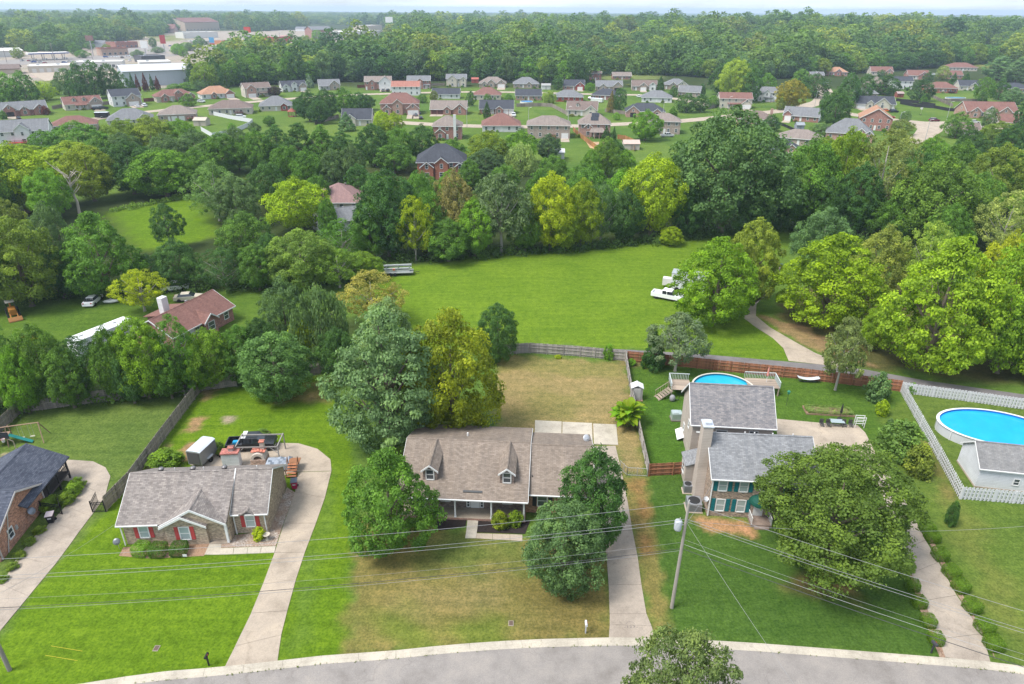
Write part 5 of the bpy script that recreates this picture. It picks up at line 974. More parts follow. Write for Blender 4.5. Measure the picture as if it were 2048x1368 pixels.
hs('tan house with several grey roofed gables', 1352, 179, -6, 15, 11, 1.5, 'h', 'gr', 'tb', 'tb', [(.35, .3, 'tb'), (.75, .36, 'cr', 1.6, .5)], (), pitch=.6)
hs('low house with light grey roof and white gable end', 1377, 194, -20, 13, 9, 1.5, 'g', 'gr', 'tb', 'wh', pitch=.7)
hs('cream two storey house with red roof and white garage gable', 1470, 217, -6, 17, 10, 2, 'g', 'rd', 'cr', 'cr', [(.82, .3, 'cr', 2.0, -2.2)], [(.82, 4.4)], porch=(.45, .42), drive=10)
hs('tall white house with grey roof beside the rust tinged tree', 1526, 203, -22, 14, 10, 2, 'g', 'gr', 'wh', 'wh', [(.62, .26, 'wh')], (), porch=(.7, .4))
hs('long white house with dark roof along the middle street', 892, 197.5, 1, 16, 9, 1, 'g', 'dk', 'wh', 'wh', pitch=.6)
hs('white two storey house with salmon roof', 812, 191, 4, 17, 9, 2, 'g', 'sm', 'wh', 'wh', pitch=.6)
hs('cream house with brown hip roof along the middle street', 974, 199.5, 0, 16, 12, 1, 'h', 'rd', 'cr', 'cr', pitch=.62)
hs('brick house with dark roof beside a small round pool', 1057, 200.5, 0, 15, 10, 1, 'g', 'dk', 'pb', 'pb', pitch=.6)
hs('red sided house with grey hip roof and back deck', 1137, 203.5, -3, 16.5, 11, 1, 'h', 'gr', 'rs', 'rs', pitch=.6, deck=(.5, 4, (.2, .05, .04)))
hs('brick house with dark hip roof behind the rusty conifer', 1210, 200, -14, 16, 11, 1, 'h', 'dk', 'rb', 'rb', pitch=.55)
hs('long white house with pale grey hip roof', 1313, 205, -10, 17, 12, 1, 'h', 'gr', 'wh', 'wh', pitch=.55)
hs('brick house with dark roof and brick garage gable near the street', 1290, 234, -6, 19, 11, 1, 'h', 'dk', 'pb', 'pb', [(.18, .34, 'pb', 1.8, .2), (.8, .2, 'pb', .8)], [(.18, 2.8)], gmat=DARK, pitch=.6)
hs('large two storey brick house with red roof and steep centre gable', 800, 229, 6, 19, 12, 2, 'h', 'rd', 'pb', 'pb', [(.17, .22, 'pb', 1.4, -2.2), (.45, .26, 'pb', 1.2, .2), (.85, .32, 'pb', 2.0, -2.0)], [(.78, 2.6), (.92, 2.6)], pitch=.75, drive=13)
hs('red brick house with tan roof and two brown garage doors', 897, 229, 0, 18, 10, 1, 'g', 'tn', 'rb', 'rb', [(.47, .2, 'rb'), (.82, .34, 'rb', 1.4, .2)], [(.1, 2.7), (.27, 2.7)], pitch=.7, gmat=M('paint', (.12, .05, .04)), drive=7)
hs('red brick house with dark roof and two white garage doors', 993, 228, 0, 17, 10, 1, 'g', 'dk', 'rb', 'rb', [(.58, .2, 'rb')], [(.78, 2.5), (.94, 2.5)], pitch=.7, porch=(.38, .22), drive=13)
hs('tan house with brown roof and a single dormer', 1163, 232, -8, 15, 11, 1.5, 'g', 'br', 'cr', 'cr', [(.8, .34, 'cr', 1.4, .2)], (), (.35,))
c = hs('pink brick two storey hip roofed house with solar panels', 1188, 274, -4, 13, 10, 2, 'h', 'tn', 'pb', 'pb', [(.3, .24, 'pb', .5, -1)], (), pitch=.75)
pr_ = MB(); pr_.slab([(-2.2, -4.2, 2.5), (4.4, -4.2, 2.5), (3.4, .0, 3.9), (-1.2, .0, 3.9)], .12); pr_.build('porch_roof', M('shingle', RCOL['tn']), c)
for x in (-2, 0, 2, 4.2): part(c, 'porch_post', .3, .3, 2.4, wm('pb'), (x, -4.0, 0))
for i in range(3):
    for j in range(2):
        yy = 1.2+j*1.75; zf = lambda y: 5.2+.75*(y+.45)+.06; xx = -1.6+i*1.05+j*.3; MB().slab([(xx, yy, zf(yy)), (xx+1, yy, zf(yy)), (xx+1, yy+1.65, zf(yy+1.65)), (xx, yy+1.65, zf(yy+1.65))], .05).build('solar_panel', M('glass', (.012, .014, .022)), c)
hs('dark brick two storey house with white side chimney', 895, 279, 2, 11.5, 10, 2, 'h', 'tn', 'rb', 'rb', [(.25, .34, 'rb', 1.0, -2.3)], (), chim=(.77, -.04, 'wh', 1), pitch=.7)
hs('low white house with wide reddish brown hip roof', 1003, 264, 2, 16.5, 14, 1, 'h', 'rd', 'wh', 'wh', pitch=.6)
hs('tan brick hip roofed house with white basement garage', 1097, 277, -2, 17.5, 12, 2, 'h', 'tn', 'tb', 'tb', (), [(.88, 2.8)], pitch=.5, deck=(.58, 3, (.3, .07, .05)), drive=8)
hs('tan roofed house half hidden by the round lawn tree', 1328, 268, -8, 13, 10, 2, 'h', 'tn', 'tb', 'tb', pitch=.55)
hs('pink brick house with dark brown hip roof and grey deck', 1510, 252, -12, 16, 11, 1.5, 'h', 'br', 'pb', 'pb', (), chim=(.95, .6, 'pb'), deck=(.62, 4.6, (.1, .1, .11)), pitch=.55)
hs('brick and white house with grey roof and white garage door', 1600, 243, -28, 16, 11, 1, 'g', 'gr', 'rb', 'wh', [(.12, .2, 'rb', .5, .9)], [(.14, 3.0)], pitch=.6, drive=7)
hs('pink brick house with steep grey hip roof', 1695, 282, -24, 17, 12, 1.5, 'h', 'gr', 'pb', 'pb', [(.75, .24, 'pb', 1.2, .8), (.93, .18, 'pb', 1.6, .4)], (), pitch=.85)
hs('red brick house whose plain gable end has two windows', 1748, 261, -22, 13, 15, 2, 'f', 'oR', 'rb', 'rb', pitch=.62)
hs('cream house with dark roof and wide front gable', 1750, 218, -8, 20, 11, 1, 'g', 'dk', 'cr', 'cr', [(.34, .16, 'cr', .8, .6), (.64, .42, 'cr', 1.6)], [(.14, 4.2)], pitch=.62, drive=8)
hs('grey hip roofed house behind the cream house', 1733, 197, -10, 12, 10, 1.5, 'h', 'gr', 'tb', 'tb', pitch=.7)
hs('tall brown brick house with pointed tan hip roof', 1752, 188, -8, 12, 11, 2, 'h', 'tn', 'pb', 'pb', pitch=.85)
hs('bright red house with brown hip roof and dark deck', 1885, 186, -6, 18, 12, 1.5, 'h', 'rd', 'ob', 'ob', deck=(.78, 4.4, (.06, .05, .05)), pitch=.55)
hs('cream house with dark steep roof beside round trees', 1938, 181, -10, 13, 10, 1.5, 'g', 'dk', 'cr', 'cr', [(.65, .3, 'cr', 1, .6)], ())
hs('pink brick house with dark hip roof at the right edge', 2034, 187, -4, 17, 12, 1.5, 'h', 'dk', 'pb', 'pb', pitch=.5)
hs('long cream house with brown hip roof by the yellow meadow', 1925, 143.5, -4, 24, 14, 1.5, 'h', 'rd', 'cr', 'cr', pitch=.5)
hs('small brick house with brown roof below the long cream house', 1905, 158, -6, 14, 9, 1.5, 'g', 'rd', 'pb', 'pb')
hs('house with brown roof and crossing gables by the far fence', 1836, 159, -10, 15, 11, 1.5, 'g', 'rd', 'cr', 'rb', [(.7, .4, 'rb', 1.5, .4)], ())
hs('cream house with red brown roof behind a round tree', 1763, 151, -8, 17, 11, 1.5, 'g', 'rd', 'cr', 'cr', [(.8, .34, 'pb', 1.4)], ())
hs('white two storey house with plain dark roof', 1803, 178, -8, 13, 9, 2, 'g', 'dk', 'wh', 'wh', pitch=.55)
hs('large brick house with brown roof, white dormer gable and brick gables', 1982, 236, -6, 24, 13, 1.5, 'g', 'rd', 'pb', 'pb', [(.14, .2, 'pb', 1.6, .3), (.44, .16, 'cr', .6, 1.2), (.72, .24, 'pb', 1.6, .3)], (), pitch=.62)
hs('cream house with brown roof below the large brick house', 2036, 257, -12, 17, 11, 1, 'g', 'rd', 'cr', 'cr', [(.55, .4, 'cr', 1.4)], ())
hs('small house with brown roof among the right belt trees', 1930, 272, -14, 11, 9, 1, 'g', 'br', 'cr', 'cr')
hs('red brick house with orange roof beside the parking circle', 1675, 152, -6, 15, 11, 1.5, 'h', 'oR', 'pb', 'pb', [(.5, .3, 'rb', 1.2, .6)], ())
hs('small tan brick house beside the orange roofed house', 1634, 157, -6, 10, 8, 1, 'g', 'gr', 'tb', 'tb', [(.5, .6, 'tb')], ())
hs('tan hip roofed house below the fenced lawn', 1595, 291, -26, 16, 11, 1, 'h', 'tn', 'tb', 'tb', pitch=.5)
hs('brick house with dark roof and white trimmed gable at the belt', 1556, 315, -18, 14, 11, 1, 'h', 'dk', 'pb', 'pb', [(.78, .4, 'pb', 1.4, .3)], (), pitch=.62)
hs('cream house with two dark roof planes beside the spruce', 714, 252, 4, 13, 11, 1.5, 'g', 'dk', 'cr', 'cr', [(.3, .34, 'cr', .6, .4)], (), pitch=.7)
hs('white house with grey roof, red deck and red brick basement', 42, 290, 24, 20, 11, 2, 'g', 'gr', 'wh', 'wh', [(.58, .24, 'wh', .6, .6)], (), deck=(.5, 7, (.42, .05, .05)), pitch=.62)
hs('low house with reddish brown hip roof below the street', 150, 263, 26, 17, 12, 1, 'h', 'rd', 'tb', 'tb', pitch=.5)
hs('cream house with blue grey hip roof and dark porch gable', 262, 251, 24, 18, 13, 1, 'h', 'gr', 'cr', 'cr', [(.82, .26, 'cr', .8, .3)], (), pitch=.6)
hs('tan brick hip roofed house with back deck beside the vinyl fence', 356, 242, 20, 16, 13, 1.5, 'h', 'tn', 'tb', 'tb', (), [(.42, 2.4), (.62, 2.4)], deck=(.88, 4, (.25, .07, .06)), pitch=.5)
hs('cream house with wide brown hip roof and back deck', 462, 229.5, 16, 20, 13, 1.5, 'h', 'br', 'cr', 'cr', deck=(.7, 4, (.12, .06, .05)), pitch=.5)
hs('cream house with grey hip roof and red brick porch', 553, 222, 16, 16, 13, 1, 'h', 'gr', 'cr', 'cr', [(.75, .2, 'rs', .8)], (), pitch=.62)
# --- houses inside the woods
hs('red brick two storey house with dark steep roof and white trimmed gables', 884, 358, 4, 15, 12, 2, 'h', 'dk', 'ob', 'ob', [(.2, .26, 'ob', 1.4, -1.2), (.5, .26, 'ob', 1.0, 0), (.88, .26, 'ob', 1.8, -1.4)], (), pitch=.75)
hs('cream house with mauve hip roof inside the woods', 672, 425, 2, 13, 13, 1, 'h', 'mv', 'cr', 'cr', pitch=.55)
c = hs('low outbuilding with slate grey roof in front of the mauve roofed house', 692, 462, 32, 12, 8, 1, 'g', 'gr', 'wh', 'wh', pitch=.5, name='outbuilding')
q_ = PJ([-49.7, 100.2, 0]); c = hs('brown roofed brick house with white chimney beside the camper', q_[0], q_[1], 69.5, 13.0, 7.6, 1, 'g', 'rd', 'rb', 'rb', [(.55, .2, 'rb', .8)], (), pitch=.56)
MB().box(-1.5, 3.4, 7.4, 10.4, 0, 2.3).build('wall', wm('rb'), c); ax = MB(); ax.slab([(-1.9, 7.2, 3.0), (3.8, 7.2, 3.0), (3.8, 10.8, 2.3), (-1.9, 10.8, 2.3)], .12); ax.build('porch_roof', M('shingle', RCOL['rd']), c)
MB().cbox(-.3, 7.6, 0, 1.2, 1.0, 5.6).build('chimney', wm('wh'), c)
# ============================================================ commercial strip
def block(label, pl, pr, D, h, wall, roofc, name='shop_building', cat='building', par=.5, gab=False, bands=(), wins=0, rot=None):
    a, b = G(*pl), G(*pr); d = b-a; W = float(np.linalg.norm(d)); rz = math.atan2(d[1], d[0]); c = thing(name, label, cat, (a[0], a[1], float(terrain(a[0], a[1]))), rz)
    mb = MB()
    if gab: pent(mb, 0, W, 0, D, h, h, D/2, h+D*gab); mb.build('wall', wall, c); rf = MB(); groof(rf, -.8, W+.8, -.8, D+.8, D/2, h, h+D*gab+.3, .3); rf.build('roof', roofc, c)
    else:
        mb.box(0, W, 0, D, 0, h); mb.build('wall', wall, c); rf = MB(); rf.box(.3, W-.3, .3, D-.3, h-.1, h+.08); rf.build('roof', roofc, c)
        pp = MB(); pp.box(-.1, W+.1, -.1, .3, h-.05, h+par); pp.box(-.1, W+.1, D-.3, D+.1, h-.05, h+par); pp.box(-.1, .3, .3, D-.3, h-.05, h+par); pp.box(W-.3, W+.1, .3, D-.3, h-.05, h+par); pp.build('parapet', bands[0] if bands else wall, c)
        for k in range(int(W/14)): part(c, 'roof_unit', 2.4, 1.8, 1.2, M('metal', (.5, .5, .5)), (7+k*14, D*.5, h+.08))
    for k in range(wins): window(c, W*(k+.5)/wins, 0, 1.0, min(2.4, W/wins*.6), 2.0)
    return c
SID = lambda *q: M('siding', q); WR = M('paint', (.72, .7, .66)); GW = M('paint', (.52, .53, .56))
c = block('long grey metal warehouse with ribbed walls', (252, 174), (385, 168), 42, 9.5, M('paint', (.52, .55, .60)), GW, 'warehouse', gab=.06)
for k in range(14): part(c, 'wall_rib', .3, .12, 9.2, M('paint', (.5, .53, .57)), (3+k*4.6, -.04, 0))
for x in (18, 38): part(c, 'loading_door', 4.5, .1, 3.6, M('paint', (.2, .2, .21)), (x, -.08, 0))
c = block('long low white roofed storage building with garage doors', (58, 146), (150, 143), 30, 4.5, M('paint', (.62, .55, .45)), WR, 'storage_building')
for k in range(11): part(c, 'roll_door', 3, .1, 3, WR, (4+k*5, -.06, 0))
block('tan low shed building at the left edge', (-25, 150), (40, 148), 20, 4, M('paint', (.6, .5, .38)), M('shingle', RCOL['br']), gab=.12)
block('flat white roofed shop with pale wall', (150, 138), (246, 136), 24, 5, WR, WR, wins=8); block('white building with red stripe beside the filling station', (-10, 115), (48, 113), 30, 6, WR, WR, gab=.06)
block('tan restaurant with red brick towers', (205, 112), (258, 110), 16, 6.5, M('brick', (.5, .32, .22)), M('paint', (.5, .4, .33)), wins=5, par=1.4, bands=[M('brick', (.36, .14, .09))])
block('red brick restaurant with flat beige roof', (233, 97), (277, 95), 20, 6, M('brick', (.38, .14, .09)), M('paint', (.55, .46, .38)), wins=5, par=1.2)
block('dark flat roofed building behind the warehouse', (285, 126), (332, 124), 22, 5.5, M('paint', (.1, .1, .11)), M('paint', (.12, .12, .13)))
block('flat white roofed shop behind the warehouse', (282, 141), (345, 139), 28, 6, WR, WR); block('tan shop with yellow lettered sign', (383, 95), (430, 93), 22, 7, M('paint', (.52, .46, .4)), GW, wins=6)
block('orange roofed snack restaurant', (446, 92), (463, 91), 14, 6, M('paint', (.6, .25, .12)), M('paint', (.5, .2, .1)), wins=3); block('dark brown restaurant beside the orange snack restaurant', (464, 92), (484, 91), 14, 6.5, M('paint', (.16, .09, .06)), M('paint', (.2, .15, .12)), wins=3)
block('red fronted shop beside the car lot', (546, 86), (585, 84), 24, 8, M('paint', (.55, .05, .06)), WR, wins=4); block('white long flat building below the church', (368, 77), (437, 75), 26, 9, WR, WR)
block('white long store behind the brick bank', (672, 78), (765, 73), 45, 10, WR, WR); block('tan and white store with tall sign tower', (735, 70), (765, 68), 30, 16, M('paint', (.6, .52, .42)), WR)
block('white roofed plaza among the trees', (880, 53), (925, 52), 60, 14, WR, WR); block('pale building beyond the woods', (1020, 55), (1045, 54), 40, 11, WR, GW); block('grey roofed house at the wood edge of the strip', (206, 80), (232, 79), 20, 7, M('paint', (.5, .5, .5)), M('shingle', RCOL['gr']), gab=.2)
c = block('three storey brick bank with grey roof and white cornice', (626, 80), (666, 79), 26, 15, M('brick', (.34, .15, .11)), M('shingle', RCOL['gr']), 'bank_building', gab=.18, wins=6)
for z in (5.2, 10.4, 14.2): part(c, 'cornice', 46, .5, .9, WR, (22, -.1, z))
c = block('large tan church hall with brown gable roof', (372, 62), (440, 60), 60, 17, M('paint', (.55, .43, .32)), M('shingle', RCOL['rd']), 'church', 'church', gab=.14, wins=10)
block('lower church wing with brown roof', (340, 60), (378, 60), 40, 10, M('paint', (.52, .38, .28)), M('shingle', RCOL['rd']), 'church_wing', 'church', gab=.2, wins=6)
for x, y, hh, lb in ((349, 60, 34, 'tall white church steeple on the brown roof'), (333, 62, 26, 'shorter white church steeple by the chapel')):
    g = G(x, y); c = thing('steeple', lb, 'steeple', (g[0], g[1], 0)); MB().cbox(0, 0, 0, 5, 5, hh*.45).build('tower', M('brick', (.5, .36, .28)), c); MB().lathe([(2.6, 0), (2.2, 3), (.1, hh*.55)], 8, (0, 0, hh*.45)).build('spire', TRIM, c)
c = block('chapel with brick front below the steeple', (332, 66), (350, 66), 26, 8, M('brick', (.46, .27, .2)), M('shingle', RCOL['rd']), 'chapel', 'church', gab=.3)
def canopy(label, pl, pr, D, h, stripe, posts=3):
    a, b = G(*pl), G(*pr); d = b-a; W = float(np.linalg.norm(d)); c = thing('fuel_canopy', label, 'canopy', (a[0], a[1], 0), math.atan2(d[1], d[0])); MB().box(0, W, 0, D, h, h+1.3).build('canopy_roof', WR, c); MB().box(-.05, W+.05, -.06, -.01, h+.25, h+1.0).build('fascia_stripe', stripe, c)
    for k in range(posts):
        for y in (2, D-2): part(c, 'canopy_post', .6, .6, h, WR, (W*(k+.5)/posts, y, 0)); part(c, 'fuel_pump', 1, .6, 1.8, M('paint', (.3, .3, .32)), (W*(k+.5)/posts+1.5, y, 0))
canopy('blue striped white filling station canopy', (60, 122), (142, 119), 14, 5.5, M('paint', (.03, .05, .3)), 4); canopy('green striped filling station canopy', (424, 104), (459, 102), 14, 5.5, M('paint', (.15, .5, .05)))
def polesign(label, x, y, h, w_, hs_, col, col2=None, word=None):
    g = G(x, y); c = thing('pole_sign', label, 'sign', (g[0], g[1], 0)); part(c, 'sign_post', .7, .7, h, M('metal', (.4, .4, .42)), (0, 0, 0)); part(c, 'sign_panel', w_, 1.0, hs_, M('paint', col), (0, 0, h))
    if col2: part(c, 'sign_panel', w_, 1.0, hs_*.55, M('paint', col2), (0, 0, h-hs_*.7))
polesign('tall sign with red panel over white panel', 499, 90, 16, 9, 7, (.6, .06, .03), WHITE); polesign('dark red curved sign by the street', 330, 104, 9, 6, 9, (.4, .04, .04)); polesign('white tower sign near the dark building', 294, 118, 10, 7, 7, WHITE); polesign('brown sign on a tall post', 187, 112, 15, 8, 5, (.25, .14, .12)); polesign('blue and red sign beside the yellow lettered shop', 426, 97, 7, 6, 6, (.1, .35, .6), (.5, .05, .06)); polesign('white sign above the far trees', 780, 70, 22, 14, 10, WHITE); polesign('white sign near the far plaza', 948, 60, 22, 12, 8, WHITE)

g_ = random.Random(21)
for k, (x, y, wc, rc, lb) in enumerate(((968, 100, 'wh', 'gr', 'pale house roof showing among the woods behind the cream houses'), (1010, 118, 'tb', 'br', 'brown roof half sunk in the big wood'), (1378, 128, 'rb', 'gr', 'brick building at the wood edge by the pale tall tree'), (1560, 66, 'cr', 'gr', 'grey roof far inside the right wood'), (1690, 74, 'wh', 'tn', 'pale house in a far gap of the right wood'), (1715, 78, 'cr', 'rd', 'reddish roof in a far gap of the right wood'), (1230, 62, 'wh', 'gr', 'white building on the far wooded ridge'), (20, 70, 'cr', 'br', 'brown roof in the far left woods'), (190, 96, 'wh', 'gr', 'white house beside the far left woods'), (600, 62, 'wh', 'gr', 'white roof far beyond the church trees'))):
    hs(lb, x, y, g_.uniform(-20, 20), 22, 14, 2, 'g', rc, wc, wins=False)
# ============================================================ vehicles
PAINT = M('carpaint'); TYRE = M('paint', (.018, .018, .018), None, .85); HUB = M('metal', (.5, .5, .5)); LAMPW = M('glass', (.7, .7, .65)); LAMPR = M('glass', (.4, .02, .02)); GLS = M('glass', (.02, .025, .03))
def wheel(parent, x, y, r=.34):
    k = ('wheel', r)
    if k not in _BX:
        a = MB(); a.lathe([(r*.62, -.11), (r*.94, -.11), (r, -.06), (r, .06), (r*.94, .11), (r*.62, .11)], 16); h = MB(); h.lathe([(.02, -.1), (r*.62, -.09), (r*.62, .09), (.02, .1)], 10); _BX[k] = (a.mesh('wheel', TYRE), h.mesh('rim', HUB))
    o = place('wheel', _BX[k][0], parent, (x, y, r)); o.rotation_euler = (R(90), 0, 0); place('rim', _BX[k][1], o); return o
CARP = {}
def car_proto(kind):
    t = thing(kind, 'x', 'car'); bd = MB(); gl = MB(); rf = MB()
    cab = lambda x0, x1, z0, X0, X1, z1, w0, w1: gl.frus([(x0, -w0, z0), (x1, -w0, z0), (x1, w0, z0), (x0, w0, z0)], [(X0, -w1, z1), (X1, -w1, z1), (X1, w1, z1), (X0, w1, z1)])
    if kind == 'sedan':
        bd.extr([(-2.35, .34), (2.28, .3), (2.36, .58), (2.2, .76), (1.1, .93), (-1.55, .97), (-2.3, .9)], -.9, .9, 'y'); cab(-1.75, 1.2, .94, -1.05, .35, 1.4, .8, .62); rf.frus([(-1.1, -.65, 1.39), (.4, -.65, 1.39), (.4, .65, 1.39), (-1.1, .65, 1.39)], [(-1.0, -.55, 1.45), (.3, -.55, 1.45), (.3, .55, 1.45), (-1.0, .55, 1.45)]); wx, r, L0, L1 = (1.4, -1.4), .33, 2.36, -2.35
    elif kind == 'suv':
        bd.extr([(-2.4, .4), (2.3, .38), (2.4, .7), (2.25, .95), (1.2, 1.12), (-2.3, 1.14), (-2.42, .8)], -.95, .95, 'y'); cab(-2.25, 1.25, 1.1, -1.9, .5, 1.68, .86, .7); rf.frus([(-1.95, -.72, 1.67), (.55, -.72, 1.67), (.55, .72, 1.67), (-1.95, .72, 1.67)], [(-1.85, -.62, 1.75), (.45, -.62, 1.75), (.45, .62, 1.75), (-1.85, .62, 1.75)]); wx, r, L0, L1 = (1.45, -1.45), .37, 2.4, -2.42
    else:
        bd.extr([(-.9, .48), (2.75, .45), (2.85, .8), (2.75, 1.05), (1.5, 1.2), (-.9, 1.2)], -.97, .97, 'y'); bd.box(-2.85, -.9, -.97, .97, .48, .72); bd.box(-2.85, -.9, -.97, -.85, .72, 1.2); bd.box(-2.85, -.9, .85, .97, .72, 1.2); bd.box(-2.9, -2.78, -.85, .85, .6, 1.2)
        cab(-.89, 1.5, 1.18, -.8, .85, 1.84, .9, .78); rf.frus([(-.86, -.82, 1.83), (.92, -.82, 1.83), (.92, .82, 1.83), (-.86, .82, 1.83)], [(-.78, -.72, 1.93), (.8, -.72, 1.93), (.8, .72, 1.93), (-.78, .72, 1.93)])
        for xx in (-.82, .05): bd.box(xx-.04, xx+.04, -.9, -.8, 1.18, 1.84); bd.box(xx-.04, xx+.04, .8, .9, 1.18, 1.84); wx, r, L0, L1 = (1.85, -1.85), .39, 2.84, -2.9
    bd.build('body', PAINT, t); gl.build('windows', GLS, t); rf.build('roof', PAINT, t)
    for x in wx:
        for y in (-.84, .84): wheel(t, x, y, r)
    for y in (-.66, .66): part(t, 'headlight', .06, .34, .14, LAMPW, (L0-.02, y, .66)); part(t, 'tail_light', .06, .26, .18, LAMPR, (L1, y, .74))
    return t
def car(kind, x, y, rz, col, label, cat='car', group=None, z=0, name=None):
    first = kind not in CARP
    if first: CARP[kind] = car_proto(kind); o = CARP[kind]
    else: o = copy_tree(CARP[kind])
    g = G(x, y); o.name = name or {'sedan': 'parked_car', 'suv': 'parked_suv', 'pickup': 'pickup_truck'}[kind]; o.location = (g[0], g[1], z+float(terrain(g[0], g[1]))); o.rotation_euler = (0, 0, R(rz)); o['label'] = label; o['category'] = cat
    if group: o['group'] = group
    elif 'group' in o.keys(): del o['group']
    for ch in o.children:
        if ch.name.split('.')[0] in ('body', 'roof'): ch.color = (*col, 1)
    return o
BLK, WHT, SLV, GRY, REDC, BLU = (.012, .013, .015), (.75, .75, .76), (.42, .43, .44), (.12, .125, .13), (.28, .015, .02), (.02, .06, .25)
TRK = car('pickup', 506, 896, 6, BLK, 'black pickup truck parked on the back pad of the ranch house', 'truck', name='pickup_truck')
car('pickup', 1334, 598, -28, WHT, 'white pickup truck parked on the mown field', 'truck'); car('sedan', 187, 606, 98, WHT, 'white sedan parked under the left woods'); car('sedan', 377, 600, 14, (.5, .45, .36), 'tan sedan parked behind the brown roofed house'); car('suv', 352, 580, 20, (.7, .7, .7), 'white van half hidden behind the bright yellow green tree')
for a in (('sedan', 38, 239, 128, BLK, 'black car before the dark open garage'), ('suv', 194, 220, 45, BLK, 'black car parked beside another black car by the dormer house'), ('suv', 207, 219, 40, (.02, .02, .022), 'second black car by the cream dormer house'), ('sedan', 275, 214, 130, WHT, 'white car before the tall white house garage'), ('suv', 289, 213, 130, WHT, 'white car beside the tall white house'), ('suv', 403, 205, -30, SLV, 'silver van by the house with orange tan roof'), ('suv', 482, 236, 10, WHT, 'white van behind the cream house with wide brown roof'),
          ('suv', 767, 183, 90, GRY, 'dark grey car before the double garages'), ('suv', 776, 183, 90, BLK, 'black car before the double garages'), ('sedan', 837, 228, 100, BLU, 'blue car on the drive of the large red roofed house'), ('sedan', 832, 232, 100, GRY, 'grey car on the drive of the large red roofed house'), ('sedan', 842, 238, 100, BLK, 'black car on the drive of the large red roofed house'), ('pickup', 1027, 233, 95, WHT, 'white pickup on the wide drive of the dark roofed brick house', 'truck'), ('sedan', 1277, 194, 100, WHT, 'white car beside the long white house'), ('pickup', 1334, 274, 10, SLV, 'silver pickup beside the tan roofed house', 'truck'),
          ('sedan', 1650, 167, 15, SLV, 'silver car on the curving street'), ('sedan', 1771, 223, 5, (.75, .16, .01), 'orange car on the drive of the cream house'), ('suv', 1787, 225, 5, (.012, .018, .03), 'black van on the drive of the cream house'), ('sedan', 1779, 236, -12, REDC, 'red car beside the lawn with basketball hoop'), ('suv', 1868, 243, 3, (.12, .012, .03), 'maroon car at the turning circle'), ('sedan', 1948, 246, 5, WHT, 'white car before the large brick house'), ('suv', 1182, 199, 60, GRY, 'dark car beside the red sided house')):
    car(*a, group='cars parked in the subdivision')
g_ = random.Random(8); PK = [(g_.uniform(40, 260), g_.uniform(121, 127)) for _ in range(10)]+[(x, 115.5-(x-210)*.02+g_.uniform(-1.5, 1.5)) for x in range(212, 330, 11)]+[(x, 95-(x-480)*.05+g_.uniform(-1, 1)) for x in range(482, 566, 8)]+[(x, 92+g_.uniform(-1, 1)) for x in range(340, 380, 9)]
CN = [(BLK, 'black'), (WHT, 'white'), (SLV, 'silver'), (GRY, 'grey'), (REDC, 'red'), (BLU, 'blue')]
for x, y in PK:
    cc, nm = g_.choice(CN); car(g_.choice(['sedan', 'suv']), x, y, g_.choice([5, 10, 95, 185]), cc, 'small %s car on the shopping strip tarmac' % nm, group='%s cars of the shopping strip' % nm)
t = TRK; MB().slab([(-.95, -.8, 1.97), (-.45, -.8, 1.97), (-.45, .8, 1.97), (-.95, .8, 1.97)], .03).build('white_sheet', TRIM, t); part(t, 'bed_bag', .7, .5, .25, M('paint', (.02, .3, .55)), (-1.9, .2, .73))
# --- trailers, camper, digger
def trailer(label, x, y, rz, L, W, Hh, col, name='cargo_trailer'):
    g = G(x, y); t = thing(name, label, 'trailer', (g[0], g[1], 0), R(rz)); b = MB(); b.box(-L/2, L/2, -W/2, W/2, .45, .45+Hh); b.build('body', M('metal', col), t); r = MB(); r.extr([(-W/2-.03, .45+Hh), (W/2+.03, .45+Hh), (W/2*.7, .6+Hh), (-W/2*.7, .6+Hh)], -L/2-.03, L/2+.03, 'x'); r.build('roof', M('metal', (.66, .68, .72)), t)
    d = MB(); d.box(-L/2-.04, -L/2-.005, -W/2+.12, W/2-.12, .55, .35+Hh); d.build('rear_door', M('paint', (.09, .085, .085)), t)
    for y_ in (-W/2-.1, W/2+.1): wheel(t, 0, y_, .33); f = MB(); f.box(-.5, .5, y_-.14, y_+.14, .72, .78); f.build('fender', M('metal', (.6, .62, .64)), t)
    MB().tube([(L/2, 0, .5), (L/2+1.1, 0, .45)], .05).build('hitch', DARK, t); return t
trailer('silver enclosed cargo trailer beside the black pickup', 408, 921, 78, 3.0, 1.75, 1.75, (.28, .28, .29)); trailer('black cargo trailer on the grass below the cream dormer house', 206, 236, 8, 6, 2.4, 2.2, (.025, .026, .03)); trailer('long silver and white boat trailer by the red sided house', 1194, 205, -30, 7, 2.4, 1.8, (.7, .7, .7))
g = G(205, 690); t = thing('camper', 'long white camper with rooftop vents behind the left hedge trees', 'camper', (-63.8, 95.6, 0), R(62)); b = MB(); b.box(-4.6, 4.6, -1.25, 1.25, .6, 3.1); b.build('body', M('paint', (.72, .73, .74)), t); b = MB(); b.extr([(-1.28, 3.1), (1.28, 3.1), (1.0, 3.2), (-1.0, 3.2)], -4.65, 4.65, 'x'); b.build('roof', M('paint', (.76, .77, .77)), t)
for x in (-3, -.5, 2.4): part(t, 'roof_vent', .6, .6, .18, M('paint', (.6, .6, .6)), (x, .1, 3.2))
for x in (-2.6, .2, 2.8): window(t, x, -1.25, 1.6, 1.0, .7, rails=0)
for x in (-.6, .5):
    for y in (-1.15, 1.15): wheel(t, x, y, .36)
g = G(28, 632); t = thing('backhoe', 'orange backhoe with canopy at the foot of the left woods', 'backhoe', (g[0], g[1], 0), R(-50)); YE = M('paint', (.45, .19, .03))
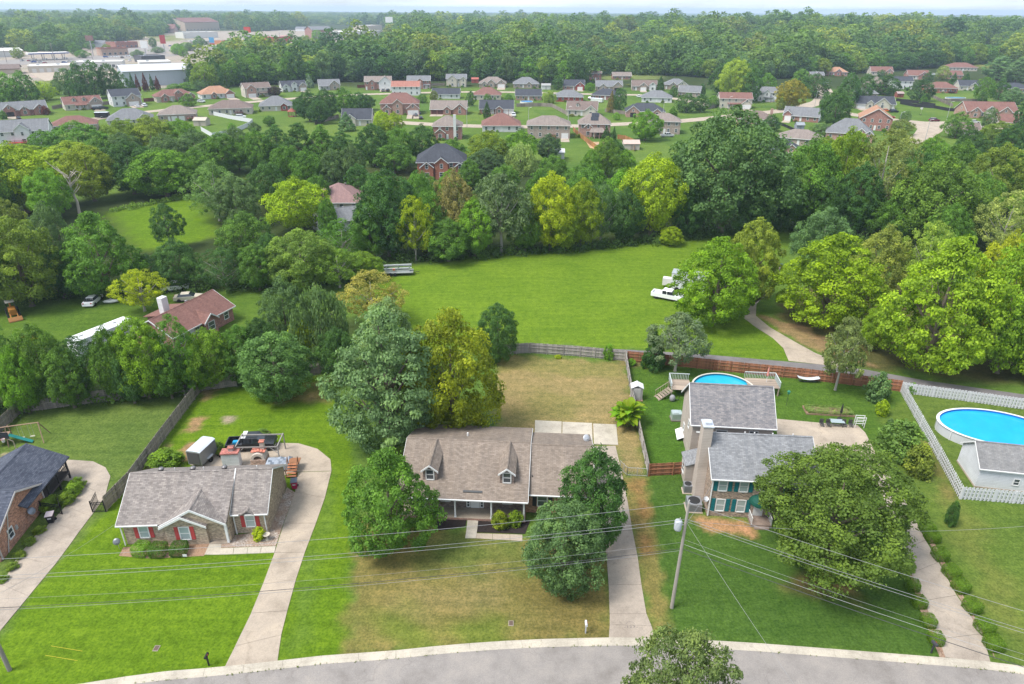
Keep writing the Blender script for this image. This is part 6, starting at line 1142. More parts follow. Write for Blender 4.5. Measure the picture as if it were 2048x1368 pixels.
b = MB(); b.box(-1.2, 1.6, -.55, .55, .7, 1.4); b.box(.6, 1.7, -.45, .45, 1.4, 1.75); b.build('body', YE, t); b = MB(); b.box(-.9, .6, -.65, .65, 2.65, 2.75); b.build('canopy', M('paint', (.5, .46, .4)), t)
for x, y in ((-.8, -.6), (-.8, .6), (.5, -.6), (.5, .6)): part(t, 'canopy_post', .08, .08, 1.3, DARK, (x, y, 1.38))
for x, r in ((-.7, .7), (1.3, .5)):
    for y in (-.85, .85): wheel(t, x, y, r)
MB().tube([(1.6, -.5, 1.0), (2.6, -.5, .5)], .09).build('loader_arm', YE, t); MB().tube([(1.6, .5, 1.0), (2.6, .5, .5)], .09).build('loader_arm', YE, t); b = MB(); b.extr([(2.5, .1), (3.2, .08), (3.15, .25), (2.7, .75), (2.5, .7)], -1.0, 1.0, 'y'); b.build('bucket', M('paint', (.35, .16, .05)), t); MB().tube([(-1.2, 0, 1.0), (-2.2, 0, 2.4), (-3.0, 0, .6)], .13).build('boom', YE, t)
g = G(797, 549); t = thing('equipment_trailer', 'grey trailer loaded with folded lift booms at the field edge', 'trailer', (g[0], g[1], 0), R(6)); GM_ = M('metal', (.42, .44, .43)); b = MB(); b.box(-3, 3, -1.05, 1.05, .6, .75); b.box(-2.6, 2.2, -.5, .5, .75, 1.1); b.build('bed', GM_, t)
for x in (-1.5, -.6):
    for y in (-1.1, 1.1): wheel(t, x, y, .36)
for k, (z0, z1, yy) in enumerate(((1.4, 1.5, -.3), (1.75, 1.8, .1), (2.05, 2.15, -.1))): MB().tube([(-2.8, yy, z0), (2.7, yy, z1)], .13, 6).build('boom', GM_, t)
for x in (-2.3, 0, 2.2): part(t, 'boom_support', .12, .9, 1.3, GM_, (x, 0, .75))
MB().tube([(3, 0, .65), (4.2, 0, .5)], .06).build('hitch', DARK, t); part(t, 'control_box', .5, .4, .35, M('paint', (.5, .15, .08)), (-.8, -.5, 1.1))
g = G(1376, 580); t = thing('box_van', 'white box body with grey roof behind the white pickup', 'box body', (g[0], g[1], 0), R(-20)); MB().box(-3.2, 3.2, -1.3, 1.3, .5, 3.4).build('body', M('paint', (.75, .76, .78)), t); MB().box(-3.25, 3.25, -1.35, 1.35, 3.4, 3.48).build('roof', M('metal', (.5, .52, .54)), t); part(t, 'side_box', 1.6, 1.2, 1.4, WR, (-4.1, .2, .5))
for x in (-2, 2):
    for y in (-1.2, 1.2): wheel(t, x, y, .4)
# ============================================================ fences
def polyfence(name, label, pts, h, mat, step=.3, wd=None, kind='board', post=2.4, prog=None, rails=True, pm=None, cat='fence', group=None):
    """pts on the ground in photo pixels; every board and post is a part of its own"""
    w_ = [G(*p)[:2] for p in pts]; t = thing(name, label, cat, (w_[0][0], w_[0][1], 0), 0, group); o0 = w_[0]; wd = wd or step*.94; pm = pm or mat
    bm = MB(); bm.extr([(-wd/2, 0), (wd/2, 0), (wd/2, h-.05), (wd*.3, h), (-wd*.3, h), (-wd/2, h-.05)], -.012, .012, 'y'); bme = bm.mesh('board', mat)
    pme = MB().cbox(0, 0, 0, .1, .1, h+.04).mesh('post', pm)
    for a, b in zip(w_, w_[1:]):
        d = b-a; L_ = float(np.linalg.norm(d)); rz = math.atan2(d[1], d[0]); nrm = np.array([-d[1], d[0]])/L_; n_ = max(1, int(round(L_/step)))
        for k in range(n_):
            p = a+d*(k+.5)/n_; off = (.05 if k % 2 else -.05) if kind == 'shadow' else .0; q = p+nrm*off; o = place('board', bme, t, (q[0]-o0[0], q[1]-o0[1], .03+random.uniform(-.02, .02)), rz+random.uniform(-.02, .02)); o.rotation_euler[1] = random.uniform(-.012, .012)
        np_ = max(1, int(round(L_/post)))
        for k in range(np_+1):
            p = a+d*k/np_-nrm*(.075 if kind != 'shadow' else 0); place('post', pme, t, (p[0]-o0[0], p[1]-o0[1], 0), rz)
        if rails:
            for z in (.35, h*.55, h-.3):
                rm = MB(); rm.box(0, L_, -.03, .03, z-.045, z+.045); p = a-nrm*(.045 if kind != 'shadow' else 0)-o0; rm.build('rail', mat, t, False, (p[0], p[1], 0), rz)
    return t
WG = M('wood', (.34, .30, .26)); WGL = M('wood', (.38, .355, .33)); WBN = M('wood', (.38, .17, .095)); WPV = M('paint', (.66, .665, .68))
polyfence('wooden_fence', 'weathered grey board fence between the two left yards', [(213, 1022), (262, 972), (330, 878), (402, 782), (474, 772)], 1.85, WG, .26)
polyfence('wooden_fence', 'grey board fence behind the swing set lawn', [(-40, 905), (42, 826), (170, 808), (300, 793), (398, 780)], 1.8, WG, .3)
polyfence('wooden_fence', 'grey board fence behind the big pine and weeping tree', [(560, 760), (640, 748), (760, 735)], 1.8, WG, .3)
polyfence('wooden_fence', 'grey paneled fence closing the dry back yard', [(1005, 709), (1060, 706), (1160, 713), (1250, 722)], 1.75, WGL, .26)
polyfence('wooden_fence', 'grey side fence between dry yard and pool yard', [(1251, 723), (1262, 790), (1275, 855), (1286, 905), (1296, 951)], 1.7, WGL, .26)
polyfence('wooden_fence', 'long reddish brown fence along the alley', [(1254, 723), (1330, 730), (1460, 744), (1600, 758), (1700, 770), (1799, 783)], 1.75, WBN, .26)
polyfence('wooden_fence', 'short reddish brown fence beside the teal shuttered house', [(1297, 952), (1391, 947)], 1.7, WBN, .22)
polyfence('picket_fence', 'white shadowbox fence around the large blue pool', [(2062, 821), (1935, 803), (1828, 789), (1801, 784), (1850, 872), (1919, 998), (1985, 1003), (2064, 1010)], 1.6, WPV, .2, .185, 'shadow')
FM = M('paint', (.7, .71, .73)); FG = 'wooden and vinyl fences of the subdivision'
def lowfence(label, pts, h, mat, name='wooden_fence'):
    w_ = [G(*p)[:2] for p in pts]; o0 = w_[0]; t = thing(name, label, 'fence', (o0[0], o0[1], 0), 0, FG)
    for a, b in zip(w_, w_[1:]):
        d = b-a; L_ = float(np.linalg.norm(d)); rz = math.atan2(d[1], d[0]); n_ = max(1, int(round(L_/2.5)))
        for k in range(n_): mb = MB(); s = L_/n_; mb.box(.05, s-.05, -.03, .03, .05, h); p = a+d*k/n_-o0; mb.build('fence_panel', mat, t, False, (p[0], p[1], 0), rz); part(t, 'post', .14, .14, h+.1, mat, (p[0], p[1], 0), rz)
WO = M('wood', (.42, .21, .08)); WGF = M('wood', (.27, .235, .2)); WRD = M('wood', (.2, .07, .05)); WBK = M('paint', (.025, .025, .028))
lowfence('white vinyl fence around the yard behind the tan brick house', [(403, 262), (425, 275), (470, 266), (500, 252), (506, 246), (460, 238), (420, 229)], 1.8, FM, 'vinyl_fence'); lowfence('grey fence crossing the lawn under the tree clump', [(630, 249), (655, 242), (678, 236)], 1.8, WGF); lowfence('grey fence before the long open lawn', [(1033, 214), (1083, 213), (1103, 214), (1135, 231)], 1.9, WGF)
lowfence('orange brown fence around the small pool patio', [(1146, 262), (1160, 275), (1180, 290), (1195, 301)], 1.8, WO); lowfence('orange brown fence beside the round lawn tree', [(1235, 278), (1250, 280), (1272, 290), (1268, 303)], 1.8, WO); lowfence('red brown fence beside the long reddish house', [(288, 204), (315, 202)], 1.9, WRD); lowfence('grey fence behind the black cars', [(105, 219), (126, 215)], 1.8, WGF); lowfence('grey fence between the dark cars house and tall white house', [(200, 211), (228, 208)], 1.8, WGF); lowfence('red fence left of the double garage house', [(715, 176), (736, 175)], 1.8, WRD)
lowfence('black screened fence curving over the corner lawn', [(1800, 208), (1830, 214), (1870, 217), (1895, 222), (1924, 224)], 1.6, WBK); lowfence('second black screened fence above the corner lawn', [(1792, 202), (1830, 207), (1870, 213)], 1.6, WBK); lowfence('grey fence around the yard below the bright red house', [(1860, 193), (1880, 203), (1905, 214)], 1.7, WGF); lowfence('grey fence with pool behind it right of the bright red house', [(1885, 203), (1960, 203)], 1.6, WGF); lowfence('brown grey fence before the house row by the wood', [(862, 172), (890, 171)], 1.7, WGF); lowfence('pale fence along the far meadow', [(1862, 150), (1878, 150)], 1.6, FM); lowfence('dark iron fence around the lawn of the brick and white house', [(1542, 243), (1570, 254), (1600, 268)], 1.2, WBK)
lowfence('grey fence left of the red roofed cream house', [(1415, 219), (1440, 214)], 1.8, WGF); lowfence('grey fence behind the cream dormer house trees', [(1210, 224), (1250, 229)], 1.7, WGF)
# iron gates by the left house
def iron(label, pts, h, name='iron_gate'):
    w_ = [G(*p)[:2] for p in pts]; o0 = w_[0]; t = thing(name, label, 'gate', (o0[0], o0[1], 0)); m_ = M('paint', (.015, .015, .017))
    for a, b in zip(w_, w_[1:]):
        d = b-a; L_ = float(np.linalg.norm(d)); rz = math.atan2(d[1], d[0]); p = a-o0
        for z in (.15, h*.75, h-.08): r = MB(); r.box(0, L_, -.02, .02, z-.02, z+.02); r.build('rail', m_, t, False, (p[0], p[1], 0), rz)
        for k in range(int(L_/.16)+1): q = a+d*min(1, k*.16/L_)-o0; part(t, 'picket', .025, .025, h, m_, (q[0], q[1], 0), rz)
        part(t, 'post', .09, .09, h+.15, m_, (p[0], p[1], 0), rz)
iron('black iron gate leaf standing open at the grey fence end', [(212, 1024), (186, 1025), (197, 1003)], 1.35); iron('black iron gate beside the orange brick wall', [(86, 1024), (125, 1029), (118, 1004)], 1.3)
cl = [G(*p)[:2] for p in [(1240, 938), (1254, 951), (1294, 953)]]; t = thing('chain_link_gate', 'chain link gate across the drive by the dry yard', 'gate', (cl[0][0], cl[0][1], 0)); m_ = M('metal', (.42, .42, .42))
for a, b in zip(cl, cl[1:]):
    for z in (.1, 1.1): MB().tube([(*(a-cl[0]), z), (*(b-cl[0]), z)], .025).build('rail', m_, t)
    for k in range(3): q = a+(b-a)*k/2-cl[0]; MB().tube([(*q, 0), (*q, 1.2)], .035).build('post', m_, t)
    mm = MB(); L_ = np.linalg.norm(b-a); nn = int(L_/.22)
    for k in range(nn): p, q = a+(b-a)*k/nn-cl[0], a+(b-a)*(k+1)/nn-cl[0]; mm.tube([(*p, .1), (*q, 1.1)], .006, 3); mm.tube([(*p, 1.1), (*q, .1)], .006, 3)
    o = mm.build('mesh_wire', m_, t); o['kind'] = 'stuff'
# ============================================================ power line
def pole(label, x, y, h, lean=0, tr=False, name='utility_pole'):
    t = thing(name, label, 'utility pole', (x, y, 0)); MB().tube([(0, 0, -.1), (lean*.5, 0, h*.5), (lean, 0, h)], [.17, .145, .11], 10).build('shaft', M('wood', (.33, .30, .27)), t)
    MB().tube([(lean*.3-.15, -.02, 2.5), (lean*.9-.12, -.02, h*.72)], .03).build('conduit', M('metal', (.45, .45, .45)), t)
    MB().lathe([(.05, 0), (.07, .1), (.04, .2), (.06, .3)], 8, (lean, 0, h)).build('insulator', M('paint', (.5, .48, .45)), t)
    if tr:
        b = MB(); b.lathe([(.05, 0), (.3, .03), (.32, .15), (.32, .85), (.28, .95), (.06, 1.0)], 14); o = b.build('transformer', M('paint', (.5, .53, .56)), t, True, (-.5, -.05, h-2.75)); b = MB(); b.tube([(.1, 0, .95), (.1, 0, 1.25)], .04); b.build('bushing', M('paint', (.5, .48, .46)), o)
        part(t, 'bracket', .4, .08, .08, M('metal', (.4, .4, .4)), (-.25, 0, h-2.3)); b = MB(); b.tube([(.16, 0, h-1.6), (.18, 0, h-.2)], .05); b.build('fuse_cutout', M('paint', (.62, .63, .65)), t)
    return t
PX, PY = 14.4, 44.4; pole('leaning wooden utility pole with grey transformer on the dark green lawn', PX, PY, 11.75, .15, True)
LX, LY = -40.2, 37.6; pole('wooden utility pole beside the left driveway', LX, LY, 11.6); QX, QY = 51, 26.4; pole('wooden utility pole across the street from the hedge lined drive', QX, QY, 11.4)
WIRE = M('paint', (.30, .30, .31)); WIREB = M('paint', (.06, .06, .065))
def wire(label, a, b, sag, r=.014, m_=None, nm='power_line'):
    n_ = 24; mb = MB(); mb.tube([(a[0]+(b[0]-a[0])*t, a[1]+(b[1]-a[1])*t, a[2]+(b[2]-a[2])*t-4*sag*t*(1-t)) for t in np.linspace(0, 1, n_+1)], r, 5); tag(mb.build(nm, m_ or WIRE), label, 'power line', 'overhead wires of the utility poles')
tp = (PX+.15, PY)
wire('top overhead wire over the ranch house lawn', (*tp, 11.75), (LX, LY, 11.6), .7); wire('paired wire below the top wire over the left lawns', (*tp, 10.1), (LX, LY, 10.0), .7); wire('paired wire below the top wire over the left lawns', (tp[0], tp[1]-.25, 10.0), (LX, LY-.25, 9.9), .75); wire('thin single wire over the olive lawn', (*tp, 7.6), (LX, LY, 7.7), .8, .008); wire('lower doubled cable crossing the concrete drives', (*tp, 6.9), (LX, LY, 6.8), .75, .022, WIREB); wire('lower doubled cable crossing the concrete drives', (tp[0], tp[1]+.1, 6.6), (LX, LY+.1, 6.5), .8, .014)
wire('top overhead wire passing in front of the huge oak', (*tp, 11.75), (QX, QY, 11.4), .6); wire('second overhead wire passing in front of the huge oak', (*tp, 10.1), (QX, QY, 9.9), .6); wire('third overhead wire passing in front of the huge oak', (tp[0], tp[1]-.25, 10.0), (QX, QY-.25, 9.8), .6); wire('bright lower wire over the hedge lined drive', (*tp, 7.4), (QX, QY, 7.2), .6, .013, M('paint', (.42, .42, .43))); wire('thick black cable over the hedge lined drive', (*tp, 6.9), (QX, QY, 6.6), .6, .026, WIREB); wire('thin wire over the hedge lined drive', (*tp, 7.9), (QX, QY, 7.8), .6, .009)
wire('slack service wire running past the slim young tree', (*tp, 9.9), (60, 52, 4.5), 1.6, .012); wire('service wire dropping to the teal shuttered house', (*tp, 9.6), (20.7, 56.6, 4.6), .3, .013); wire('service wire dropping to the ranch house roof', (LX+.2, LY, 7.4), (-38.2, 52.2, 2.8), .3, .011); wire('thin diagonal wire crossing the street', (*tp, 9.8), (21.5, 26.5, 5.5), .3, .011)
for k in range(2): wire('yellow guy marker wire on the left lawn', (LX+2.6+k*.1, LY+1.6-k*.9, .9), (LX+5.2+k*.1, LY+1.4-k*.9, .55), 0, .014, M('paint', (.6, .45, .05)), 'guy_marker')
# lamp and utility poles of the subdivision
for x, yb, h in ((934, 255, 8.5), (1057, 247, 7), (1136, 250, 8), (1325, 240, 8), (1456, 226, 8), (1629, 214, 8), (1893, 240, 8.5), (1793, 268, 9), (1850, 280, 8)):
    g = G(x, yb); t = thing('street_lamp', 'slim grey street light pole in the subdivision', 'street lamp', (g[0], g[1], 0), 0, 'street lights of the subdivision'); MB().tube([(0, 0, 0), (0, 0, h)], [.13, .08], 6).build('pole', M('metal', (.45, .45, .45)), t); MB().tube([(0, 0, h-.1), (.9, -.3, h+.2)], .06).build('arm', M('metal', (.45, .45, .45)), t); part(t, 'lamp_head', .6, .3, .15, WR, (1.0, -.35, h+.15))
for x, yb, h in ((187, 125, 16), (110, 122, 16), (14, 125, 14), (375, 98, 16), (512, 97, 17), (562, 92, 17), (636, 88, 18), (1930, 128, 15), (1345, 110, 15), (790, 60, 45)):
    g = G(x, yb); t = thing('utility_pole', 'tall distant utility pole rising above the shopping strip or woods', 'utility pole', (g[0], g[1], float(terrain(g[0], g[1]))), 0, 'distant utility poles'); MB().tube([(0, 0, 0), (0, 0, h)], [.3, .18], 6).build('shaft', M('wood', (.34, .31, .28)), t); part(t, 'crossarm', 3.2, .2, .2, M('wood', (.34, .31, .28)), (0, 0, h-1))
# ============================================================ pools
def pool(label, cx, cy, a, b, rz, h, wall, water, rim=WHITE, z0=0, name='swimming_pool'):
    t = thing(name, label, 'pool', (cx, cy, z0), rz); n_ = 48; el = lambda s, z: [(a*s*math.cos(2*math.pi*k/n_)+(0), b*s*math.sin(2*math.pi*k/n_), z) for k in range(n_)]
    w_ = MB(); A, B, C_, D_ = el(1, 0), el(1, h), el(.985, h), el(.985, .1)
    for p, q in ((A, B), (B, C_), (C_, D_)):
        for k in range(n_): w_.poly([p[k], p[(k+1) % n_], q[(k+1) % n_], q[k]])
    w_.build('wall', wall, t); r = MB()
    for p, q in ((el(1.02, h), el(1.02, h+.05)), (el(1.02, h+.05), el(.965, h+.05)), (el(.965, h+.05), el(.965, h))):
        for k in range(n_): r.poly([p[k], p[(k+1) % n_], q[(k+1) % n_], q[k]])
    r.build('rim', M('paint', rim), t); l_ = MB(); p, q = el(.983, h), el(.983, h-.32)
    for k in range(n_): l_.poly([q[k], q[(k+1) % n_], p[(k+1) % n_], p[k]][::-1])
    l_.build('liner', M('paint', sc3(water, .75)), t); wt = MB(); wt.poly(el(.98, h-.28)); wt.build('water', M('water', water), t)
    for k in range(0, n_, 4): x, y, _ = A[k]; part(t, 'upright', .12, .06, h, M('paint', sc3(rim, .92)), (x*1.008, y*1.008, 0), 2*math.pi*k/n_+R(90))
    return t
pool('large oval above ground pool with bright blue water', 60.6, 72.2, 6.6, 4.3, -.2, 1.3, M('paint', (.58, .6, .62)), (.02, .32, .78)); pool('round above ground pool with wooden deck behind the tan garage', 29.2, 81.6, 4.3, 4.3, 0, 1.25, M('paint', (.5, .48, .44)), (.02, .33, .50), (.62, .58, .5))
g = G(1203, 291); pool('small kidney pool on the patio of the pink brick house', g[0], g[1], 3.4, 2.3, 0, .12, TRIM, (.03, .3, .62)); g = G(1053, 207); pool('small round pool behind the dark roofed brick house', g[0], g[1], 3.6, 3.6, 0, 1.2, TRIM, (.06, .3, .62)); g = G(1910, 199); pool('long pale blue pool in the fenced yard of the bright red house', g[0], g[1], 6, 3.4, 0, 1.1, TRIM, (.2, .45, .6)); sheet('pool_patio', [(1172, 284), (1215, 284), (1224, 290), (1200, 300), (1180, 296)], M('concrete', (.5, .34, .2)), .06)
DW = M('wood', (.42, .34, .27)); WR_ = M('paint', (.55, .6, .6))
def deck(label, cx, cy, L_, W_, z, rz, rail_sides):
    t = thing('pool_deck', label, 'deck', (cx, cy, 0), rz); nb = int(W_/.3)
    bm_ = MB().box(-L_/2, L_/2, -.14, .14, z-.05, z).mesh('plank', DW)
    for k in range(nb): place('plank', bm_, t, (0, -W_/2+.15+k*.3, 0))
    for x in (-L_/2+.1, L_/2-.1):
        for y in (-W_/2+.1, W_/2-.1): part(t, 'deck_post', .14, .14, z-.05, DW, (x, y, 0))
    for s in rail_sides:
        ax, bx = {'n': ((-L_/2, W_/2), (L_/2, W_/2)), 'e': ((L_/2, -W_/2), (L_/2, W_/2)), 'w': ((-L_/2, -W_/2), (-L_/2, W_/2)), 's': ((-L_/2, -W_/2), (L_/2, -W_/2))}[s]; ln = math.hypot(bx[0]-ax[0], bx[1]-ax[1]); a2 = math.atan2(bx[1]-ax[1], bx[0]-ax[0])
        r = MB(); r.box(0, ln, -.05, .05, z+.85, z+.93); r.build('rail', WR_, t, False, (*ax, 0), a2)
        for k in range(int(ln/.22)+1): part(t, 'baluster', .05, .05, .85, WR_, (ax[0]+math.cos(a2)*min(ln, k*.22), ax[1]+math.sin(a2)*min(ln, k*.22), z))
    return t
deck('pool deck with stairs left of the round pool', 23.4, 82.6, 2.8, 3.0, 1.25, -.085, 'nw'); t = deck('pool deck with railing and umbrella right of the round pool', 34.9, 83.2, 4.2, 2.8, 1.25, -.085, 'ne')
t = thing('deck_stairs', 'wooden stairs with railings leading up to the round pool deck', 'stairs', (21.9, 81.6, 0), R(200))
for k in range(6): part(t, 'step', .34, 1.1, .06, DW, (.2+k*.34, 0, 1.0-k*.2))
for y in (-.58, .58):
    MB().tube([(0, y, 2.0), (2.1, y, .95)], .045).build('handrail', DW, t); MB().tube([(0, y, 1.1), (2.2, y, .0)], .07, 4).build('stringer', DW, t)
    for k in range(6): MB().tube([(.2+k*.36, y, 1.0-k*.19), (.2+k*.36, y, 1.88-k*.18)], .025, 4).build('baluster', DW, t)
t = thing('patio_umbrella', 'closed salmon pink umbrella on the pool deck', 'umbrella', (35.6, 83.4, 1.25)); MB().tube([(0, 0, 0), (0, 0, 2.3)], .03).build('pole', TRIM, t); MB().lathe([(.05, .9), (.16, 1.1), (.11, 1.9), (.03, 2.4)], 10).build('canopy', M('paint', (.72, .3, .25)), t)
# ============================================================ yard things
def wpt(x, y): g = G(x, y); return float(g[0]), float(g[1])
x, y = wpt(1272, 797); t = thing('storage_shed', 'tall narrow plastic storage shed by the grey side fence', 'shed', (x, y, 0), -.08); MB().box(-.75, .75, -.6, .6, .12, 2.0).build('wall', M('siding', (.42, .4, .38)), t); r = MB(); groof_y(r, -.85, .85, 0, -.7, .7, 1.98, 2.4, .08); r.build('roof', M('paint', (.72, .72, .72)), t); MB().box(-.85, .85, -.75, .7, 0, .12).build('base', M('brick', (.36, .17, .1)), t); door(t, 0, -.6, .14, 1.0, 1.75, M('paint', (.5, .48, .46)), knob=False)
def acunit(label, x, y, s=.9, h=.95):
    X_, Y_ = wpt(x, y); t = thing('air_conditioner', label, 'air conditioner', (X_, Y_, 0), -.07); MB().cbox(0, 0, .06, s, s, h).build('case', M('metal', (.3, .31, .33)), t); MB().cbox(0, 0, 0, s+.25, s+.25, .06).build('pad', CONC, t); MB().lathe([(.04, 0), (s*.42, .0), (s*.42, .03), (s*.1, .06)], 14, (0, 0, h+.06)).build('fan', M('paint', (.03, .03, .03)), t)
    for k in range(6): part(t, 'louvre', s*.9, .02, .05, M('metal', (.2, .2, .21)), (0, -s/2-.012, .2+k*.13))
acunit('grey air conditioner standing beside the siding chimney', 1374, 982); acunit('wide grey heat pump below the satellite dish', 1386, 1016, 1.5, 1.0)
x, y = wpt(1352, 838); t = thing('generator', 'pale green generator box beside the tan garage', 'generator', (x, y, 0)); MB().cbox(0, 0, .15, 1.3, 1.1, .9).build('case', M('metal', (.45, .52, .5)), t); MB().cbox(0, 0, 0, 1.5, 1.3, .15).build('base', M('paint', (.2, .17, .15)), t); MB().cbox(-.2, 0, 1.05, .7, .8, .12).build('lid', M('metal', (.5, .56, .55)), t)
x, y = wpt(1344, 802); t = thing('pool_filter', 'round grey pool filter under the stairs', 'pool filter', (x, y, 0)); MB().lathe([(.25, 0), (.38, .25), (.38, .65), (.2, .9), (.05, .95)], 14).build('tank', M('paint', (.3, .3, .31)), t, True); MB().tube([(.3, 0, .2), (.9, 0, .2), (.9, 0, .8)], .05).build('hose', DARK, t)
x, y = wpt(1366, 872); t = thing('cellar_hatch', 'open white cellar hatch doors leaning out over the grass', 'hatch', (x, y, 0), -.1)
for s, yy in ((-1, .5), (1, -.7)): d = MB(); d.slab([(-.9, yy-.55, .25), (.3, yy-.55, .85), (.3, yy+.55, .85), (-.9, yy+.55, .25)], .06); d.build('hatch_door', TRIM, t)
MB().box(.2, 1.2, -1.3, 1.1, 0, .5).build('frame', CONC, t)
def bushbox(x, yb, w_, h, label, col, group, d=None, name='hedge_shrub', seed=0):
    X_, Y_ = wpt(x, yb); t = thing(name, label, 'shrub', (X_, Y_, 0), random.uniform(-.2, .2), group); place('foliage', HEDGE[seed % 3], t, (0, 0, 0), 0, (w_, d or w_, h), color=col); MB().tube([(0, 0, 0), (0, 0, h*.4)], .05).build('stem', BARK, t)
def hedge_mesh(seed):
    g = np.random.default_rng(seed); n_ = 4200; q = g.uniform(-1, 1, (n_, 3)); ax = g.integers(0, 3, n_); sg = np.where(g.random(n_) < .5, -1, 1); q[np.arange(n_), ax] = sg; q = np.sign(q)*np.abs(q)**.92; nrm = q/np.linalg.norm(q, axis=1, keepdims=True); q = q*(1-.17*(np.linalg.norm(q, axis=1, keepdims=True)-1))*g.uniform(.93, 1.02, (n_, 1)); q = q*.5+np.array([0, 0, .5])
    nr = nrm+g.normal(size=(n_, 3))*.5; nr /= np.linalg.norm(nr, axis=1, keepdims=True); a = np.cross(nr, g.normal(size=(n_, 3))); a /= np.linalg.norm(a, axis=1, keepdims=True); b = np.cross(nr, a); s_ = .032*g.uniform(.6, 1.4, (n_, 1)); V = np.stack([q-a*s_, q+b*s_*.6, q+a*s_, q-b*s_*.6], 1).reshape(-1, 3); V[:, 2] = np.maximum(V[:, 2], .01)
    return fastmesh('foliage', V, np.arange(n_*4).reshape(-1, 4), LEAF, [('tint', 'FLOAT', np.repeat(np.clip(.5+g.normal(0, .2, n_), 0, 1), 4))])
HEDGE = [hedge_mesh(i) for i in range(3)]
HG = (.068, .125, .01); HL = [(1815, 1130), (1825, 1168), (1838, 1202), (1856, 1240), (1871, 1275)]; HR = [(1848, 1055), (1858, 1072), (1874, 1108), (1896, 1143), (1915, 1172), (1938, 1212), (1962, 1253), (1980, 1287)]
for i, (x, y) in enumerate(HL): bushbox(x-2, y+9, 1.12, .95, 'clipped bright green shrub lining the lawn side of the hedge lined drive', HG, 'clipped shrubs on the lawn side of the drive', seed=i)
for i, (x, y) in enumerate(HR): bushbox(x+4, y+8, 1.3, 1.05, 'clipped bright green shrub lining the far side of the hedge lined drive', HG, 'clipped shrubs on the far side of the drive', seed=i)
for px_ in ([(1806, 1100), (1818, 1100), (1848, 1170), (1892, 1318), (1880, 1316), (1838, 1215)], [(1848, 1066), (1860, 1070), (1985, 1300), (1990, 1318), (1975, 1285), (1915, 1190)]): sheet('mulch_bed', px_, M('mulch', (.34, .2, .13), (.45, .33, .24)), .025)
for i, x in enumerate((285, 319, 360)): bushbox(x, 1108-abs(i-1)*2, 1.5, 1.1, ('lightest clipped bush below the first red shuttered window', 'middle clipped bush before the ranch house', 'dark clipped bush below the second red shuttered window')[i], ((.10, .19, .02), (.055, .11, .015), (.045, .095, .014))[i], None, seed=i)
tree(519, 1056, 1078, 26, 'shrub', 'ye', 'bright yellow shrub in the stone bed of the ranch house', cat='shrub', jit=.05); tree(333, 903, 932, 64, 'shrub', (.10, .17, .012), 'broad green bush at the corner of the grey fence behind the ranch house', cat='shrub'); tree(1000, 1026, 1052, 36, 'shrub', (.13, .16, .012), 'yellow green shrub before the white porch post', cat='shrub'); tree(1030, 1024, 1050, 30, 'shrub', (.10, .15, .012), 'green shrub at the end of the porch', cat='shrub'); tree(1116, 710, 716, 14, 'shrub', 'ye', 'small yellow bush before the grey back fence', cat='shrub', jit=.05)
for x, y, w_ in ((148, 985, 34), (158, 972, 26), (135, 1003, 30), (98, 1015, 34), (108, 1008, 26)): tree(x, y-16, y+3, w_, 'shrub', (.10, .16, .015), 'low green ivy clump beside the porch of the orange brick house', 'ivy clumps by the orange brick house', cat='shrub')
for x, y in ((60, 1085), (40, 1112), (25, 1135), (5, 1160), (80, 1062)): tree(x, y-8, y+2, 24, 'shrub', (.10, .15, .02), 'low weeds along the driveway edge of the orange brick house', 'weeds along the left driveway', cat='shrub')
tree(1262, 718, 730, 18, 'shrub', 'bg', 'low squash plant left of the dirt mound', cat='plant'); tree(1292, 720, 732, 16, 'shrub', 'bg', 'low squash plant right of the dirt mound', cat='plant')
# banana plant
x, y = wpt(1253, 850); t = thing('banana_plant', 'big lime green banana plant at the corner of the dry yard', 'plant', (x, y, 0)); t.scale = (1.5, 1.5, 1.45); g_ = random.Random(3)
for k in range(8): a = k*.8; MB().tube([(math.cos(a)*.25, math.sin(a)*.25, 0), (math.cos(a)*.45, math.sin(a)*.45, 1.5)], [.09, .05], 6).build('stem', M('paint', (.2, .24, .05)), t)
for k in range(110):
    a = g_.uniform(0, 6.28); el = g_.uniform(.3, 1.5); L_ = g_.uniform(1.0, 1.75); z0 = g_.uniform(.6, 1.7); pts = []
    for s in np.linspace(0, 1, 6): r = .35+L_*s*math.cos(el)+.0; zz = z0+L_*s*math.sin(el)-1.1*s*s*L_*.38; pts.append((math.cos(a)*r, math.sin(a)*r, max(.1, zz)))
    lf = MB(); sd_ = np.array([-math.sin(a), math.cos(a), 0]); wv = [.05, .22, .3, .29, .2, .02]
    for i in range(5):
        p, q = np.array(pts[i]), np.array(pts[i+1]); lf.poly([p-sd_*wv[i]+[0, 0, .06], p, q, q-sd_*wv[i+1]+[0, 0, .06]]); lf.poly([p, p+sd_*wv[i]+[0, 0, .06], q+sd_*wv[i+1]+[0, 0, .06], q])
    lf.build('leaf', LEAF, t, color=(g_.uniform(.16, .24), g_.uniform(.28, .36), .015))
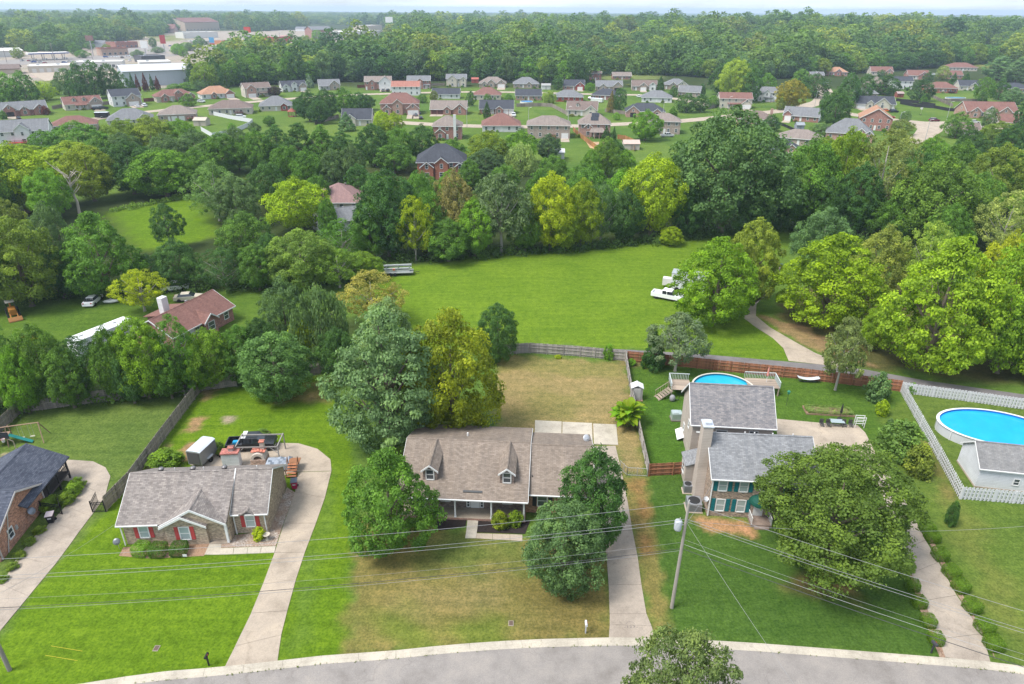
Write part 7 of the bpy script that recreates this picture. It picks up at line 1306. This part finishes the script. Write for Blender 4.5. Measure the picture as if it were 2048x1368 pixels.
# bins, mailboxes, lids, bird bath
def bin_(label, x, y, col, lid, rz=0):
    X_, Y_ = wpt(x, y); t = thing('wheelie_bin', label, 'bin', (X_, Y_, 0), rz); b = MB(); b.frus([(-.25, -.28, .08), (.25, -.28, .08), (.25, .28, .08), (-.25, .28, .08)], [(-.33, -.36, 1.0), (.33, -.36, 1.0), (.33, .36, 1.0), (-.33, .36, 1.0)]); b.build('body', M('paint', col), t); b = MB(); b.slab([(-.36, -.4, 1.05), (.36, -.4, 1.05), (.36, .4, 1.12), (-.36, .4, 1.12)], .07); b.build('lid', M('paint', lid), t); MB().tube([(-.3, .42, .98), (.3, .42, .98)], .03).build('handle', DARK, t)
    for xx in (-.26, .26): wheel(t, xx, .3, .12)
    MB().box(-.16, .16, -.37, -.33, .62, .76).build('label_plate', M('paint', (.6, .6, .6)), t)
bin_('black wheelie bin with pink white lid beside the orange brick house', 104, 1044, (.02, .02, .024), (.66, .55, .55), .3); bin_('crimson wheelie bin with grey lid by the ranch house steps', 590, 976, (.4, .01, .06), (.16, .18, .22), .2)
def mailbox(label, x, y, col, rz=0, h=1.05):
    X_, Y_ = wpt(x, y); t = thing('mailbox', label, 'mailbox', (X_, Y_, 0), rz); part(t, 'post', .1, .1, h, M('paint', sc3(col, .8)), (0, 0, 0)); b = MB(); b.extr([(-.1, h), (.1, h), (.1, h+.13), (.06, h+.22), (-.06, h+.22), (-.1, h+.13)], -.28, .26, 'y'); b.build('box', M('paint', col), t); part(t, 'flag', .02, .12, .06, M('paint', (.5, .05, .04)), (.115, 0, h+.16))
mailbox('black mailbox by the ranch house drive', 418, 1331, (.02, .02, .02)); mailbox('white mailbox on the olive lawn by the road', 1171, 1266, (.68, .68, .7)); mailbox('dark grey mailbox by the hedge lined drive', 1862, 1306, (.06, .06, .07), .3)
for x, y, lb in ((313, 1297, 'utility box lid set in the bright ranch lawn'), (1022, 1247, 'utility box lid set in the olive lawn')): X_, Y_ = wpt(x, y); t = thing('utility_box', lb, 'lid', (X_, Y_, 0)); part(t, 'frame', .44, .56, .05, CONCD, (0, 0, 0)); part(t, 'cover', .34, .46, .06, M('paint', (.13, .09, .07)), (0, 0, .004))
x, y = wpt(535, 1080); t = thing('bird_bath', 'pale stone bird bath beside the bright yellow shrub', 'bird bath', (x, y, 0)); MB().lathe([(.2, 0), (.2, .08), (.08, .15), (.07, .55), (.12, .62)], 12).build('pedestal', CONCW, t, True); MB().lathe([(.1, .6), (.34, .7), (.36, .76), (.32, .75), (.05, .67)], 16).build('bowl', CONCW, t, True)
dish(None, *wpt(239, 1098), 1.0, R(20), .34, (.16, .17, .18), label='grey satellite dish on a mast at the ranch house corner')
x, y = wpt(371, 1117); t = thing('yard_sign', 'tiny white yard sign at the edge of the ranch house bed', 'sign', (x, y, 0)); part(t, 'stake', .03, .03, .3, DARK, (0, 0, 0)); part(t, 'panel', .4, .03, .25, TRIM, (0, 0, .25))
x, y = wpt(1340, 850)
# ranch back yard clutter
x, y = wpt(466, 931); t = thing('small_shed', 'small white sided shed with red brick roof and capped flue', 'shed', (x, y, 0), .1); MB().box(-.95, .95, -.5, .5, 0, 1.9).build('wall', SIDW, t); MB().box(-1.02, 1.02, -.58, .58, 1.9, 2.05).build('roof', M('brick', (.4, .11, .08)), t); part(t, 'flue', .5, .45, .4, M('metal', (.5, .5, .5)), (.1, .1, 2.05)); part(t, 'flue_cap', .7, .6, .08, M('brick', (.36, .1, .07)), (.1, .1, 2.45))
x, y = wpt(521, 928); t = thing('brick_oven', 'outdoor brick oven with arched mouth and red tiled hood', 'oven', (x, y, 0), .05); CRM = M('paint', (.6, .52, .45)); MB().box(-.85, .85, -.6, .9, 0, .95).build('base', M('brick', (.45, .3, .22)), t)
b = MB()
for k in range(8):
    a0, a1 = math.pi*k/8, math.pi*(k+1)/8; f = lambda a, y_, r: (r*math.cos(a), y_, .95+r*1.05*math.sin(a)); b.poly([f(a0, -.55, .8), f(a1, -.55, .8), f(a1, .9, .8), f(a0, .9, .8)][::-1]); b.poly([f(a0, -.55, .8), f(a0, -.55, .5), f(a1, -.55, .5), f(a1, -.55, .8)]); b.poly([f(a0, -.55, .5), f(a0, .0, .5), f(a1, .0, .5), f(a1, -.55, .5)])
b.poly([(.8*math.cos(math.pi*k/8), .9, .95+.84*math.sin(math.pi*k/8)) for k in range(9)]); b.poly([(-.5, .0, .95), (.5, .0, .95), (.5, .0, 1.45), (0, 0, 1.5), (-.5, 0, 1.45)][::-1]); b.build('vault', CRM, t)
for k in range(5): part(t, 'tile', .3, .95, .06, M('brick', (.5, .13, .07)), (-.66+k*.33, .2, 1.78+.06*(2-abs(k-2))))
part(t, 'chimney', .45, .45, 1.2, CRM, (.4, .5, 1.6)); part(t, 'chimney_cap', .6, .6, .1, M('brick', (.5, .13, .07)), (.4, .5, 2.8))
x, y = wpt(520, 915); t = thing('pergola_frame', 'weathered pergola poles around the brick oven', 'pergola', (x, y, 0), .05)
for xx in (-2.2, 2.6):
    for yy in (-1.0, 1.6): part(t, 'post', .11, .11, 2.1, WGL, (xx, yy, 0))
for yy in (-1.0, 1.6): part(t, 'beam', 5.0, .1, .12, WGL, (.2, yy, 2.1))
for xx in (-2.2, 2.6): part(t, 'side_beam', .1, 2.7, .1, WGL, (xx, .3, 2.22))
for s in (-1, 1): MB().tube([(.2+s*2.4, -1.0, 1.2), (.2+s*1.5, -1.0, 2.1)], .05, 4).build('brace', WGL, t)
x, y = wpt(560, 936); t = thing('covered_furniture', 'garden furniture under a grey blue tarpaulin', 'tarp', (x, y, 0), .06); b = MB(); n_ = 9; zf = lambda i, j: 1.05+.28*math.sin(i*1.3+j*.7)*.4+(.22 if (i+j) % 3 == 0 else 0)
for i in range(n_):
    for j in range(5):
        f = lambda a, c_: (-1.4+a*2.8/n_, -.8+c_*1.6/5, zf(a, c_) if 0 < a < n_ and 0 < c_ < 5 else .95); b.poly([f(i, j), f(i+1, j), f(i+1, j+1), f(i, j+1)])
for i in range(n_): b.poly([(-1.4+i*2.8/n_, -.82, .3), (-1.4+(i+1)*2.8/n_, -.82, .3), (-1.4+(i+1)*2.8/n_, -.8, .95), (-1.4+i*2.8/n_, -.8, .95)])
for s in (-1.42, 1.42): b.poly([(s, -.8, .3), (s, .8, .3), (s*.985, .8, .95), (s*.985, -.8, .95)])
b.build('tarpaulin', M('paint', (.33, .37, .43)), t)
for xx in (-1.2, 1.2):
    for yy in (-.6, .6): part(t, 'table_leg', .07, .07, .9, M('paint', (.1, .08, .07)), (xx, yy, 0))
g_ = random.Random(4); ptm = MB().lathe([(.12, 0), (.17, .3), (.19, .3), (.15, .28)], 10).mesh('pot', M('paint', (.03, .03, .032)))
for k in range(22):
    x, y = wpt(428+g_.uniform(0, 28)+(k % 3)*4, 894+g_.uniform(0, 22)); t = thing('potted_plant', 'black nursery pot with leafy plant between cargo trailer and pickup', 'potted plant', (x, y, .04), 0, 'potted plants behind the ranch house'); place('pot', ptm, t, sc=g_.uniform(.8, 1.4)); place('foliage', PROTO['shrub'][0][k % 3], t, (0, 0, .28), 0, (.5, .5, g_.uniform(.25, .6)), color=(.06+g_.random()*.05, .13, .02))
x, y = wpt(527, 869); t = thing('tyre_planter', 'ring of dark pots with green plants on the ranch back lawn', 'planter', (x, y, 0)); MB().lathe([(.75, 0), (.8, .12), (.7, .22), (.6, .2), (.6, 0)], 16).build('rim', M('paint', (.2, .12, .08)), t); place('foliage', PROTO['shrub'][0][0], t, (0, 0, .1), 0, (1.3, 1.3, .7), color=(.09, .15, .03))
x, y = wpt(580, 950); t = thing('back_steps', 'brown wooden back steps with railing at the ranch house corner', 'steps', (x, y, 0), .06)
for k in range(5): part(t, 'step', 1.1, .3, .06, M('wood', (.38, .16, .08)), (.3, .6-k*.28, 1.0-k*.2))
for xx in (-.25, .9): MB().tube([(xx, .8, 1.95), (xx, -.6, .9)], .04, 4).build('handrail', M('wood', (.22, .11, .06)), t); [part(t, 'post', .09, .09, 1.0, M('wood', (.22, .11, .06)), (xx, yy, zz)) for yy, zz in ((.75, .95), (-.55, 0))]
MB().box(-.3, .95, .7, 1.9, .95, 1.03).build('landing', M('wood', (.3, .14, .07)), t)
# swing set, basketball hoops
x, y = wpt(40, 883); t = thing('swing_set', 'wooden swing set with teal slide on the far left lawn', 'swing set', (x, y, 0), .3); WS = M('wood', (.36, .24, .17))
for xx in (-2.6, -.9): [MB().tube([(xx, s, 0), (xx+.05, s*.35, 2.3)], .06, 5).build('tower_post', WS, t) for s in (-1, 1)]
MB().tube([(-2.6, 0, 2.3), (2.6, 0, 2.3)], .07, 5).build('top_beam', WS, t); [MB().tube([(2.5, 0, 2.3), (2.9, s*1.2, 0)], .06, 5).build('leg', WS, t) for s in (-1, 1)]
MB().box(-2.6, -.9, -.8, .8, 1.1, 1.2).build('platform', WS, t); sl = MB(); sl.slab([(-.9, -.3, 1.2), (1.6, -.9, .15), (1.6, -.35, .15), (-.9, .25, 1.2)][::1], .06); sl.build('slide', M('paint', (.02, .22, .2)), t)
for xx in (.4, 1.5):
    for dx in (-.2, .2): MB().tube([(xx+dx, 0, 2.3), (xx+dx, 0, .55)], .015, 4).build('chain', M('metal', (.5, .5, .5)), t)
    part(t, 'swing_seat', .5, .2, .05, M('paint', (.65, .6, .5)), (xx, 0, .5))
def hoop(label, x, y, h=2.6, rz=0, bc=(.03, .035, .045)):
    X_, Y_ = wpt(x, y); t = thing('basketball_hoop', label, 'basketball hoop', (X_, Y_, 0), rz); MB().tube([(0, 0, 0), (0, 0, h*.7), (-.5, -.4, h)], .06).build('pole', M('metal', (.5, .42, .36)), t); MB().box(-1.1, .1, -.5, -.45, h-.1, h+.75).build('backboard', M('paint', bc), t); b = MB(); b.tube([(-.5+.23*math.cos(a), -.73+.23*math.sin(a), h) for a in np.linspace(0, 6.28, 13)], .02, 4); b.build('rim', M('paint', (.5, .1, .04)), t); MB().lathe([(.22, 0), (.14, -.4)], 10, (-.5, -.73, h), cap=False).build('net', TRIM, t); part(t, 'base', .9, .6, .2, DARK, (0, .2, 0))
hoop('black basketball hoop beside the slate roofed porch', 36, 908); hoop('basketball hoop on the corner lawn by the turning circle', 1841, 230, 3, 0, WHITE); hoop('blue backed basketball hoop by the pale driveway pad', 1556, 562, 3, 0, (.1, .2, .4))
# patio furniture and garden of the teal house
x, y = wpt(1672, 842); t = thing('garden_bed', 'raised bed of long grass edged with stones behind the patio', 'garden bed', (x, y+2.2, 0), -.1); MB().box(-3.2, 3.0, -1.0, 1.0, 0, .2).build('border', M('stones', (.3, .2, .13)), t); o = place('foliage', HEDGE[0], t, (-.1, 0, .1), 0, (6.0, 1.9, .5), color=(.10, .15, .04))
x, y = wpt(1672, 852); t = thing('patio_table', 'glass topped patio table with metal frame', 'table', (x, y, .04), -.1); part(t, 'table_top', 1.7, .9, .04, M('glass', (.3, .36, .38)), (0, 0, .7)); [part(t, 'leg', .04, .04, .7, DARK, (a, b_, 0)) for a in (-.7, .7) for b_ in (-.35, .35)]
for k, xx in enumerate((1642, 1655, 1687, 1700)):
    x, y = wpt(xx, 853+k*.4); t = thing('patio_chair', 'dark metal patio chair beside the glass table', 'chair', (x, y, .04), -.1, 'patio chairs'); m_ = M('metal', (.08, .08, .08)); part(t, 'seat', .5, .5, .05, m_, (0, 0, .42)); part(t, 'backrest', .5, .05, .5, m_, (0, .24, .47)); [part(t, 'leg', .03, .03, .42, m_, (a, b_, 0)) for a in (-.22, .22) for b_ in (-.22, .22)]
x, y = wpt(1679, 838); t = thing('patio_umbrella', 'closed black umbrella behind the patio table', 'umbrella', (x, y, .04)); MB().tube([(0, 0, 0), (0, 0, 2.2)], .03).build('pole', DARK, t); MB().lathe([(.04, .8), (.15, 1.0), (.1, 1.8), (.03, 2.3)], 10).build('canopy', DARK, t); MB().lathe([(.3, 0), (.3, .08), (.05, .1)], 12).build('base', DARK, t)
x, y = wpt(1717, 854); t = thing('garden_arch', 'white garden arch frame at the patio edge', 'arch', (x, y, .04), -.1); [part(t, 'upright', .07, .07, 1.5, TRIM, (a, b_, 0)) for a in (-.55, .55) for b_ in (-.25, .25)]; [part(t, 'crossbar', 1.2, .06, .06, TRIM, (0, b_, z)) for b_ in (-.25, .25) for z in (.6, 1.1, 1.5)]
x, y = wpt(1615, 764); t = thing('hammock', 'white hammock on a curved stand by the brown fence', 'hammock', (x, y, 0), -.08); b = MB()
for k in range(10):
    u0, u1 = -1.5+k*.3, -1.2+k*.3; zf = lambda u: .55+.28*(u/1.5)**2; b.poly([(u0, -.4, zf(u0)), (u1, -.4, zf(u1)), (u1, .4, zf(u1)), (u0, .4, zf(u0))])
b.build('bed', M('paint', (.62, .66, .7)), t); MB().tube([(-1.7, 0, .95), (-1.2, 0, .15), (0, 0, .06), (1.2, 0, .15), (1.7, 0, .95)], .04).build('stand', M('paint', (.12, .13, .14)), t)
x, y = wpt(1572, 812); t = thing('bird_feeder', 'green bird feeder on a thin pole in the pool yard', 'bird feeder', (x, y, 0)); MB().tube([(0, 0, 0), (0, 0, 2.3)], .025).build('pole', DARK, t); MB().lathe([(.16, 1.9), (.16, 2.2), (.25, 2.25), (.03, 2.45)], 8).build('feeder', M('paint', (.03, .2, .12)), t)
x, y = wpt(222, 606); t = thing('rowing_boat', 'small white boat hull lying by the brush under the left woods', 'boat', (x, y, 0), .2); b = MB(); b.lathe([(.02, -1.3), (.3, -1.0), (.5, 0), (.35, 1.0), (.25, 1.25)], 12); o = b.build('hull', M('paint', (.66, .67, .64)), t, True, (0, 0, .35)); o.rotation_euler = (0, R(90), 0); o.scale = (.7, 1, 1); part(t, 'bench', .3, .7, .06, M('paint', (.4, .4, .38)), (0, 0, .68))
# kayaks, gazebo, sheds of the left wood
for k, (cc, lb) in enumerate((((.65, .5, .03), 'yellow kayak lying in the left yard'), ((.6, .13, .05), 'orange kayak lying in the left yard'))):
    x, y = wpt(60-k*6, 682-k*6); t = thing('kayak', lb, 'kayak', (x, y, 0), .3); b = MB(); b.lathe([(.02, -1.5), (.2, -1.0), (.33, 0), (.2, 1.0), (.02, 1.5)], 10); o = b.build('hull', M('paint', cc), t, True, (0, 0, .3)); o.rotation_euler = (0, R(90), 0); part(t, 'cockpit', .7, .32, .1, DARK, (0, 0, .54))
x, y = wpt(585, 233); t = thing('gazebo', 'red gazebo under the dark tree clump', 'gazebo', (x, y, 0)); MB().lathe([(2.4, 2.4), (.1, 4.0)], 6).build('roof', M('shingle', (.36, .13, .1)), t); [part(t, 'post', .2, .2, 2.5, M('paint', (.25, .06, .05)), (2*math.cos(k*1.047), 2*math.sin(k*1.047), 0)) for k in range(6)]; MB().lathe([(2.1, 0), (2.1, .2)], 6).build('floor', M('wood', (.25, .08, .06)), t)
for x_, y_, w_, d_, h_, wc, rc_, lb in ((400, 252, 5.5, 5, 2.5, (.5, .44, .36), (.5, .44, .36), 'tan metal garden shed beside the vinyl fence'), (1600, 261, 3.4, 3, 2.4, (.3, .33, .38), (.3, .33, .36), 'small grey shed on the fenced lawn'), (1263, 300, 6, 5, 2.4, (.55, .5, .45), (.55, .42, .36), 'pinkish roofed shed behind the orange fence'), (950, 166, 5, 4, 2.6, (.36, .09, .07), (.4, .12, .09), 'small red barn shed by the wood'), (1120, 318, 3, 3, 2.4, (.7, .7, .7), (.66, .66, .68), 'little white shed on the sloping lawn'), (1092, 179, 6, 5, 2.6, (.65, .65, .64), (.35, .35, .34), 'white shed between two hip roofed houses'), (1800, 195, 4, 3.5, 2.4, (.3, .1, .08), (.4, .3, .28), 'small brown playhouse by the trees')):
    x, y = wpt(x_, y_); t = thing('garden_shed', lb, 'shed', (x, y, 0)); b = MB(); pent(b, -w_/2, w_/2, 0, d_, h_, h_, d_/2, h_+.9); b.build('wall', M('paint', wc), t); b = MB(); groof(b, -w_/2-.2, w_/2+.2, -.3, d_+.3, d_/2, h_-.1, h_+1.0, .1); b.build('roof', M('paint', rc_), t); door(t, 0, 0, .05, .9, 1.9, M('paint', sc3(wc, .7)), knob=False)
# dead tree
x, y = wpt(160, 432); t = thing('dead_tree', 'bare grey dead tree beside the hidden left lawn', 'tree', (x, y, 0)); DB = M('bark', (.42, .36, .31)); g_ = random.Random(12); Hh = hgt(160, 432, 318); MB().tube([(0, 0, 0), (.3, 0, Hh*.25), (-.6, .2, Hh*.5), (.2, 0, Hh*.72)], [.38, .3, .22, .12], 8).build('trunk', DB, t)
for k in range(16):
    s = g_.uniform(.35, .72); a = g_.uniform(-.9, .9)+(math.pi if k % 2 else 0); L_ = g_.uniform(2.5, 5.5); p = np.array([-.3 if s > .4 else .1, 0, Hh*s]); q = p+np.array([math.cos(a)*L_*.5, math.sin(a)*L_*.4, L_*.45]); r = q+np.array([math.cos(a+.5)*L_*.35, math.sin(a)*L_*.3, L_*.35*g_.choice([1, 1, -.3])]); MB().tube([p, q, r], [.13, .08, .03], 5).build('limb', DB, t)
# ============================================================ haze
hz = MB(); hz.box(-11100, 11100, -310, 12100, -24, 62); m, n, l, b = newmat('haze'); n.remove(b)
pv = n.new('ShaderNodeVolumePrincipled'); pv.inputs['Color'].default_value = (.66, .82, 1, 1); pv.inputs['Density'].default_value = .00015; pv.inputs['Anisotropy'].default_value = .2
l.new(pv.outputs[0], n['Material Output'].inputs['Volume'])
tag(hz.build('haze', m), 'pale blue haze lying over the distant woodland', 'haze', kind='stuff')
